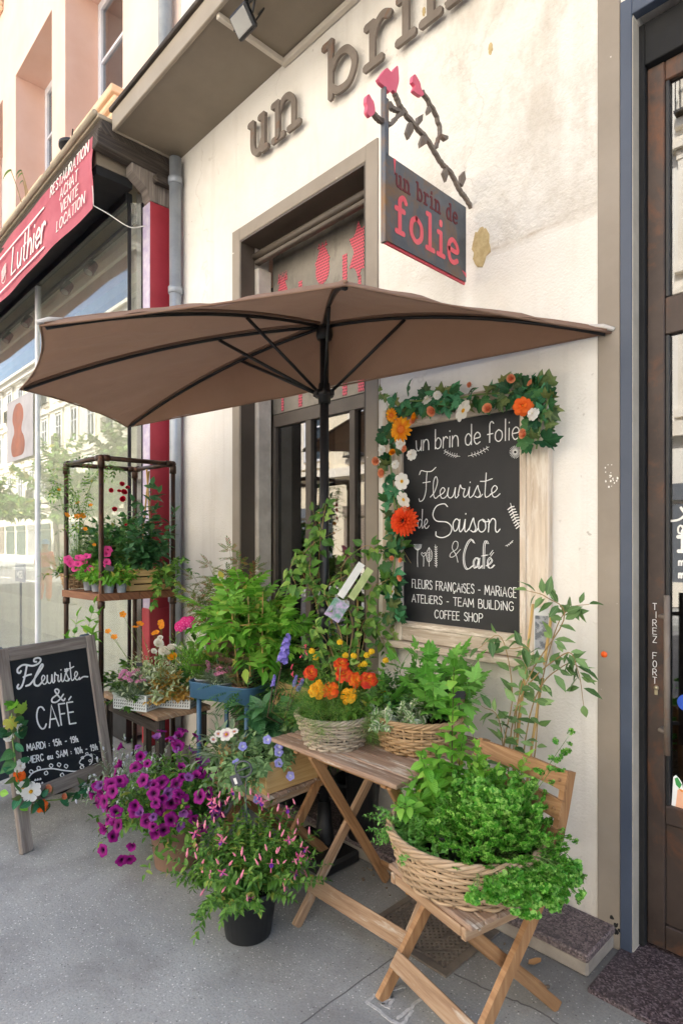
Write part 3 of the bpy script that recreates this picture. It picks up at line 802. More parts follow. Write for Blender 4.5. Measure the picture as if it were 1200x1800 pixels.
# stretched red banner under the eaves
AY = -.605
aw = thing('shop_banner', 'faded red canvas banner with white lettering stretched under the eaves', 'banner', (-6, AY, 4.0))
b = MB(); n_ = 60
xs = np.linspace(-9.2, -4.405, n_); V = []; F = []
for i, x in enumerate(xs):
    for j in range(9):
        t = j / 8; V.append((x, AY - .008 * math.sin(x * 7 + t * 2) * (1 - abs(t - .5)) - .006 * math.sin(t * 9 + x * 2.3), 4.005 + .53 * t + (.012 * math.sin(x * 3.1) if j == 0 else 0)))
for i in range(n_ - 1):
    for j in range(8): F.append((i * 9 + j, (i + 1) * 9 + j, (i + 1) * 9 + j + 1, i * 9 + j + 1))
b.add(V, F, 0, True)
cloth = part('canvas', b, M['redcloth'], aw)
b = MB(); b.tube(cr([(-4.41, AY, 4.02), (-4.39, AY + .1, 3.99), (-4.35, AY + .25, 3.93), (-4.34, AY + .37, 3.98)], 8), .004, 6); b.tube(cr([(-4.405, AY, 4.02), (-4.40, AY - .004, 4.1), (-4.41, AY - .006, 4.16)], 6), .003, 5)
part('tie_cord', b, M['white'], aw)
# ================================================================== lettering by pen strokes
CAPS = {
 'A': (.62, '0,0 .31,1 .62,0|.11,.36 .51,.36'), 'B': (.5, '0,0 0,1|c0,1 .3,1 .42,.78 .3,.56 0,.53|c0,.53 .36,.52 .5,.27 .36,.02 0,0'),
 'C': (.58, 'c.56,.82 .42,.98 .2,.95 .04,.65 .05,.3 .22,.03 .42,.03 .57,.2'), 'D': (.56, '0,0 0,1|c0,1 .32,.97 .56,.5 .32,.03 0,0'),
 'E': (.44, '0,0 0,1|0,1 .43,1|0,.53 .36,.53|0,0 .44,0'), 'F': (.42, '0,0 0,1|0,1 .43,1|0,.53 .34,.53'),
 'G': (.6, 'c.56,.82 .42,.98 .2,.95 .04,.65 .05,.3 .22,.03 .42,.03 .58,.2|.58,.2 .58,.45 .36,.45'), 'H': (.5, '0,0 0,1|.5,0 .5,1|0,.52 .5,.52'),
 'I': (.06, '.03,0 .03,1'), 'i': (.06, '.03,0 .03,.68|.03,.88 .035,.94'), 'L': (.4, '0,1 0,0|0,0 .4,0'), 'M': (.72, '0,0 .06,1|.06,1 .36,.3|.36,.3 .66,1|.66,1 .72,0'),
 'N': (.54, '0,0 0,1|0,1 .54,0|.54,0 .54,1'), 'O': (.62, 'c.31,1 .1,.86 .02,.5 .1,.14 .31,0 .52,.14 .6,.5 .52,.86 .31,1'), 'P': (.48, '0,0 0,1|c0,1 .34,1 .48,.76 .34,.52 0,.48'),
 'R': (.52, '0,0 0,1|c0,1 .34,1 .47,.76 .34,.53 0,.5|.2,.5 .52,0'), 'S': (.48, 'c.45,.84 .3,1 .1,.94 .05,.7 .26,.53 .45,.34 .4,.07 .2,0 .02,.14'),
 'T': (.54, '.27,0 .27,1|0,1 .54,1'), 'U': (.54, 'c0,1 0,.3 .1,.04 .27,0 .44,.04 .54,.3 .54,1'), 'V': (.58, '0,1 .29,0|.29,0 .58,1'),
 'Z': (.5, '0,1 .5,1|.5,1 0,0|0,0 .5,0'), '1': (.26, '0,.72 .2,1|.2,1 .2,0'), '5': (.46, '.42,1 .08,1|.08,1 .05,.55|c.05,.55 .28,.64 .45,.4 .34,.05 .12,.0 .0,.12'),
 '9': (.46, 'c.42,.74 .3,.98 .08,.92 .04,.62 .22,.48 .42,.66|c.42,.78 .42,.4 .3,.05 .08,0'), '0': (.5, 'c.25,1 .06,.8 .02,.5 .06,.2 .25,0 .44,.2 .48,.5 .44,.8 .25,1'),
 'h': (.46, '.06,1 .0,0|c.02,.3 .2,.56 .34,.48 .32,.1 .46,.04'), 'a': (.44, 'c.34,.5 .14,.5 .02,.25 .12,.02 .3,.18 .36,.5|c.36,.5 .32,.1 .46,.04'),
 'u': (.46, 'c0,.5 .02,.12 .14,.0 .3,.12 .38,.5|c.38,.5 .36,.1 .48,.04'), ':': (.08, '.03,.15 .04,.21|.03,.5 .04,.56'), '-': (.3, '0,.42 .28,.42'), '.': (.08, '.03,.02 .04,.06'), ' ': (.34, ''),
 'W': (.8, '0,1 .2,0|.2,0 .4,.8|.4,.8 .6,0|.6,0 .8,1'),
}
CAPS['É'] = (.44, CAPS['E'][1] + '|.16,1.12 .36,1.27'); CAPS['Ç'] = (.58, CAPS['C'][1] + '|c.33,.0 .38,-.12 .27,-.2 .2,-.14')
PRINT = {   # thin hand-printed small letters, x-height .6
 'u': (.38, '0,.6 .02,.2|c.02,.2 .1,.02 .24,.05 .34,.25|.36,.6 .34,.0'), 'n': (.38, '.02,.6 .0,0|c.01,.38 .14,.58 .28,.56 .35,.38 .36,0'),
 'b': (.42, '.03,1.08 .02,0|c.03,.4 .2,.6 .38,.42 .34,.1 .16,.0 .02,.12'), 'r': (.28, '.02,.6 .0,0|c.01,.36 .1,.56 .2,.6 .28,.5'), 'i': (.1, '.05,.6 .04,0|.05,.85 .055,.9'),
 'd': (.42, 'c.36,.42 .2,.6 .04,.42 .05,.1 .22,.0 .37,.2|.38,1.08 .37,0'), 'e': (.38, 'c.03,.3 .33,.34 .34,.5 .2,.61 .05,.46 .03,.2 .16,.0 .36,.1'),
 'f': (.32, 'c.34,.95 .24,1.06 .14,.94 .13,.6 .12,0|0,.42 .3,.44'), 'o': (.42, 'c.2,.6 .04,.45 .03,.15 .2,0 .37,.15 .37,.45 .2,.6'), 'l': (.1, '.05,1.08 .04,0'), ' ': (.2, ''),
 't': (.3, '.14,1 .12,.1 .26,.0|0,.6 .28,.62'), 'h': (.4, '.04,1.08 .02,0|c.03,.36 .18,.58 .32,.5 .36,.3 .36,0'), 'L': (.46, '.06,1 .02,.02|0,0 .46,.02'),
 'm': (.6, '.02,.6 .0,0|c.01,.38 .12,.58 .24,.52 .28,.3 .28,0|c.29,.38 .4,.58 .52,.52 .56,.3 .56,0'), 'g': (.42, 'c.36,.42 .2,.6 .04,.42 .05,.1 .22,.0 .37,.2|c.38,.6 .37,-.1 .2,-.28 .04,-.2'),
}
SCRIPT = {  # joined hand, x-height .5
 'l': (.36, 'c-.06,.06 .16,.34 .3,.82 .22,1.08 .1,.8 .1,.2 .2,.0 .36,.12'), 'e': (.38, 'c.0,.12 .2,.24 .3,.4 .2,.52 .07,.34 .12,.04 .26,.0 .42,.14'),
 'u': (.54, 'c.02,.12 .1,.5|c.1,.5 .06,.14 .17,.0 .32,.12 .42,.5|c.42,.5 .4,.1 .46,.0 .58,.14'), 'r': (.42, 'c.0,.14 .1,.6 .14,.5 .22,.43 .32,.42|c.32,.42 .25,.16 .3,.02 .44,.14'),
 'i': (.28, 'c.02,.14 .11,.5|c.11,.5 .08,.1 .15,.0 .3,.14|.13,.7 .14,.74'), 's': (.36, 'c-.02,.08 .18,.54 .22,.4 .3,.14 .2,.0 .06,.06|c.2,.0 .3,.02 .4,.14'),
 't': (.36, '.2,1.12 .14,.14|c.14,.14 .18,.0 .3,.04 .4,.14|c-.06,.74 .16,.74 .46,.84'), 'a': (.5, 'c.36,.42 .2,.52 .04,.32 .1,.03 .26,.12 .37,.5|c.37,.5 .34,.1 .41,.0 .54,.14'),
 'o': (.44, 'c.24,.5 .06,.4 .05,.1 .2,.0 .36,.14 .34,.42 .22,.5 .3,.4 .48,.42'), 'n': (.5, 'c.02,.5 .06,.4 .03,0|c.04,.3 .2,.52 .34,.44 .34,.1 .42,.0 .54,.12'),
 'd': (.48, 'c.36,.4 .2,.52 .04,.32 .1,.03 .26,.12 .36,.4|.39,1.08 .35,.14|c.35,.14 .39,.0 .52,.12'), ' ': (.3, ''),
 'f': (.34, 'c.34,.98 .22,1.1 .12,.9 .1,.5 .08,.0|0,.5 .3,.54'), 'é': (.4, 'c.0,.12 .2,.24 .3,.4 .2,.52 .07,.34 .12,.04 .26,.0 .42,.14|.2,.66 .36,.86'),
 'F': (.62, 'c.0,1.22 .1,1.42 .34,1.36 .62,1.36 .84,1.54|c.4,1.36 .36,.9 .34,.4 .22,-.02 .04,-.14 -.02,.0|.18,.8 .56,.84'),
 'S': (.66, 'c.72,1.36 .5,1.5 .2,1.36 .06,1.02 .3,.84 .56,.6 .6,.2 .42,-.22 .14,-.3 .0,-.1'), 'C': (.6, 'c.66,1.24 .5,1.42 .24,1.2 .04,.7 .06,.2 .26,-.04 .6,.14'),
}
SLAB = {    # typewriter letters with slab serifs, x-height .68
 'u': (.7, '-.02,.66 .16,.66|c.13,.64 .13,.22 .26,.06 .42,.08 .55,.24|.4,.66 .6,.66|.56,.66 .56,.03|.5,.03 .72,.03'), 'n': (.7, '0,.65 .17,.65|.14,.66 .14,.03|-.02,.03 .3,.03|c.14,.46 .28,.64 .44,.63 .55,.48 .56,.3 .56,.03|.42,.03 .72,.03'),
 'b': (.66, '-.04,.97 .15,.97|.12,1.0 .12,.0|c.12,.46 .26,.64 .46,.62 .6,.34 .5,.06 .28,.04 .12,.2'), 'r': (.56, '0,.65 .18,.65|.15,.66 .15,.03|-.02,.03 .36,.03|c.15,.4 .24,.58 .38,.66 .54,.58'),
 'i': (.36, '0,.65 .2,.65|.17,.66 .17,.03|-.02,.03 .36,.03|.16,.86 .17,.98'), 'd': (.68, 'c.52,.46 .4,.64 .18,.62 .04,.34 .14,.05 .36,.04 .52,.2|.38,.97 .55,.97|.52,1 .52,.03|.5,.03 .7,.03'),
 'e': (.58, 'c.06,.36 .5,.36 .52,.52 .3,.66 .1,.56 .04,.32 .12,.07 .32,.02 .54,.12'), 'f': (.5, 'c.5,.86 .38,.98 .22,.88 .2,.68 .2,.03|.0,.62 .42,.62|.02,.03 .4,.03'),
 'o': (.62, 'c.3,.66 .08,.5 .06,.18 .3,.02 .54,.18 .54,.5 .3,.66'), 'l': (.38, '0,.97 .2,.97|.17,1 .17,.03|-.02,.03 .38,.03'), ' ': (.4, ''),
 'g': PRINT['g'], 'm': PRINT['m'],
}
def glyphs(text, font, gap):
    x = 0; out = []
    for ch in text:
        wd, st = font[ch]
        for q in [p for p in st.split('|') if p]:
            cur = q[0] == 'c'; pts = [tuple(float(v) for v in p.split(',')) for p in q.lstrip('c').split()]
            out.append((cr(pts, 6) if cur else np.array(pts, float)) + np.array((x, 0)))
        x += wd + gap
    return out, max(x - gap, .01)
def write(mb, text, font, o, ex, ey, ez, h, pen, length=None, gap=.14, serif=0.0, slant=0.0, depth=.0008, wob=.0, bold=0, d0=0):
    """o baseline start, ex along the line, ey up the letters, ez off the surface; h height of a unit"""
    st, wd = glyphs(text, font, gap)
    sx = (length / wd) if length else h
    ex = norm(ex); ey = norm(ey); ez = norm(ez); n = 0
    rs = random.Random(len(text))
    def stroke(P, w):
        nonlocal n
        write.k = (getattr(write, 'k', 0) + 1) % 40
        mb.ribbon(P, np.asarray(o, float) + ez * d0, ex, ey, ez, w, depth + write.k * depth * .012)
    for P in st:
        Q = np.stack([P[:, 0] * sx + P[:, 1] * h * slant, P[:, 1] * h], 1)
        if wob: Q = Q + np.array([rs.uniform(-wob, wob) * h, rs.uniform(-wob, wob) * h])
        w = pen
        if bold and len(Q) == 2 and abs(Q[1, 0] - Q[0, 0]) > 1.5 * abs(Q[1, 1] - Q[0, 1]): w = pen / bold
        stroke(Q, w)
        if serif:
            for e, f in ((0, 1), (-1, -2)):
                dv = Q[e] - Q[f]
                if abs(dv[1]) > abs(dv[0]) and (P[e, 1] < .06 or P[e, 1] > .94): stroke(np.array([Q[e] - (serif * h, 0), Q[e] + (serif * h, 0)]), pen * .5)

def circ(cx, cy, rx, ry=None, n=20, a0=0, a1=2 * math.pi):
    return np.array([(cx + rx * math.cos(a), cy + (ry or rx) * math.sin(a)) for a in np.linspace(a0, a1, n)])

# banner lettering
b = MB()
def ban(text, font, p0, p1, hpx, pen, **kw):
    a = on_y(*p0, AY - .012); c = on_y(*p1, AY - .012)
    z = (a.z + c.z) / 2; h = hpx
    write(b, text, font, (a.x, AY - .0145, z), (1, 0, 0), (0, 0, 1), (0, -1, 0), h, pen, length=c.x - a.x, depth=.0012, **kw)
for text, p0, p1 in (('RESTAURATION', (92, 356), (159, 287)), ('ACHAT', (109, 359), (140, 328)), ('VENTE', (110, 378), (141, 346)), ('LOCATION', (103, 412), (152, 365))):
    a = on_y(*p0, AY); z = {'RESTAURATION': 4.43, 'ACHAT': 4.315, 'VENTE': 4.20, 'LOCATION': 4.085}[text]
    c = on_y(*p1, AY)
    write(b, text, CAPS, (a.x, AY - .0145, z), (1, 0, 0), (0, 0, 1), (0, -1, 0), .078, .0115, length=c.x - a.x, gap=.2, serif=.09, slant=.18, depth=.0012, bold=1.7)
a = on_y(23, 480, AY); c = on_y(82, 398, AY)
write(b, 'Luthier', PRINT, (a.x, AY - .0145, 4.13), (1, 0, 0), (0, 0, 1), (0, -1, 0), .24, .028, length=c.x - a.x, gap=.1, slant=.2, depth=.0012, bold=2, serif=.05)
e0 = on_y(0, 459, AY).x; e1 = on_y(81, 358, AY).x
b.ribbon([(-9.1, 4.41), (e1, 4.405)], (0, AY - .0145, 0), (1, 0, 0), (0, 0, 1), (0, -1, 0), .016, .0013)
b.ribbon([(-9.1, 4.075), (e1, 4.07)], (0, AY - .0145, 0), (1, 0, 0), (0, 0, 1), (0, -1, 0), .016, .0013)
a = on_y(10, 483, AY)
for k in range(6):
    b.ribbon(cr([(a.x - .07, 4.17 + k * .018), (a.x, 4.185 + k * .02), (a.x + .075, 4.22 + k * .016)], 5), (0, AY - .0145, 0), (1, 0, 0), (0, 0, 1), (0, -1, 0), .009, .0013 + k * .0001)
b.ribbon(circ(a.x, 4.19, .07, .06, 14, math.pi, 2 * math.pi), (0, AY - .0145, 0), (1, 0, 0), (0, 0, 1), (0, -1, 0), .006, .002)
part('lettering', b, M['white'], aw)

# steel letters on the wall
desc = {'u': 'first rusted steel letter u fixed to the plaster nearest the canopy corner', 'n': 'rusted steel letter n after the u above the doorway', 'b': 'tall rusted steel letter b with oval bowl above the doorway',
        'r': 'rusted steel letter r directly above the pink tulip', 'i': 'rusted steel letter i beside the r with square dot', 'N': 'last rusted steel letter n cut by the top of the photo'}
for ch, x0, x1, key in (('u', -3.245, -3.06, 'u'), ('n', -3.0, -2.75, 'n'), ('b', -2.52, -2.26, 'b'), ('r', -2.20, -2.02, 'r'), ('i', -1.975, -1.87, 'i'), ('n', -1.82, -1.57, 'N')):
    b = MB(); h = .34
    write(b, ch, SLAB, (x0, -.03, 4.06), (1, 0, 0), (0, 0, 1), (0, -1, 0), h * (1.0 if ch != 'b' else .95), .041, length=(x1 - x0), depth=.015)
    b.tube([((x0 + x1) / 2, .0, 4.10), ((x0 + x1) / 2, -.03, 4.10)], .006, 6)
    o = solo('sign_letter', b, M['rustletter'], desc[key], 'letter', 'steel letters on the shop wall')

# hanging sign, at right angles to the wall
SX = -1.57
sg = thing('hanging_sign', 'blue grey steel hanging sign with pink cut out lettering under a forged tulip branch', 'sign', (SX, 0, 2.73))
def sx_(px, py): p = on_x(px, py, SX); return (p.y, p.z)
def crop(cx, cy): return sx_(640 + cx / 4.5, 100 + cy / 4.5)
b = MB(); q = [crop(170, 775), crop(783, 1160), crop(783, 1700), crop(160, 1430)]
y0, y1 = -.595, -.052; z0, z1 = 2.735, 3.075
b.bx(SX + .004, SX + .007, y0, y1, z0, z1, .001); b.bx(SX - .017, SX - .014, y0, y1, z0, z1, .001); part('plate', b, M['steel'], sg)
b = MB(); b.bx(SX - .010, SX - .0, y0 - .006, y1 + .004, z0 - .008, z1 - .02, .001); part('coral_plate', b, M['coral'], sg)
b = MB(); o = (SX + .0072, y0, z0)
write(b, 'folie', SLAB, (SX + .0072, y0 + .055, z0 + .055), (0, 1, 0), (0, 0, 1), (1, 0, 0), .152, .021, length=.425, depth=.001, gap=.2)
part('large_lettering', b, M['coral'], sg)
b = MB(); write(b, 'un brin de', SLAB, (SX + .0072, y0 + .055, z0 + .235), (0, 1, 0), (0, 0, 1), (1, 0, 0), .072, .010, length=.42, depth=.001, gap=.2)
part('small_lettering', b, paint('cut shadow red', '#5a1f26', '#6d2a30', .7, 20, 0), sg)
b = MB(); b.prism([(y0 + .043, z1), (y0 + .05, z1 - .06), (y0 + .057, z1)], (SX + .0072, 0, 0), (0, 1, 0), (0, 0, 1), (1, 0, 0), .001)
b.prism([(y1 - .035, z0 + .045), (y1 - .0, z0 + .02), (y1, z0 + .04)], (SX + .0072, 0, 0), (0, 1, 0), (0, 0, 1), (1, 0, 0), .001); part('nick', b, M['coral'], sg)
b = MB(); b.bx(SX - .012, SX + .012, y0 - .012, y0 - .001, z0 - .01, 3.33, .002); b.bx(SX - .006, SX + .012, y0 - .001, y0 + .012, 3.07, 3.29, .002); part('hanger_bar', b, M['steel'], sg)
b = MB()
def br(pts, w):
    P = cr([crop(*p) for p in pts], 7); rr = random.Random(int(pts[0][0])); k = len(P)
    for i in range(k): P[i] += np.array((rr.uniform(-1, 1), rr.uniform(-1, 1))) * .0035
    br.n += 1
    b.ribbon(P, (SX - .011, 0, 0), (0, 1, 0), (0, 0, 1), (1, 0, 0), w, .016 + br.n * .0004)
br.n = 0
br([(862, 1215), (800, 1110), (760, 1060), (700, 940), (650, 880), (600, 820), (500, 650), (400, 540), (300, 410), (240, 290)], .015)
br([(565, 720), (600, 600), (575, 480), (520, 370), (465, 280)], .012); br([(150, 530), (210, 525), (260, 480), (310, 430)], .013); br([(210, 395), (250, 420), (300, 450)], .013)
br([(150, 510), (115, 490), (80, 455)], .015); br([(605, 625), (640, 655)], .012)
part('branch', b, M['rustletter'], sg)
for pts in ([(350, 520), (325, 600), (345, 655), (382, 590), (375, 530)], [(410, 530), (415, 480), (458, 455), (452, 510), (425, 545)], [(455, 625), (435, 680), (440, 720), (485, 690), (490, 640)], [(505, 390), (492, 430), (500, 460), (530, 430)],
            [(640, 870), (615, 920), (640, 990), (657, 930)], [(750, 1000), (755, 940), (785, 905), (795, 970), (770, 1030)], [(610, 615), (655, 630), (655, 655), (620, 650)], [(170, 360), (205, 355), (228, 395), (190, 415), (165, 390)]):
    b = MB(); b.prism([crop(*p) for p in pts][::-1], (SX - .008, 0, 0), (0, 1, 0), (0, 0, 1), (1, 0, 0), .014); part('leaf', b, M['rustletter'], sg)
for pts in ([(100, 180), (125, 145), (165, 95), (190, 112), (210, 128), (232, 95), (255, 78), (262, 140), (264, 200), (248, 262), (240, 290), (215, 268), (190, 285), (150, 240), (118, 212)],
            [(5, 365), (10, 320), (28, 303), (50, 340), (66, 365), (76, 440), (55, 470), (35, 476), (10, 440), (14, 395)], [(370, 205), (374, 160), (392, 145), (415, 180), (432, 215), (440, 255), (462, 300), (440, 315), (412, 300), (378, 270), (392, 235)]):
    b = MB(); b.prism([tuple(p) for p in cr([crop(*p) for p in pts + pts[:1]], 3)[:-1]][::-1], (SX - .009, 0, 0), (0, 1, 0), (0, 0, 1), (1, 0, 0), .016); part('tulip', b, M['pink'], sg)

# drainpipes
t = thing('drainpipe', 'grey zinc drainpipe running down between the red pilaster and the cream wall', 'drainpipe', (-4.19, -.065, 0))
b = MB(); b.tube([(-4.19, -.065, .02), (-4.19, -.065, 4.5)], .046, 14); part('pipe', b, M['zinc'], t)
for z in (1.1, 2.55, 3.46, 4.3):
    b = MB(); b.lathe([(.047, 0), (.055, .004), (.055, .05), (.047, .056)], (-4.19, -.065, z), 16); part('collar', b, M['zinc'], t)
t = thing('drainpipe', 'blue grey drainpipe on the peach wall above the canopy roof', 'drainpipe', (-4.36, -.07, 4.8)); t['group'] = 'drainpipes on the facade'
b = MB(); b.tube([(-4.34, -.07, 4.75), (-4.34, -.07, 12)], .055, 14); part('pipe', b, M['zinc'], t)
b = MB(); b.lathe([(.056, 0), (.064, .004), (.064, .05), (.056, .056)], (-4.34, -.07, 6.9), 16); part('collar', b, M['zinc'], t)

# floodlight under the canopy
t = thing('floodlight', 'small dark floodlight hanging under the canopy edge', 'floodlight', (-2.72, -.44, CZ))
c = at_d(428, 38, 3.28)
b = MB(); R_ = np.array(Matrix.Rotation(math.radians(38), 3, 'X'))
b.box(c, (.15, .035, .12), R_, .008); part('housing', b, M['black'], t)
nrm = R_ @ np.array((0, -1, 0)); b = MB(); b.box(np.array(c) + R_ @ np.array((0, -.0195, -.0)), (.125, .004, .095), R_, .001); part('lens', b, M['lens'], t)
b = MB(); b.tube([(c.x - .085, c.y, c.z), (c.x - .085, c.y + .02, c.z + .1), (c.x + .085, c.y + .02, c.z + .1), (c.x + .085, c.y, c.z)], .007, 6); b.tube([(c.x, c.y + .02, c.z + .1), (c.x, c.y + .02, CZ - .001)], .012, 8); part('yoke', b, M['black'], t)
b = MB(); b.tube(cr([(c.x, c.y + .05, c.z), (c.x + .05, c.y + .1, c.z + .1), (c.x - .03, c.y + .12, CZ - .01)], 8), .005, 6); part('cable', b, M['blackmatt'], t)

# spot lamps inside the instrument shop's window
spots = [(160, 440), (118, 492), (48, 553), (14, 580)]
sl = ['black spot lamp nearest the red pilaster', 'black spot lamp second from the pilaster', 'black spot lamp just left of the window mullion', 'black spot lamp at the photo edge inside the window']
b = MB(); b.bx(-13, -4.7, -.07, -.03, 4.30, 4.335, .002); part('lamp_track', b, M['black'], lut)
for k, (px, py) in enumerate(spots):
    c = on_y(px, py, -.05)
    t = thing('spot_lamp', sl[k] + ' on the ceiling track', 'spot lamp', (c.x, c.y, 4.3), 0, 'spot lamps in the instrument shop window')
    d = np.array(norm((.25, -.45, -.86))); c = np.array(c)
    if c[2] > 4.25: c[2] = 4.22
    b = MB(); b.tube([c - d * .065, c - d * .06, c + d * .06, c + d * .065], [.03, .05, .05, .046], 18); part('housing', b, M['black'], t)
    b = MB(); b.tube([c + d * .0655, c + d * .067], .038, 16); part('lens', b, M['lens'], t)
    b = MB(); b.tube([c - d * .05, (c[0], c[1], 4.30)], .012, 8); part('stem', b, M['black'], t)
# cello poster
c = on_y(20, 740, -.33)
t = thing('poster', 'pale grey window poster with a brown cello on it', 'poster', (c.x, -.33, c.z))
z0, z1 = on_y(50, 803, -.33).z, on_y(50, 690, -.33).z; x1 = on_y(59, 740, -.33).x
b = MB(); b.bx(x1 - .9, x1, -.334, -.329, z0, z1); part('sheet', b, paint('poster paper', '#a9a6a8', '#bcb9bb', .7, 4, 0), t)
b = MB(); xc = x1 - .50; hh = (z1 - z0)
out = [(0, .06), (.18, .08), (.24, .22), (.2, .36), (.13, .45), (.14, .55), (.19, .66), (.17, .8), (.08, .9), (0, .91)]
P = cr(out, 5); full = [(xc + x * 1.0, z0 + z * hh) for x, z in P] + [(xc - x * 1.0, z0 + z * hh) for x, z in P[::-1][1:-1]]
b.prism(full, (0, -.3345, 0), (1, 0, 0), (0, 0, 1), (0, -1, 0), .001); part('cello_picture', b, paint('varnish brown', '#7b3a1c', '#a8552b', .5, 3, 0), t)
# plant pot in the gutter + gutter weeds
t = thing('plant_pot', 'small black plastic pot standing on the eaves below the upper window', 'pot', (0, 0, 0))
c = on_y(126, 232, -.5); t.location = (c.x, -.5, 4.64)
b = MB(); b.lathe([(.0, 0), (.065, 0), (.085, .17), (.098, .17), (.098, .20), (.088, .20), (.07, .05), (0, .05)], (c.x, -.5, 4.652), 24); part('pot', b, M['black'], t)
b = MB(); b.tube(cr([(c.x, -.5, 4.78), (c.x + .01, -.5, 4.9), (c.x + .03, -.5, 4.97)], 5), .006, 5); part('stub', b, M['oldwood'], t)

# ================================================================== wall blackboard
BX0, BX1, BZ0, BZ1 = -1.955, -1.300, 1.163, 2.125
bd = thing('menu_board', 'large wall blackboard in a bleached timber frame reading Fleuriste de Saison and Café', 'blackboard', (-1.63, -.02, 1.05))
M['bleach'] = wood('bleached timber', '#b3a18d', '#c9b9a5', '#d8cab8', .75, ('#ded3c4', .5))
b = MB(); b.bx(BX0 - .002, BX1 + .002, -.022, -.004, BZ0 - .002, BZ1 + .002); part('panel', b, M['slate'], bd)
b = MB(); fw = .128
b.bx(BX0 - fw, BX0 - .0005, -.042, -.003, BZ0 - .10, BZ1 + .11, .004); b.bx(BX1 + .0005, BX1 + fw, -.042, -.003, BZ0 - .10, BZ1 + .11, .004)
b.bx(BX0, BX1, -.040, -.003, BZ0 - .098, BZ0 - .0005, .004); b.bx(BX0, BX1, -.040, -.003, BZ1 + .0005, BZ1 + .108, .004)
b.bx(BX0 - .03, BX0 - .002, -.05, -.0425, BZ0, BZ1, .003); b.bx(BX1 + .002, BX1 + .03, -.05, -.0425, BZ0 - .02, BZ1 + .02, .003); b.bx(BX0, BX1, -.048, -.0405, BZ0 - .03, BZ0 - .003, .003)
part('frame', b, M['bleach'], bd)
b = MB(); b.bx(BX0 - fw - .03, BX1 + fw - .06, -.075, -.003, BZ0 - .135, BZ0 - .102, .004); part('ledge', b, M['bleach'], bd)
b = MB(); BY = -.0222
def B(cx, cy): return on_y(700 + cx / 4.5, 720 + cy / 4.5, BY)
def bl(text, font, p0, p1, hpx, penpx=5.5, **kw):
    a, c = B(*p0), B(*p1); mid = B((p0[0] + p1[0]) / 2, (p0[1] + p1[1]) / 2)
    d = (mid - CAM).dot(_F); s_ = d / FPX / 4.5
    ex = np.array(c - a); write(b, text, font, a, ex, (-.0 , 0, 1), (0, -1, 0), hpx * s_, penpx * s_ * 1.02, length=float(np.linalg.norm(ex)), depth=.0008, **kw)
def bp(pts, penpx=5, curve=True, **k):
    P = np.array([(q.x, q.z) for q in [B(*p) for p in pts]])
    if curve: P = cr(P, 6)
    bp.n = (bp.n + 1) % 30
    b.ribbon(P, (0, BY, 0), (1, 0, 0), (0, 0, 1), (0, -1, 0), penpx * .00054, .0008 + bp.n * .00002)
bp.n = 0
bl('un brin de folie', PRINT, (140, 330), (955, 232), 150, 8, gap=.09)
bl('Fleuriste', SCRIPT, (165, 705), (795, 690), 165, 6.5, gap=.0)
bl('de', SCRIPT, (150, 940), (238, 938), 140, 6.5, gap=.0)
bp([(388, 768), (360, 745), (300, 765), (272, 830), (300, 880), (380, 890), (420, 930), (405, 985), (350, 1012), (300, 1000), (296, 965)], 9)
bl('aison', SCRIPT, (425, 965), (795, 970), 200, 8, gap=.02)
bp([(470, 1208), (455, 1150), (425, 1095), (440, 1045), (468, 1050), (462, 1100), (415, 1135), (408, 1165), (440, 1160), (490, 1105)], 4.5)
bl('Ca', SCRIPT, (508, 1258), (650, 1258), 165, 5, gap=.0); bl('Ca', SCRIPT, (518, 1254), (660, 1254), 158, 5, gap=.0)
bl('f', SCRIPT, (655, 1258), (700, 1258), 200, 5); bl('f', SCRIPT, (668, 1258), (712, 1258), 200, 5)
bl('é', SCRIPT, (690, 1255), (752, 1250), 160, 5); bl('é', SCRIPT, (698, 1255), (758, 1250), 140, 5)
bl('FLEURS FRANÇAiSES - MARiAGE', CAPS, (108, 1408), (932, 1488), 72, 5.5, wob=.02, gap=.17)
bl('ATELiERS - TEAM BUiLDiNG', CAPS, (106, 1522), (908, 1592), 66, 5.5, wob=.02, gap=.17)
bl('COFFEE SHOP', CAPS, (286, 1648), (664, 1684), 66, 5.5, wob=.02, gap=.17)
# small drawings: sprigs, daisy, fern, stems
for sgn, x0, y0, x1, y1 in ((1, 485, 370, 360, 325), (-1, 550, 368, 715, 295)):
    bp([(x0, y0), ((x0 + x1) / 2, (y0 + y1) / 2 + 12), (x1, y1)], 3.5)
    for k in range(1, 7):
        t_ = k / 7; x = x0 + (x1 - x0) * t_; y = y0 + (y1 - y0) * t_ + 12 * math.sin(math.pi * t_)
        bp([(x, y), (x - sgn * 8, y - 14), (x - sgn * 4, y - 22)], 3); bp([(x, y), (x - sgn * 14, y + 6), (x - sgn * 18, y + 12)], 3)
for k in range(22):
    a = k * 2 * math.pi / 22; bp([(922 + 12 * math.cos(a), 336 + 12 * math.sin(a)), (922 + 44 * math.cos(a), 336 + 50 * math.sin(a))], 3.5, False)
bp([(885, 740), (900, 800), (930, 880), (975, 950)], 4)
for k in range(8):
    t_ = k / 8; x = 890 + 75 * t_; y = 770 + 170 * t_
    bp([(x, y), (x - 26, y + 22)], 9, False); bp([(x, y), (x + 24, y - 4)], 9, False)
bp([(845, 1078), (875, 1065), (905, 1035)], 3.5)
for k in range(4): bp([(855 + 13 * k, 1072 - 10 * k), (862 + 13 * k, 1082 - 10 * k)], 4, False)
bp([(152, 1245), (150, 1180), (152, 1115)], 4)
for k in range(-3, 4): bp([(152, 1115), (152 + k * 8, 1095), (152 + k * 10, 1065)], 3.5)
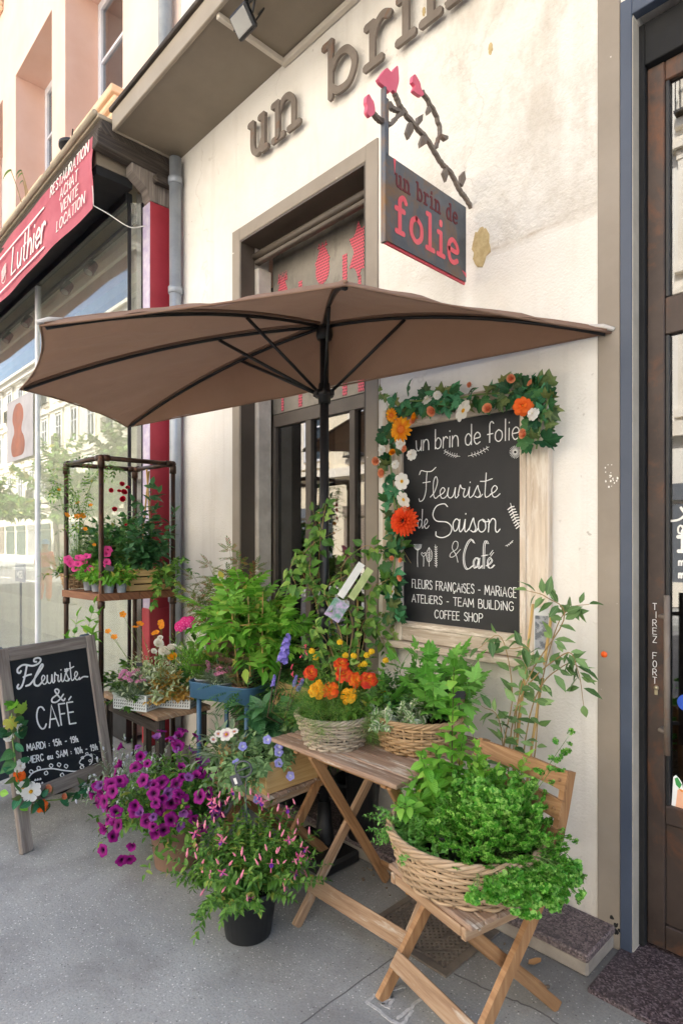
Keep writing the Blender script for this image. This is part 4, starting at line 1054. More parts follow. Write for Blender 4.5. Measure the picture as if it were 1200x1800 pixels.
bp([(198, 1240), (200, 1180), (198, 1165)], 3.5); bp([(198, 1165), (182, 1145), (186, 1130), (198, 1140), (210, 1130), (214, 1145), (198, 1165)], 3.5)
bp([(242, 1240), (242, 1090)], 3.5, False); bp([(242, 1090), (220, 1140), (228, 1190), (242, 1205), (262, 1180), (264, 1130), (242, 1090)], 3.5)
for k in range(6): bp([(226, 1125 + k * 13), (242, 1135 + k * 13), (259, 1122 + k * 13)], 2.5, False)
bp([(300, 1248), (297, 1160), (292, 1068)], 3.5)
for k in range(9): bp([(286, 1085 + k * 18), (296, 1095 + k * 18), (307, 1083 + k * 18)], 4, False)
part('chalk_writing', b, M['chalk'], bd)

# ================================================================== pavement A-board
fl = Vector((-3.25, .929 - 2.35, 0)); fr_ = Vector((-3.425, 1.50 - 2.35, 0))
wv = (fr_ - fl).normalized(); nv = Vector((wv.y, -wv.x, 0)).normalized()
if nv.dot(CAM - fl) < 0: nv = -nv
wid = (fr_ - fl).length
lean = .215; hgt = 1.0
up = (Vector((0, 0, hgt)) - nv * lean).normalized(); L_ = math.hypot(hgt, lean); face = wv.cross(up).normalized()
if face.dot(nv) < 0: face = -face
ab = thing('pavement_board', 'standing A-frame blackboard in grey timber reading Fleuriste and CAFÉ with opening hours', 'pavement sign', (fl + fr_) / 2)
rot = np.stack([np.array(wv), np.array(face), np.array(up)], 1)
def AB(u, v, d=0): return np.array(fl + wv * u + up * v + face * d)
M['greyframe'] = wood('silvered frame timber', '#6e625a', '#8f847b', '#aaa097', .85)
b = MB(); fwid = .062
for u0 in (fwid / 2, wid - fwid / 2):
    b.box(AB(u0, L_ / 2), (fwid, .03, L_), rot, .004)
b.box(AB(wid / 2, L_ - .035), (wid - 2 * fwid - .001, .028, .07), rot, .004); b.box(AB(wid / 2, .255), (wid - 2 * fwid - .001, .028, .075), rot, .004)
part('frame', b, M['greyframe'], ab)
b = MB(); b.box(AB(wid / 2, (.293 + L_ - .07) / 2, -.004), (wid - 2 * fwid - .001, .012, L_ - .07 - .293), rot); part('panel', b, M['slateblue'], ab)
# rear half
flb = fl - nv * .80; upb = (Vector((0, 0, hgt)) + nv * (.80 - lean - .03)).normalized(); Lb = hgt / upb.z
rotb = np.stack([np.array(wv), np.array(wv.cross(upb)), np.array(upb)], 1)
b = MB()
for u0 in (fwid / 2, wid - fwid / 2): b.box(np.array(flb + wv * u0 + upb * Lb / 2), (fwid, .028, Lb), rotb, .004)
b.box(np.array(flb + wv * wid / 2 + upb * (Lb / 2 + .06)), (wid - 2 * fwid - .001, .016, Lb - .14), rotb)
part('rear_board', b, paint('slate board', '#46525c', '#56626b', .7, 4, .1), ab)
pl0 = Vector(AB(0, 0, .0022))
def on_ab(px, py):
    d = ray(px, py); t_ = (pl0 - CAM).dot(face) / d.dot(face); return CAM + d * t_
def A(cx, cy): return on_ab(cx / 5.714, 1110 + cy / 5.714)
b = MB()
def al(text, font, p0, p1, hpx, pen=9, **kw):
    a, c = A(*p0), A(*p1); d = ((a + c) / 2 - CAM).dot(_F); s_ = d / FPX / 5.714
    ex = np.array(c - a); ey = np.array(up); write(b, text, font, a, ex, ey, face, hpx * s_, pen * s_ * 1.15, length=float(np.linalg.norm(ex)), depth=.0008, **kw)
def ap(pts, pen=9, curve=True):
    Q = [A(*p) for p in pts]; P = np.array([((q - fl).dot(wv), (q - fl).dot(up)) for q in Q])
    if curve: P = cr(P, 6)
    ap.n = (ap.n + 1) % 30
    b.ribbon(P, np.array(fl + face * .0022), np.array(wv), np.array(up), np.array(face), pen * .00085, .0008 + ap.n * .00002)
ap.n = 0
ap([(215, 395), (200, 418), (178, 405), (185, 370), (240, 335), (330, 345), (390, 320), (412, 285), (390, 265), (350, 275), (345, 300), (370, 305)], 12)
ap([(272, 345), (258, 420), (240, 500), (218, 556), (190, 576), (176, 558), (188, 532)], 12)
ap([(262, 548), (310, 525), (380, 430), (432, 350), (422, 330), (395, 375), (352, 470), (350, 530), (385, 545), (420, 515)], 12)
ap([(235, 460), (280, 440), (318, 430)], 11)
al('euriste', SCRIPT, (418, 532), (800, 482), 165, 10, gap=.0)
ap([(800, 482), (840, 455), (885, 455)], 10)
for k in range(5): ap([(668, 390), (668 + 18 * math.cos(k * 1.257), 390 + 18 * math.sin(k * 1.257))], 11, False)
ap([(655, 672), (640, 695), (600, 660), (555, 600), (570, 578), (595, 595), (580, 630), (530, 670), (525, 705), (560, 712), (600, 685), (640, 630)], 10)
al('CAFÉ', CAPS, (385, 985), (765, 918), 215, 13, gap=.16, wob=.01)
al('MARDi : 15h - 19h', CAPS, (277, 1200), (790, 1108), 62, 9, gap=.2, wob=.03)
al('MERC au SAM : 10h - 19h', CAPS, (288, 1325), (985, 1188), 62, 9, gap=.2, wob=.03)
ap([(330, 1540), (290, 1515), (290, 1470), (340, 1415), (430, 1385), (530, 1378), (640, 1395), (760, 1405), (860, 1395), (915, 1355), (960, 1330)], 8)
for x, y, s_ in ((395, 1395, -1), (470, 1400, 1), (520, 1370, -1), (600, 1360, -1), (630, 1420, 1), (670, 1375, -1), (730, 1425, 1), (830, 1385, -1), (320, 1430, -1)):
    ap([(x, y), (x - 22, y + 18 * s_), (x - 10, y + 40 * s_), (x + 14, y + 26 * s_), (x, y)], 5.5)
ap([(840, 1340), (800, 1320), (830, 1270), (880, 1240), (925, 1255), (925, 1310), (900, 1340)], 6)
for x, y in ((830, 1280), (875, 1240), (915, 1255), (905, 1310)): ap([(x, y), (x - 14, y - 14), (x + 6, y - 24), (x + 12, y - 6), (x, y)], 5)
for x, y in ((350, 1500), (375, 1495), (400, 1490), (390, 1540), (420, 1530)): ap([(x, y), (x + 6, y - 16), (x + 14, y - 6), (x, y)], 5)
part('chalk_writing', b, M['chalk'], ab)

# writing and stickers on the entrance door
b = MB()
for k, ch in enumerate('TIREZ FORT'):
    if ch == ' ': continue
    p = on_y(1137 + (k % 2) * .6, 1069 + k * 14.3, EY - .001); write(b, ch if ch != 'I' else 'I', CAPS, (-.806 - (.007 if ch != 'I' else -.003), EY - .0004, p.z - .004), (1, 0, 0), (0, 0, 1), (0, -1, 0), .024, .0021, length=.014 if ch != 'I' else .003, depth=.0006)
t = solo('painted_words', b, M['chalk'], 'white hand painted words TIREZ FORT running down the rusty door stile', 'lettering')
b = MB(); GX = EY + .0215
for k, (ch, px, py, hm, pen) in enumerate((('g', 1190, 938, .05, .006), ('f', 1190, 970, .09, .014), ('m', 1192, 994, .03, .005), ('m', 1192, 1016, .03, .006))):
    p = on_y(px, py, GX); write(b, ch, SLAB if ch == 'f' else PRINT, (p.x, GX, p.z), (1, 0, 0), (0, 0, 1), (0, -1, 0), hm, pen, depth=.0006)
p = on_y(1176, 916, GX); b.ribbon(cr([(p.x, p.z), (p.x + .03, p.z + .004), (p.x + .05, p.z + .02), (p.x + .06, p.z + .05)], 5), (0, GX, 0), (1, 0, 0), (0, 0, 1), (0, -1, 0), .008, .0007)
p2 = (p.x + .05, p.z + .03); b.ribbon(cr([p2, (p2[0] - .012, p2[1] + .02)], 4), (0, GX, 0), (1, 0, 0), (0, 0, 1), (0, -1, 0), .009, .0009)
solo('window_lettering', b, M['white'], 'white sticker letters and a flower twig on the entrance door glass', 'lettering')
b = MB(); p = on_y(1206, 1236, GX); b.prism(circ(p.x, p.z, .032, None, 28)[:-1], (0, GX, 0), (1, 0, 0), (0, 0, 1), (0, -1, 0), .0006)
solo('sticker', b, paint('blue sticker', '#2f56b8', '#2f56b8', .4, 5, 0), 'round blue sticker on the entrance door glass', 'sticker', 'stickers on the entrance door')
# grocery bag sticker
c = on_y(1190, 1425, GX)
st_ = thing('sticker', 'die cut sticker of a paper bag with tomato and aubergine low on the door glass', 'sticker', (c.x, GX, c.z), 0, 'stickers on the entrance door')
def stk(nm, pts, colr, lay):
    bb = MB(); P = [(q.x, q.z) for q in [on_y(1090 + x * .3448, 880 + y * .3444, GX) for x, y in pts]]
    bb.prism(P[::-1] if sum((P[i][0] - P[i - 1][0]) * (P[i][1] + P[i - 1][1]) for i in range(len(P))) > 0 else P, (0, GX - lay * .0005, 0), (1, 0, 0), (0, 0, 1), (0, -1, 0), .0004); part(nm, bb, paint('sticker ' + colr[1:], colr, colr, .45, 5, 0), st_)
stk('backing', [(268, 1410), (282, 1400), (300, 1420), (312, 1440), (318, 1470), (400, 1480), (420, 1800), (330, 1725), (270, 1725), (235, 1690), (232, 1650), (220, 1632), (240, 1620), (245, 1585), (258, 1570)], '#f2f2f0', 0)
stk('bag', [(290, 1475), (400, 1488), (410, 1720), (268, 1660)], '#efb795', 1)
stk('carrot_top', [(275, 1418), (290, 1412), (312, 1450), (300, 1470), (282, 1450)], '#3f9a4d', 1)
stk('carrot', [(292, 1468), (320, 1478), (340, 1488), (310, 1486)], '#e88b35', 2)
stk('aubergine', [(262, 1600), (272, 1620), (266, 1660), (248, 1650), (246, 1620)], '#5a3a8c', 2)
stk('tomato', [(242, 1660), (262, 1650), (300, 1656), (325, 1690), (310, 1718), (270, 1720), (244, 1690)], '#d8392f', 2)
b = MB(); p = on_y(1058, 1150, -.009); b.lathe([(0, 0), (.012, 0), (.012, .002), (0, .002)], (0, 0, 0), 18)
for V in b.V: V[:, [1, 2]] = V[:, [2, 1]]; V[:, 1] *= -1; V += np.array((p.x + .006, -.0072, p.z))
solo('sticker', b, paint('orange sticker', '#f2641e', '#f2641e', .5, 5, 0), 'small round orange sticker on the taupe pilaster', 'sticker')
b = MB(); r0 = random.Random(4); c = on_y(1080, 1628, -.0072)
for k in range(16):
    s_ = r0.uniform(.002, .009); x = c.x + r0.gauss(0, .012); z = c.z + r0.gauss(0, .02)
    b.prism([(x + s_ * math.cos(a) * r0.uniform(.6, 1.2), z + s_ * math.sin(a) * r0.uniform(.6, 1.3)) for a in np.linspace(0, 6.28, 8, endpoint=False)], (0, -.0072, 0), (1, 0, 0), (0, 0, 1), (0, -1, 0), .0006 + k * .00003)
part('paint_chip', b, M['blackmatt'], shop)
b = MB(); c = on_y(1072, 840, -.0072)
for k in range(22):
    s_ = r0.uniform(.001, .0035); x = c.x + r0.gauss(0, .012); z = c.z + r0.gauss(0, .022)
    b.prism([(x + s_ * math.cos(a), z + s_ * math.sin(a) * 1.4) for a in np.linspace(0, 6.28, 6, endpoint=False)], (0, -.0072, 0), (1, 0, 0), (0, 0, 1), (0, -1, 0), .0005 + k * .00002)
part('paint_splash', b, M['white'], shop)
# ================================================================== furniture
M['teak'] = wood('oiled acacia', '#86603f', '#a27a54', '#b8916a', .55)
M['teakworn'] = wood('sun worn acacia', '#8a6a50', '#a98a6c', '#bfa588', .7, ('#bfb2a0', .56))
M['topworn'] = wood('peeling table boards', '#806757', '#a0846f', '#b89e88', .75, ('#cfc3b4', .52))
M['screw'] = paint('screw steel', '#6a6762', '#8a8680', .4, 30, 0, metal=.8)
def screws(b, pts, d, r=.004):
    for p in pts:
        p = np.array(p, float); d_ = norm(d); b.tube([p - d_ * .001, p + d_ * .0015], r, 8)

# folding table
TX0, TX1, TY0, TY1, TZ = -2.075, -1.362, -.768, -.128, .71
tb = thing('folding_table', 'small slatted wooden folding table holding two round flower baskets', 'table', ((TX0 + TX1) / 2, (TY0 + TY1) / 2, 0))
b = MB(); n_ = 8; sw = (TY1 - TY0) / n_
for k in range(n_):
    b.bx(TX0 + random.uniform(0, .003), TX1 - random.uniform(0, .003), TY0 + k * sw + .002, TY0 + (k + 1) * sw - .002, TZ - .018, TZ, .003)
part('tabletop', b, M['topworn'], tb)
b = MB(); 
for x in (TX0 + .13, TX1 - .09): b.bx(x - .012, x + .012, TY0 + .03, TY1 - .03, TZ - .045, TZ - .0185, .002)
for y in (TY0 + .05, TY1 - .05): b.bx(TX0 + .146, TX1 - .105, y - .01, y + .01, TZ - .043, TZ - .0185, .002)
part('apron', b, M['teak'], tb)
def leg(parent, p0, p1, w=.022, h=.042, mat='teak'):
    bb = MB(); bb.bar(p0, p1, w, h, (1, 0, 0) if False else (0, 0, 1), .003); part('leg', bb, M[mat], parent)
leg(tb, (-1.835, TY0 + .03, TZ - .02), (-1.835, -.285, 0.004)); leg(tb, (-1.412, TY0 + .03, TZ - .02), (-1.412, -.285, 0.004))
leg(tb, (-1.866, TY1 - .05, TZ - .02), (-1.866, -.80, 0.004), mat='teakworn'); leg(tb, (-1.380, TY1 - .05, TZ - .02), (-1.380, -.80, 0.004), mat='teakworn')
b = MB(); f = lambda z: -.80 + (TY1 - .05 + .80) * z / (TZ - .02)
b.bar((-1.90, f(.135) - .028, .135), (-1.345, f(.135) - .028, .135), .012, .062, (0, .74, 1), .002); screws(b, [(-1.36, f(.15) - .033, .15), (-1.36, f(.12) - .035, .12)], (0, -1, .4)); part('stretcher', b, M['teakworn'], tb)
b = MB(); b.bar((-1.82, -.33, .10), (-1.43, -.33, .10), .012, .05, (0, -.7, 1), .002); part('stretcher', b, M['teak'], tb)

def folding_chair(label, loc, rz, wd=.40, mirror=False):
    t = thing('folding_chair', label, 'chair', loc, rz, 'slatted folding chairs')
    P = lambda nm, bb, m: part(nm, bb, M[m], t, True)
    b = MB()
    for k in range(6): b.bx(0, wd, .01 + k * .056, .01 + k * .056 + .052, .432, .45, .003)
    P('seat', b, 'topworn')
    for x in (.028, wd - .028):
        b = MB(); b.bx(x - .010, x + .010, .005, .36, .395, .4315, .003); screws(b, [(wd - .017, .06, .413), (wd - .017, .25, .413)] if x > .2 else [], (1, 0, 0), .006); P('seat_rail', b, 'teakworn')
    b = MB(); b.bx(.04, wd - .04, .006, .024, .398, .4315, .003); P('front_rail', b, 'teakworn')
    for x in (.010, wd - .010):
        b = MB()
        prof = [(-.045, 0), (.30, .43), (.335, .475), (.455, .80), (.468, .79)]
        cen = cr([(-.03, .003), (.14, .215), (.315, .435), (.40, .62), (.455, .805)], 6)
        T = np.gradient(cen, axis=0); T /= np.linalg.norm(T, axis=1)[:, None]; N = np.stack([T[:, 1], -T[:, 0]], 1)
        A_ = cen + N * .021; B_ = cen - N * .021
        b.prism([tuple(p) for p in A_] + [tuple(p) for p in B_[::-1]], (x - .010, 0, 0), (0, 1, 0), (0, 0, 1), (1, 0, 0), .020)
        P('leg', b, 'teak')
    for x in (.056, wd - .056):
        b = MB(); b.bar((x, .04, .405), (x, .455, .004), .018, .04, (0, 0, 1), .003); P('leg', b, 'teak')
    b = MB(); b.bar((.0, .034, .115), (wd, .034, .115), .012, .058, (0, .8, 1), .002); P('stretcher', b, 'teakworn')
    b = MB(); b.bar((.066, .395, .09), (wd - .066, .395, .09), .012, .048, (0, -.95, 1), .002); P('stretcher', b, 'teak')
    b = MB()
    for k in range(3):
        z = .778 - k * .084; y = .416 - (k) * .029
        for i in range(6):
            x0 = -.004 + (wd + .008) * i / 6; x1 = -.004 + (wd + .008) * (i + 1) / 6; bow = lambda q: .012 * (1 - ((q - wd / 2) / (wd / 2)) ** 2)
        pts = np.array([(q, y + .018 * (1 - ((q - wd / 2) / (wd / 2)) ** 2)) for q in np.linspace(-.004, wd + .004, 9)])
        V = []; 
        for q, yy in pts:
            for dy, dz in ((-.006, -.027), (.006, -.027), (.026, .027), (.014, .027)): V.append((q, yy + dy, z + dz))
        F = [(i * 4 + j, i * 4 + (j + 1) % 4, (i + 1) * 4 + (j + 1) % 4, (i + 1) * 4 + j) for i in range(8) for j in range(4)] + [(3, 2, 1, 0), (32, 33, 34, 35)]
        uv = [(v[1] * 2 + v[2] + k * 3.3, v[0] + k * 1.7) for v in V]
        b.add(V, F, 0, False, uv)
        screws(b, [(.022, y + .004, z), (wd - .022, y + .004, z)], (0, -1, .2), .006)
    P('backrest', b, 'teak')
    return t
ch1 = folding_chair('wooden folding chair nearest the street holding the big herb basket', (-1.371, 1.539 - 2.35, 0), math.radians(-12.4))
ch2 = folding_chair('wooden folding chair beside the table holding a planted wooden crate', (-2.525, 1.555 - 2.35, 0), math.radians(2), .44)

# bench behind the A-board
bn = thing('plant_bench', 'low plank bench with dark legs holding two white plastic crates', 'bench', (-3.6, -.6, 0))
b = MB(); bx0, bx1, by0, by1, bz = -4.05, -3.24, -.70, -.34, .545
for k in range(3): b.bx(bx0, bx1, by0 + k * .12 + .001, by0 + (k + 1) * .12 - .001, bz - .03, bz, .004)
part('top', b, M['teakworn'], bn)
for x in (bx0 + .04, bx1 - .04):
    for y in (by0 + .04, by1 - .04):
        b = MB(); b.bx(x - .022, x + .022, y - .022, y + .022, 0, bz - .031, .003); part('leg', b, M['oldwood'], bn)
b = MB(); b.bx(bx0 + .063, bx1 - .063, by0 + .03, by0 + .05, bz - .12, bz - .06, .003); part('rail', b, M['oldwood'], bn)

# blue trolley
ta = math.radians(18.8); TT = (-3.045, 1.718 - 2.35, 0)
tr = thing('plant_stand', 'blue metal plant stand with a rounded tray full of potted plants', 'plant stand', TT, ta)
M['blue'] = paint('dusty blue enamel', '#3f6482', '#4a7090', .45, 4, .1, 60, speck=(40, .74, '#9fb3c2'))
def tray(z, h):
    b = MB(); L2, W2, rr = .45, .35, .06
    def ring(ins, zz):
        pts = []
        for cx, cy, a0 in ((L2 - rr, rr, -90), (L2 - rr, W2 - rr, 0), (rr, W2 - rr, 90), (rr, rr, 180)):
            for k in range(7):
                a = math.radians(a0 + k * 15); pts.append((cx + (rr - ins) * math.cos(a), cy + (rr - ins) * math.sin(a), zz))
        return pts
    R = [ring(.012, z), ring(.003, z + .004), ring(0, z + h - .004), ring(-.004, z + h), ring(.002, z + h + .003), ring(.006, z + h), ring(.006, z + .012)]
    n = 28; V = [p for r in R for p in r]; F = [(i * n + j, i * n + (j + 1) % n, (i + 1) * n + (j + 1) % n, (i + 1) * n + j) for i in range(len(R) - 1) for j in range(n)]
    F += [tuple(range(n))[::-1], tuple(range(6 * n, 7 * n))]
    b.add(V, F, 0, True); return b
for z, h in ((.68, .092),): part('tray', tray(z, h), M['blue'], tr, True)
for x, y in ((.06, .05), (.39, .05), (.06, .30), (.39, .30)):
    b = MB(); b.tube([(x, y, .0), (x, y, .679)], .0135, 12); part('leg', b, M['blue'], tr, True)

# pipe rack
rk = thing('pipe_rack', 'tall rusty pipe plant rack with a thick timber shelf', 'plant rack', (-3.96, -.6, 0))
RKX0, RKX1, RKY0, RKY1 = -4.21, -3.72, -.845, -.365
pr = {'a': (-3.73, 1.526 - 2.35), 'b': (-3.70, 2.0 - 2.35), 'c': (-4.217, 1.488 - 2.35), 'd': (-4.10, 1.94 - 2.35)}
pr['d'] = (-4.17, 1.95 - 2.35)
M['pipe'] = make_rust('brown iron pipe', '#3b2f28', '#4d3d33', '#6b4630', .5, .7, .6, .45, 8)
RZ = 2.085; SZ = 1.235
for k in 'abcd':
    x, y = pr[k]; b = MB(); b.tube([(x, y, .0), (x, y, RZ - .03)], .0155, 12); part('post', b, M['pipe'], rk)
    b = MB(); b.tube([(x, y, RZ - .065), (x, y, RZ - .02), (x, y, RZ + .004)], [.022, .022, .014], 12); b.lathe([(0, -.021), (.015, -.015), (.021, 0), (.015, .015), (0, .021)], (x, y, RZ), 12)
    b.lathe([(.0165, 0), (.023, .003), (.023, .045), (.0165, .048)], (x, y, SZ - .095), 12)
    part('elbow', b, M['pipe'], rk)
for k, l in (('a', 'b'), ('b', 'd'), ('d', 'c'), ('c', 'a')):
    p = np.array((*pr[k], RZ)); q = np.array((*pr[l], RZ)); d = norm(q - p); b = MB()
    b.tube([p + d * .02, q - d * .02], .0155, 12); b.tube([p + d * .012, p + d * .05], .021, 12); b.tube([q - d * .05, q - d * .012], .021, 12); part('rail', b, M['pipe'], rk)
M['shelfwood'] = wood('reddish shelf timber', '#5f3b28', '#7d5238', '#94694a', .6)
b = MB()
cc = [np.array(pr[k]) for k in 'cabd']; ctr = sum(cc) / 4
cc = [c + norm(c - ctr) * .03 for c in cc]
for k in range(4):
    A0 = cc[0] + (cc[3] - cc[0]) * k / 4; A1 = cc[1] + (cc[2] - cc[1]) * k / 4; B1 = cc[1] + (cc[2] - cc[1]) * ((k + 1) / 4 - .006); B0 = cc[0] + (cc[3] - cc[0]) * ((k + 1) / 4 - .006)
    V = [(*p, z) for z in (SZ - .045, SZ) for p in (A0, A1, B1, B0)]; o_ = k * 1.37
    b.add(V, [(3, 2, 1, 0), (4, 5, 6, 7), (0, 1, 5, 4), (1, 2, 6, 5), (2, 3, 7, 6), (3, 0, 4, 7)], 0, False, [(v[1] + v[2] + o_, v[0] + o_) for v in V])
part('shelf', b, M['shelfwood'], rk)

# half parasol
pz = 1.55
PX, PYY = -2.221, -.32
ps = thing('half_parasol', 'taupe half parasol on a black pole shading the tables against the wall', 'parasol', (PX, PYY, 0))
M['canvas'] = paint('taupe canvas', '#8a6c58', '#967864', .85, 3, .2, 220)
_m = M['canvas']; _t = _m.node_tree; _bs = _t.nodes['Principled BSDF']; _tr = _t.nodes.new('ShaderNodeBsdfTranslucent'); _mx = _t.nodes.new('ShaderNodeMixShader')
_wv = _t.nodes.new('ShaderNodeTexNoise'); _tc = _t.nodes.new('ShaderNodeTexCoord'); _t.links.new(_tc.outputs['Object'], _wv.inputs['Vector']); _wv.inputs['Scale'].default_value = 4.5; _wv.inputs['Detail'].default_value = 4; _wv.inputs['Distortion'].default_value = 1.2
_bp = _t.nodes.new('ShaderNodeBump'); _bp.inputs['Strength'].default_value = .35; _bp.inputs['Distance'].default_value = .03; _t.links.new(_wv.outputs[0], _bp.inputs['Height']); _t.links.new(_bp.outputs[0], _bs.inputs['Normal'])
_tr.inputs[0].default_value = c4('#a07e66'); _mx.inputs[0].default_value = .24
_t.links.new(_bs.outputs[0], _mx.inputs[1]); _t.links.new(_tr.outputs[0], _mx.inputs[2]); _t.links.new(_mx.outputs[0], _t.nodes['Material Output'].inputs[0])
def rim(px, py, r):
    d = ray(px, py); t_ = r / d.z; return np.array(CAM + d * t_)
tips = [rim(1073, 579, .82), rim(608, 494, .80), rim(71, 567, .80), rim(36, 680, .80), rim(224, 748, .815)]
apex = np.array((PX, PYY - .005, 2.655)); 
b = MB()
NV = 26
for i in range(5):
    P, Q = tips[i], tips[(i + 1) % 5]; V = []; idx = {}
    for a in range(NV + 1):
        for c in range(a + 1):
            t_ = a / NV; s_ = c / a if a else 0
            p = apex + (P - apex) * t_ * (1 - s_) + (Q - apex) * t_ * s_
            sag = 4 * s_ * (1 - s_)
            mid = (P + Q) / 2 - apex
            p = p - mid * (.032 if i < 4 else .0) * sag * t_ ** 3                      # the hem curves in between the ribs
            p = p + np.array((0, 0, .06)) * (4 * t_ * (1 - t_)) * (1 - .35 * sag) + np.array((0, 0, .007)) * sag * t_ * math.sin(s_ * 13 + i * 2 + t_ * 4) + np.array((0, 0, .004)) * sag * math.sin(s_ * 31 + t_ * 17 + i)
            if a == NV: p = p - np.array((0, 0, .012))
            idx[(a, c)] = len(V); V.append(p)
    F = []
    for a in range(NV):
        for c in range(a + 1):
            F.append((idx[(a, c)], idx[(a + 1, c)], idx[(a + 1, c + 1)]))
            if c < a: F.append((idx[(a, c)], idx[(a + 1, c + 1)], idx[(a, c + 1)]))
    b.add(V, F, 0, True)
part('canopy', b, M['canvas'], ps)
b = MB()
for i in range(5):                                              # stitched hem
    P, Q = tips[i], tips[(i + 1) % 5]; mid = (P + Q) / 2 - apex
    b.tube([P + (Q - P) * s_ - mid * (.032 if i < 4 else 0) * 4 * s_ * (1 - s_) - np.array((0, 0, .012)) for s_ in np.linspace(0, 1, 15)], .0045, 5)
part('hem', b, M['canvas'], ps)
for k, tp in enumerate(tips):                                   # doubled seam over each rib
    arc = [apex + (tp - apex) * t_ + np.array((0, 0, .06 * 4 * t_ * (1 - t_) - .004)) for t_ in np.linspace(.02, .99, 14)]
    b = MB(); b.tube(arc, .0075, 5); part('seam', b, M['canvas'], ps)
M['pale'] = paint('pale tip tape', '#b9b2aa', '#cfc9c2', .8, 20, .1)
for k in (0, 2):
    b = MB(); d = norm(tips[k] - apex); b.tube([tips[k] - d * .08 + (0, 0, .012), tips[k] - d * .03 + (0, 0, .01), tips[k] + d * .012], [.006, .011, .008], 6); part('tip_pocket', b, M['pale'], ps)
top = np.array((PX, PYY, 2.61)); run = np.array((PX, PYY, 2.30))
for k, tp in enumerate(tips):
    arc = [apex + (tp - apex) * t_ + np.array((0, 0, .06 * 4 * t_ * (1 - t_) - .022)) for t_ in np.linspace(0.02, .985, 12)]
    b = MB(); b.tube(arc, .0085, 6); r_ = part('rib', b, M['black'], ps)
    m_ = apex + (tp - apex) * .34 + np.array((0, 0, .06 * 4 * .34 * .66 - .03))
    d = norm((tp - run) * (1, 1, 0)); b = MB(); b.tube([run + d * .035, m_], .0085, 6); part('strut', b, M['black'], r_)
b = MB(); b.lathe([(0, -.04), (.035, -.04), (.042, -.02), (.042, .015), (.03, .03), (0, .03)], top, 16); part('hub', b, M['black'], ps)
b = MB(); b.lathe([(.024, -.05), (.030, -.05), (.032, -.02), (.046, -.015), (.046, .012), (.03, .016), (.028, .05), (.024, .05)], run, 18)
for tp in tips: d = norm((tp - run) * (1, 1, 0)); b.box(run + d * .045, (.02, .02, .03), None, .003)
part('runner', b, M['black'], ps)
b = MB(); b.tube([(PX, PYY, .07), (PX, PYY, 2.59)], .0225, 16); b.tube([(PX, PYY, 1.18), (PX, PYY, 1.24)], .028, 14); part('pole', b, paint('grey black pole', '#2c2c2e', '#363638', .4, 5, .05, metal=.5), ps)
b = MB(); b.bx(PX - .19, PX + .19, PYY - .18, PYY + .065, .001, .06, .015); b.lathe([(.05, .0), (.045, .03), (.03, .2), (.0225, .2)], (PX, PYY, .06), 18); part('base', b, M['black'], ps)
# ================================================================== leaf and flower templates
PROF = {'ovate': [(0, .04), (.12, .30), (.32, .50), (.55, .44), (.78, .24), (.93, .08), (1, .01)], 'lance': [(0, .03), (.2, .32), (.45, .5), (.7, .34), (.9, .12), (1, .01)],
        'oval': [(0, .05), (.15, .34), (.4, .5), (.65, .47), (.88, .26), (1, .03)], 'heart': [(-.06, .22), (.05, .44), (.25, .5), (.5, .4), (.75, .2), (.92, .07), (1, .01)],
        'strap': [(0, .4), (.3, .5), (.7, .4), (1, .02)], 'petal': [(0, .10), (.3, .28), (.62, .5), (.85, .44), (.97, .22), (1, .05)], 'narrow': [(0, .2), (.35, .46), (.7, .5), (.92, .25), (1, .02)]}
def leaf(w=.5, prof='ovate', fold=.18, curl=.3, wave=0.0, mat=0):
    P = PROF[prof]; V = []; uv = []
    for i, (y, h) in enumerate(P):
        z = -curl * y * y; a = h * w; wv = wave * (1 if i % 2 else -1) * h
        V += [(-a, y, z + fold * a * 2 + wv), (0, y, z), (a, y, z + fold * a * 2 - wv)]; uv += [(-h * 2, y), (0, y), (h * 2, y)]
    F = []
    for i in range(len(P) - 1):
        k = i * 3; F += [(k, k + 1, k + 4, k + 3), (k + 1, k + 2, k + 5, k + 4)]
    return Tm(V, F, uv, mat)
def lobed(pts, cup=.25, mat=0):
    """right half outline from base to tip; mirrored"""
    full = pts + [(-x, y) for x, y in pts[::-1][1:]]
    c = (0, .32); V = [(0, .32, .03)]; uv = [(0, .32)]
    for x, y in full:
        r2 = x * x + (y - .32) ** 2; V.append((x, y, -cup * r2 + .05 * abs(x))); uv.append((x * 1.6, y))
    n = len(full); return Tm(V, [(0, 1 + (i + 1) % n, 1 + i) for i in range(n)], uv, mat)
IVY = lobed([(0, 0), (.16, -.10), (.36, -.04), (.50, .12), (.34, .28), (.46, .52), (.22, .54), (.10, .82), (0, 1.0)], .55)
GRAPE = lobed([(0, 0), (.12, -.14), (.30, -.16), (.46, -.02), (.56, .16), (.44, .26), (.58, .46), (.50, .62), (.30, .60), (.28, .78), (.12, .84), (0, 1.05)], .55)
MAPLE = lobed([(0, 0), (.10, -.06), (.42, -.10), (.24, .10), (.60, .28), (.50, .36), (.66, .52), (.22, .44), (.30, .72), (.16, .74), (.10, .92), (0, 1.1)], .2)
OVATE, OVAL, LANCE, HEART, STRAP = leaf(.55), leaf(.62, 'oval'), leaf(.30, 'lance'), leaf(.8, 'heart'), leaf(.07, 'strap', .1, .35)
BROAD = leaf(.7, 'ovate', .12, .35, .06); SERR = leaf(.62, 'ovate', .15, .25, .10)
def T34(x=0, y=0, z=0, d=(0, 1, 0), up=(0, 0, 1), s=1): return M34((x, y, z), d, up, s)
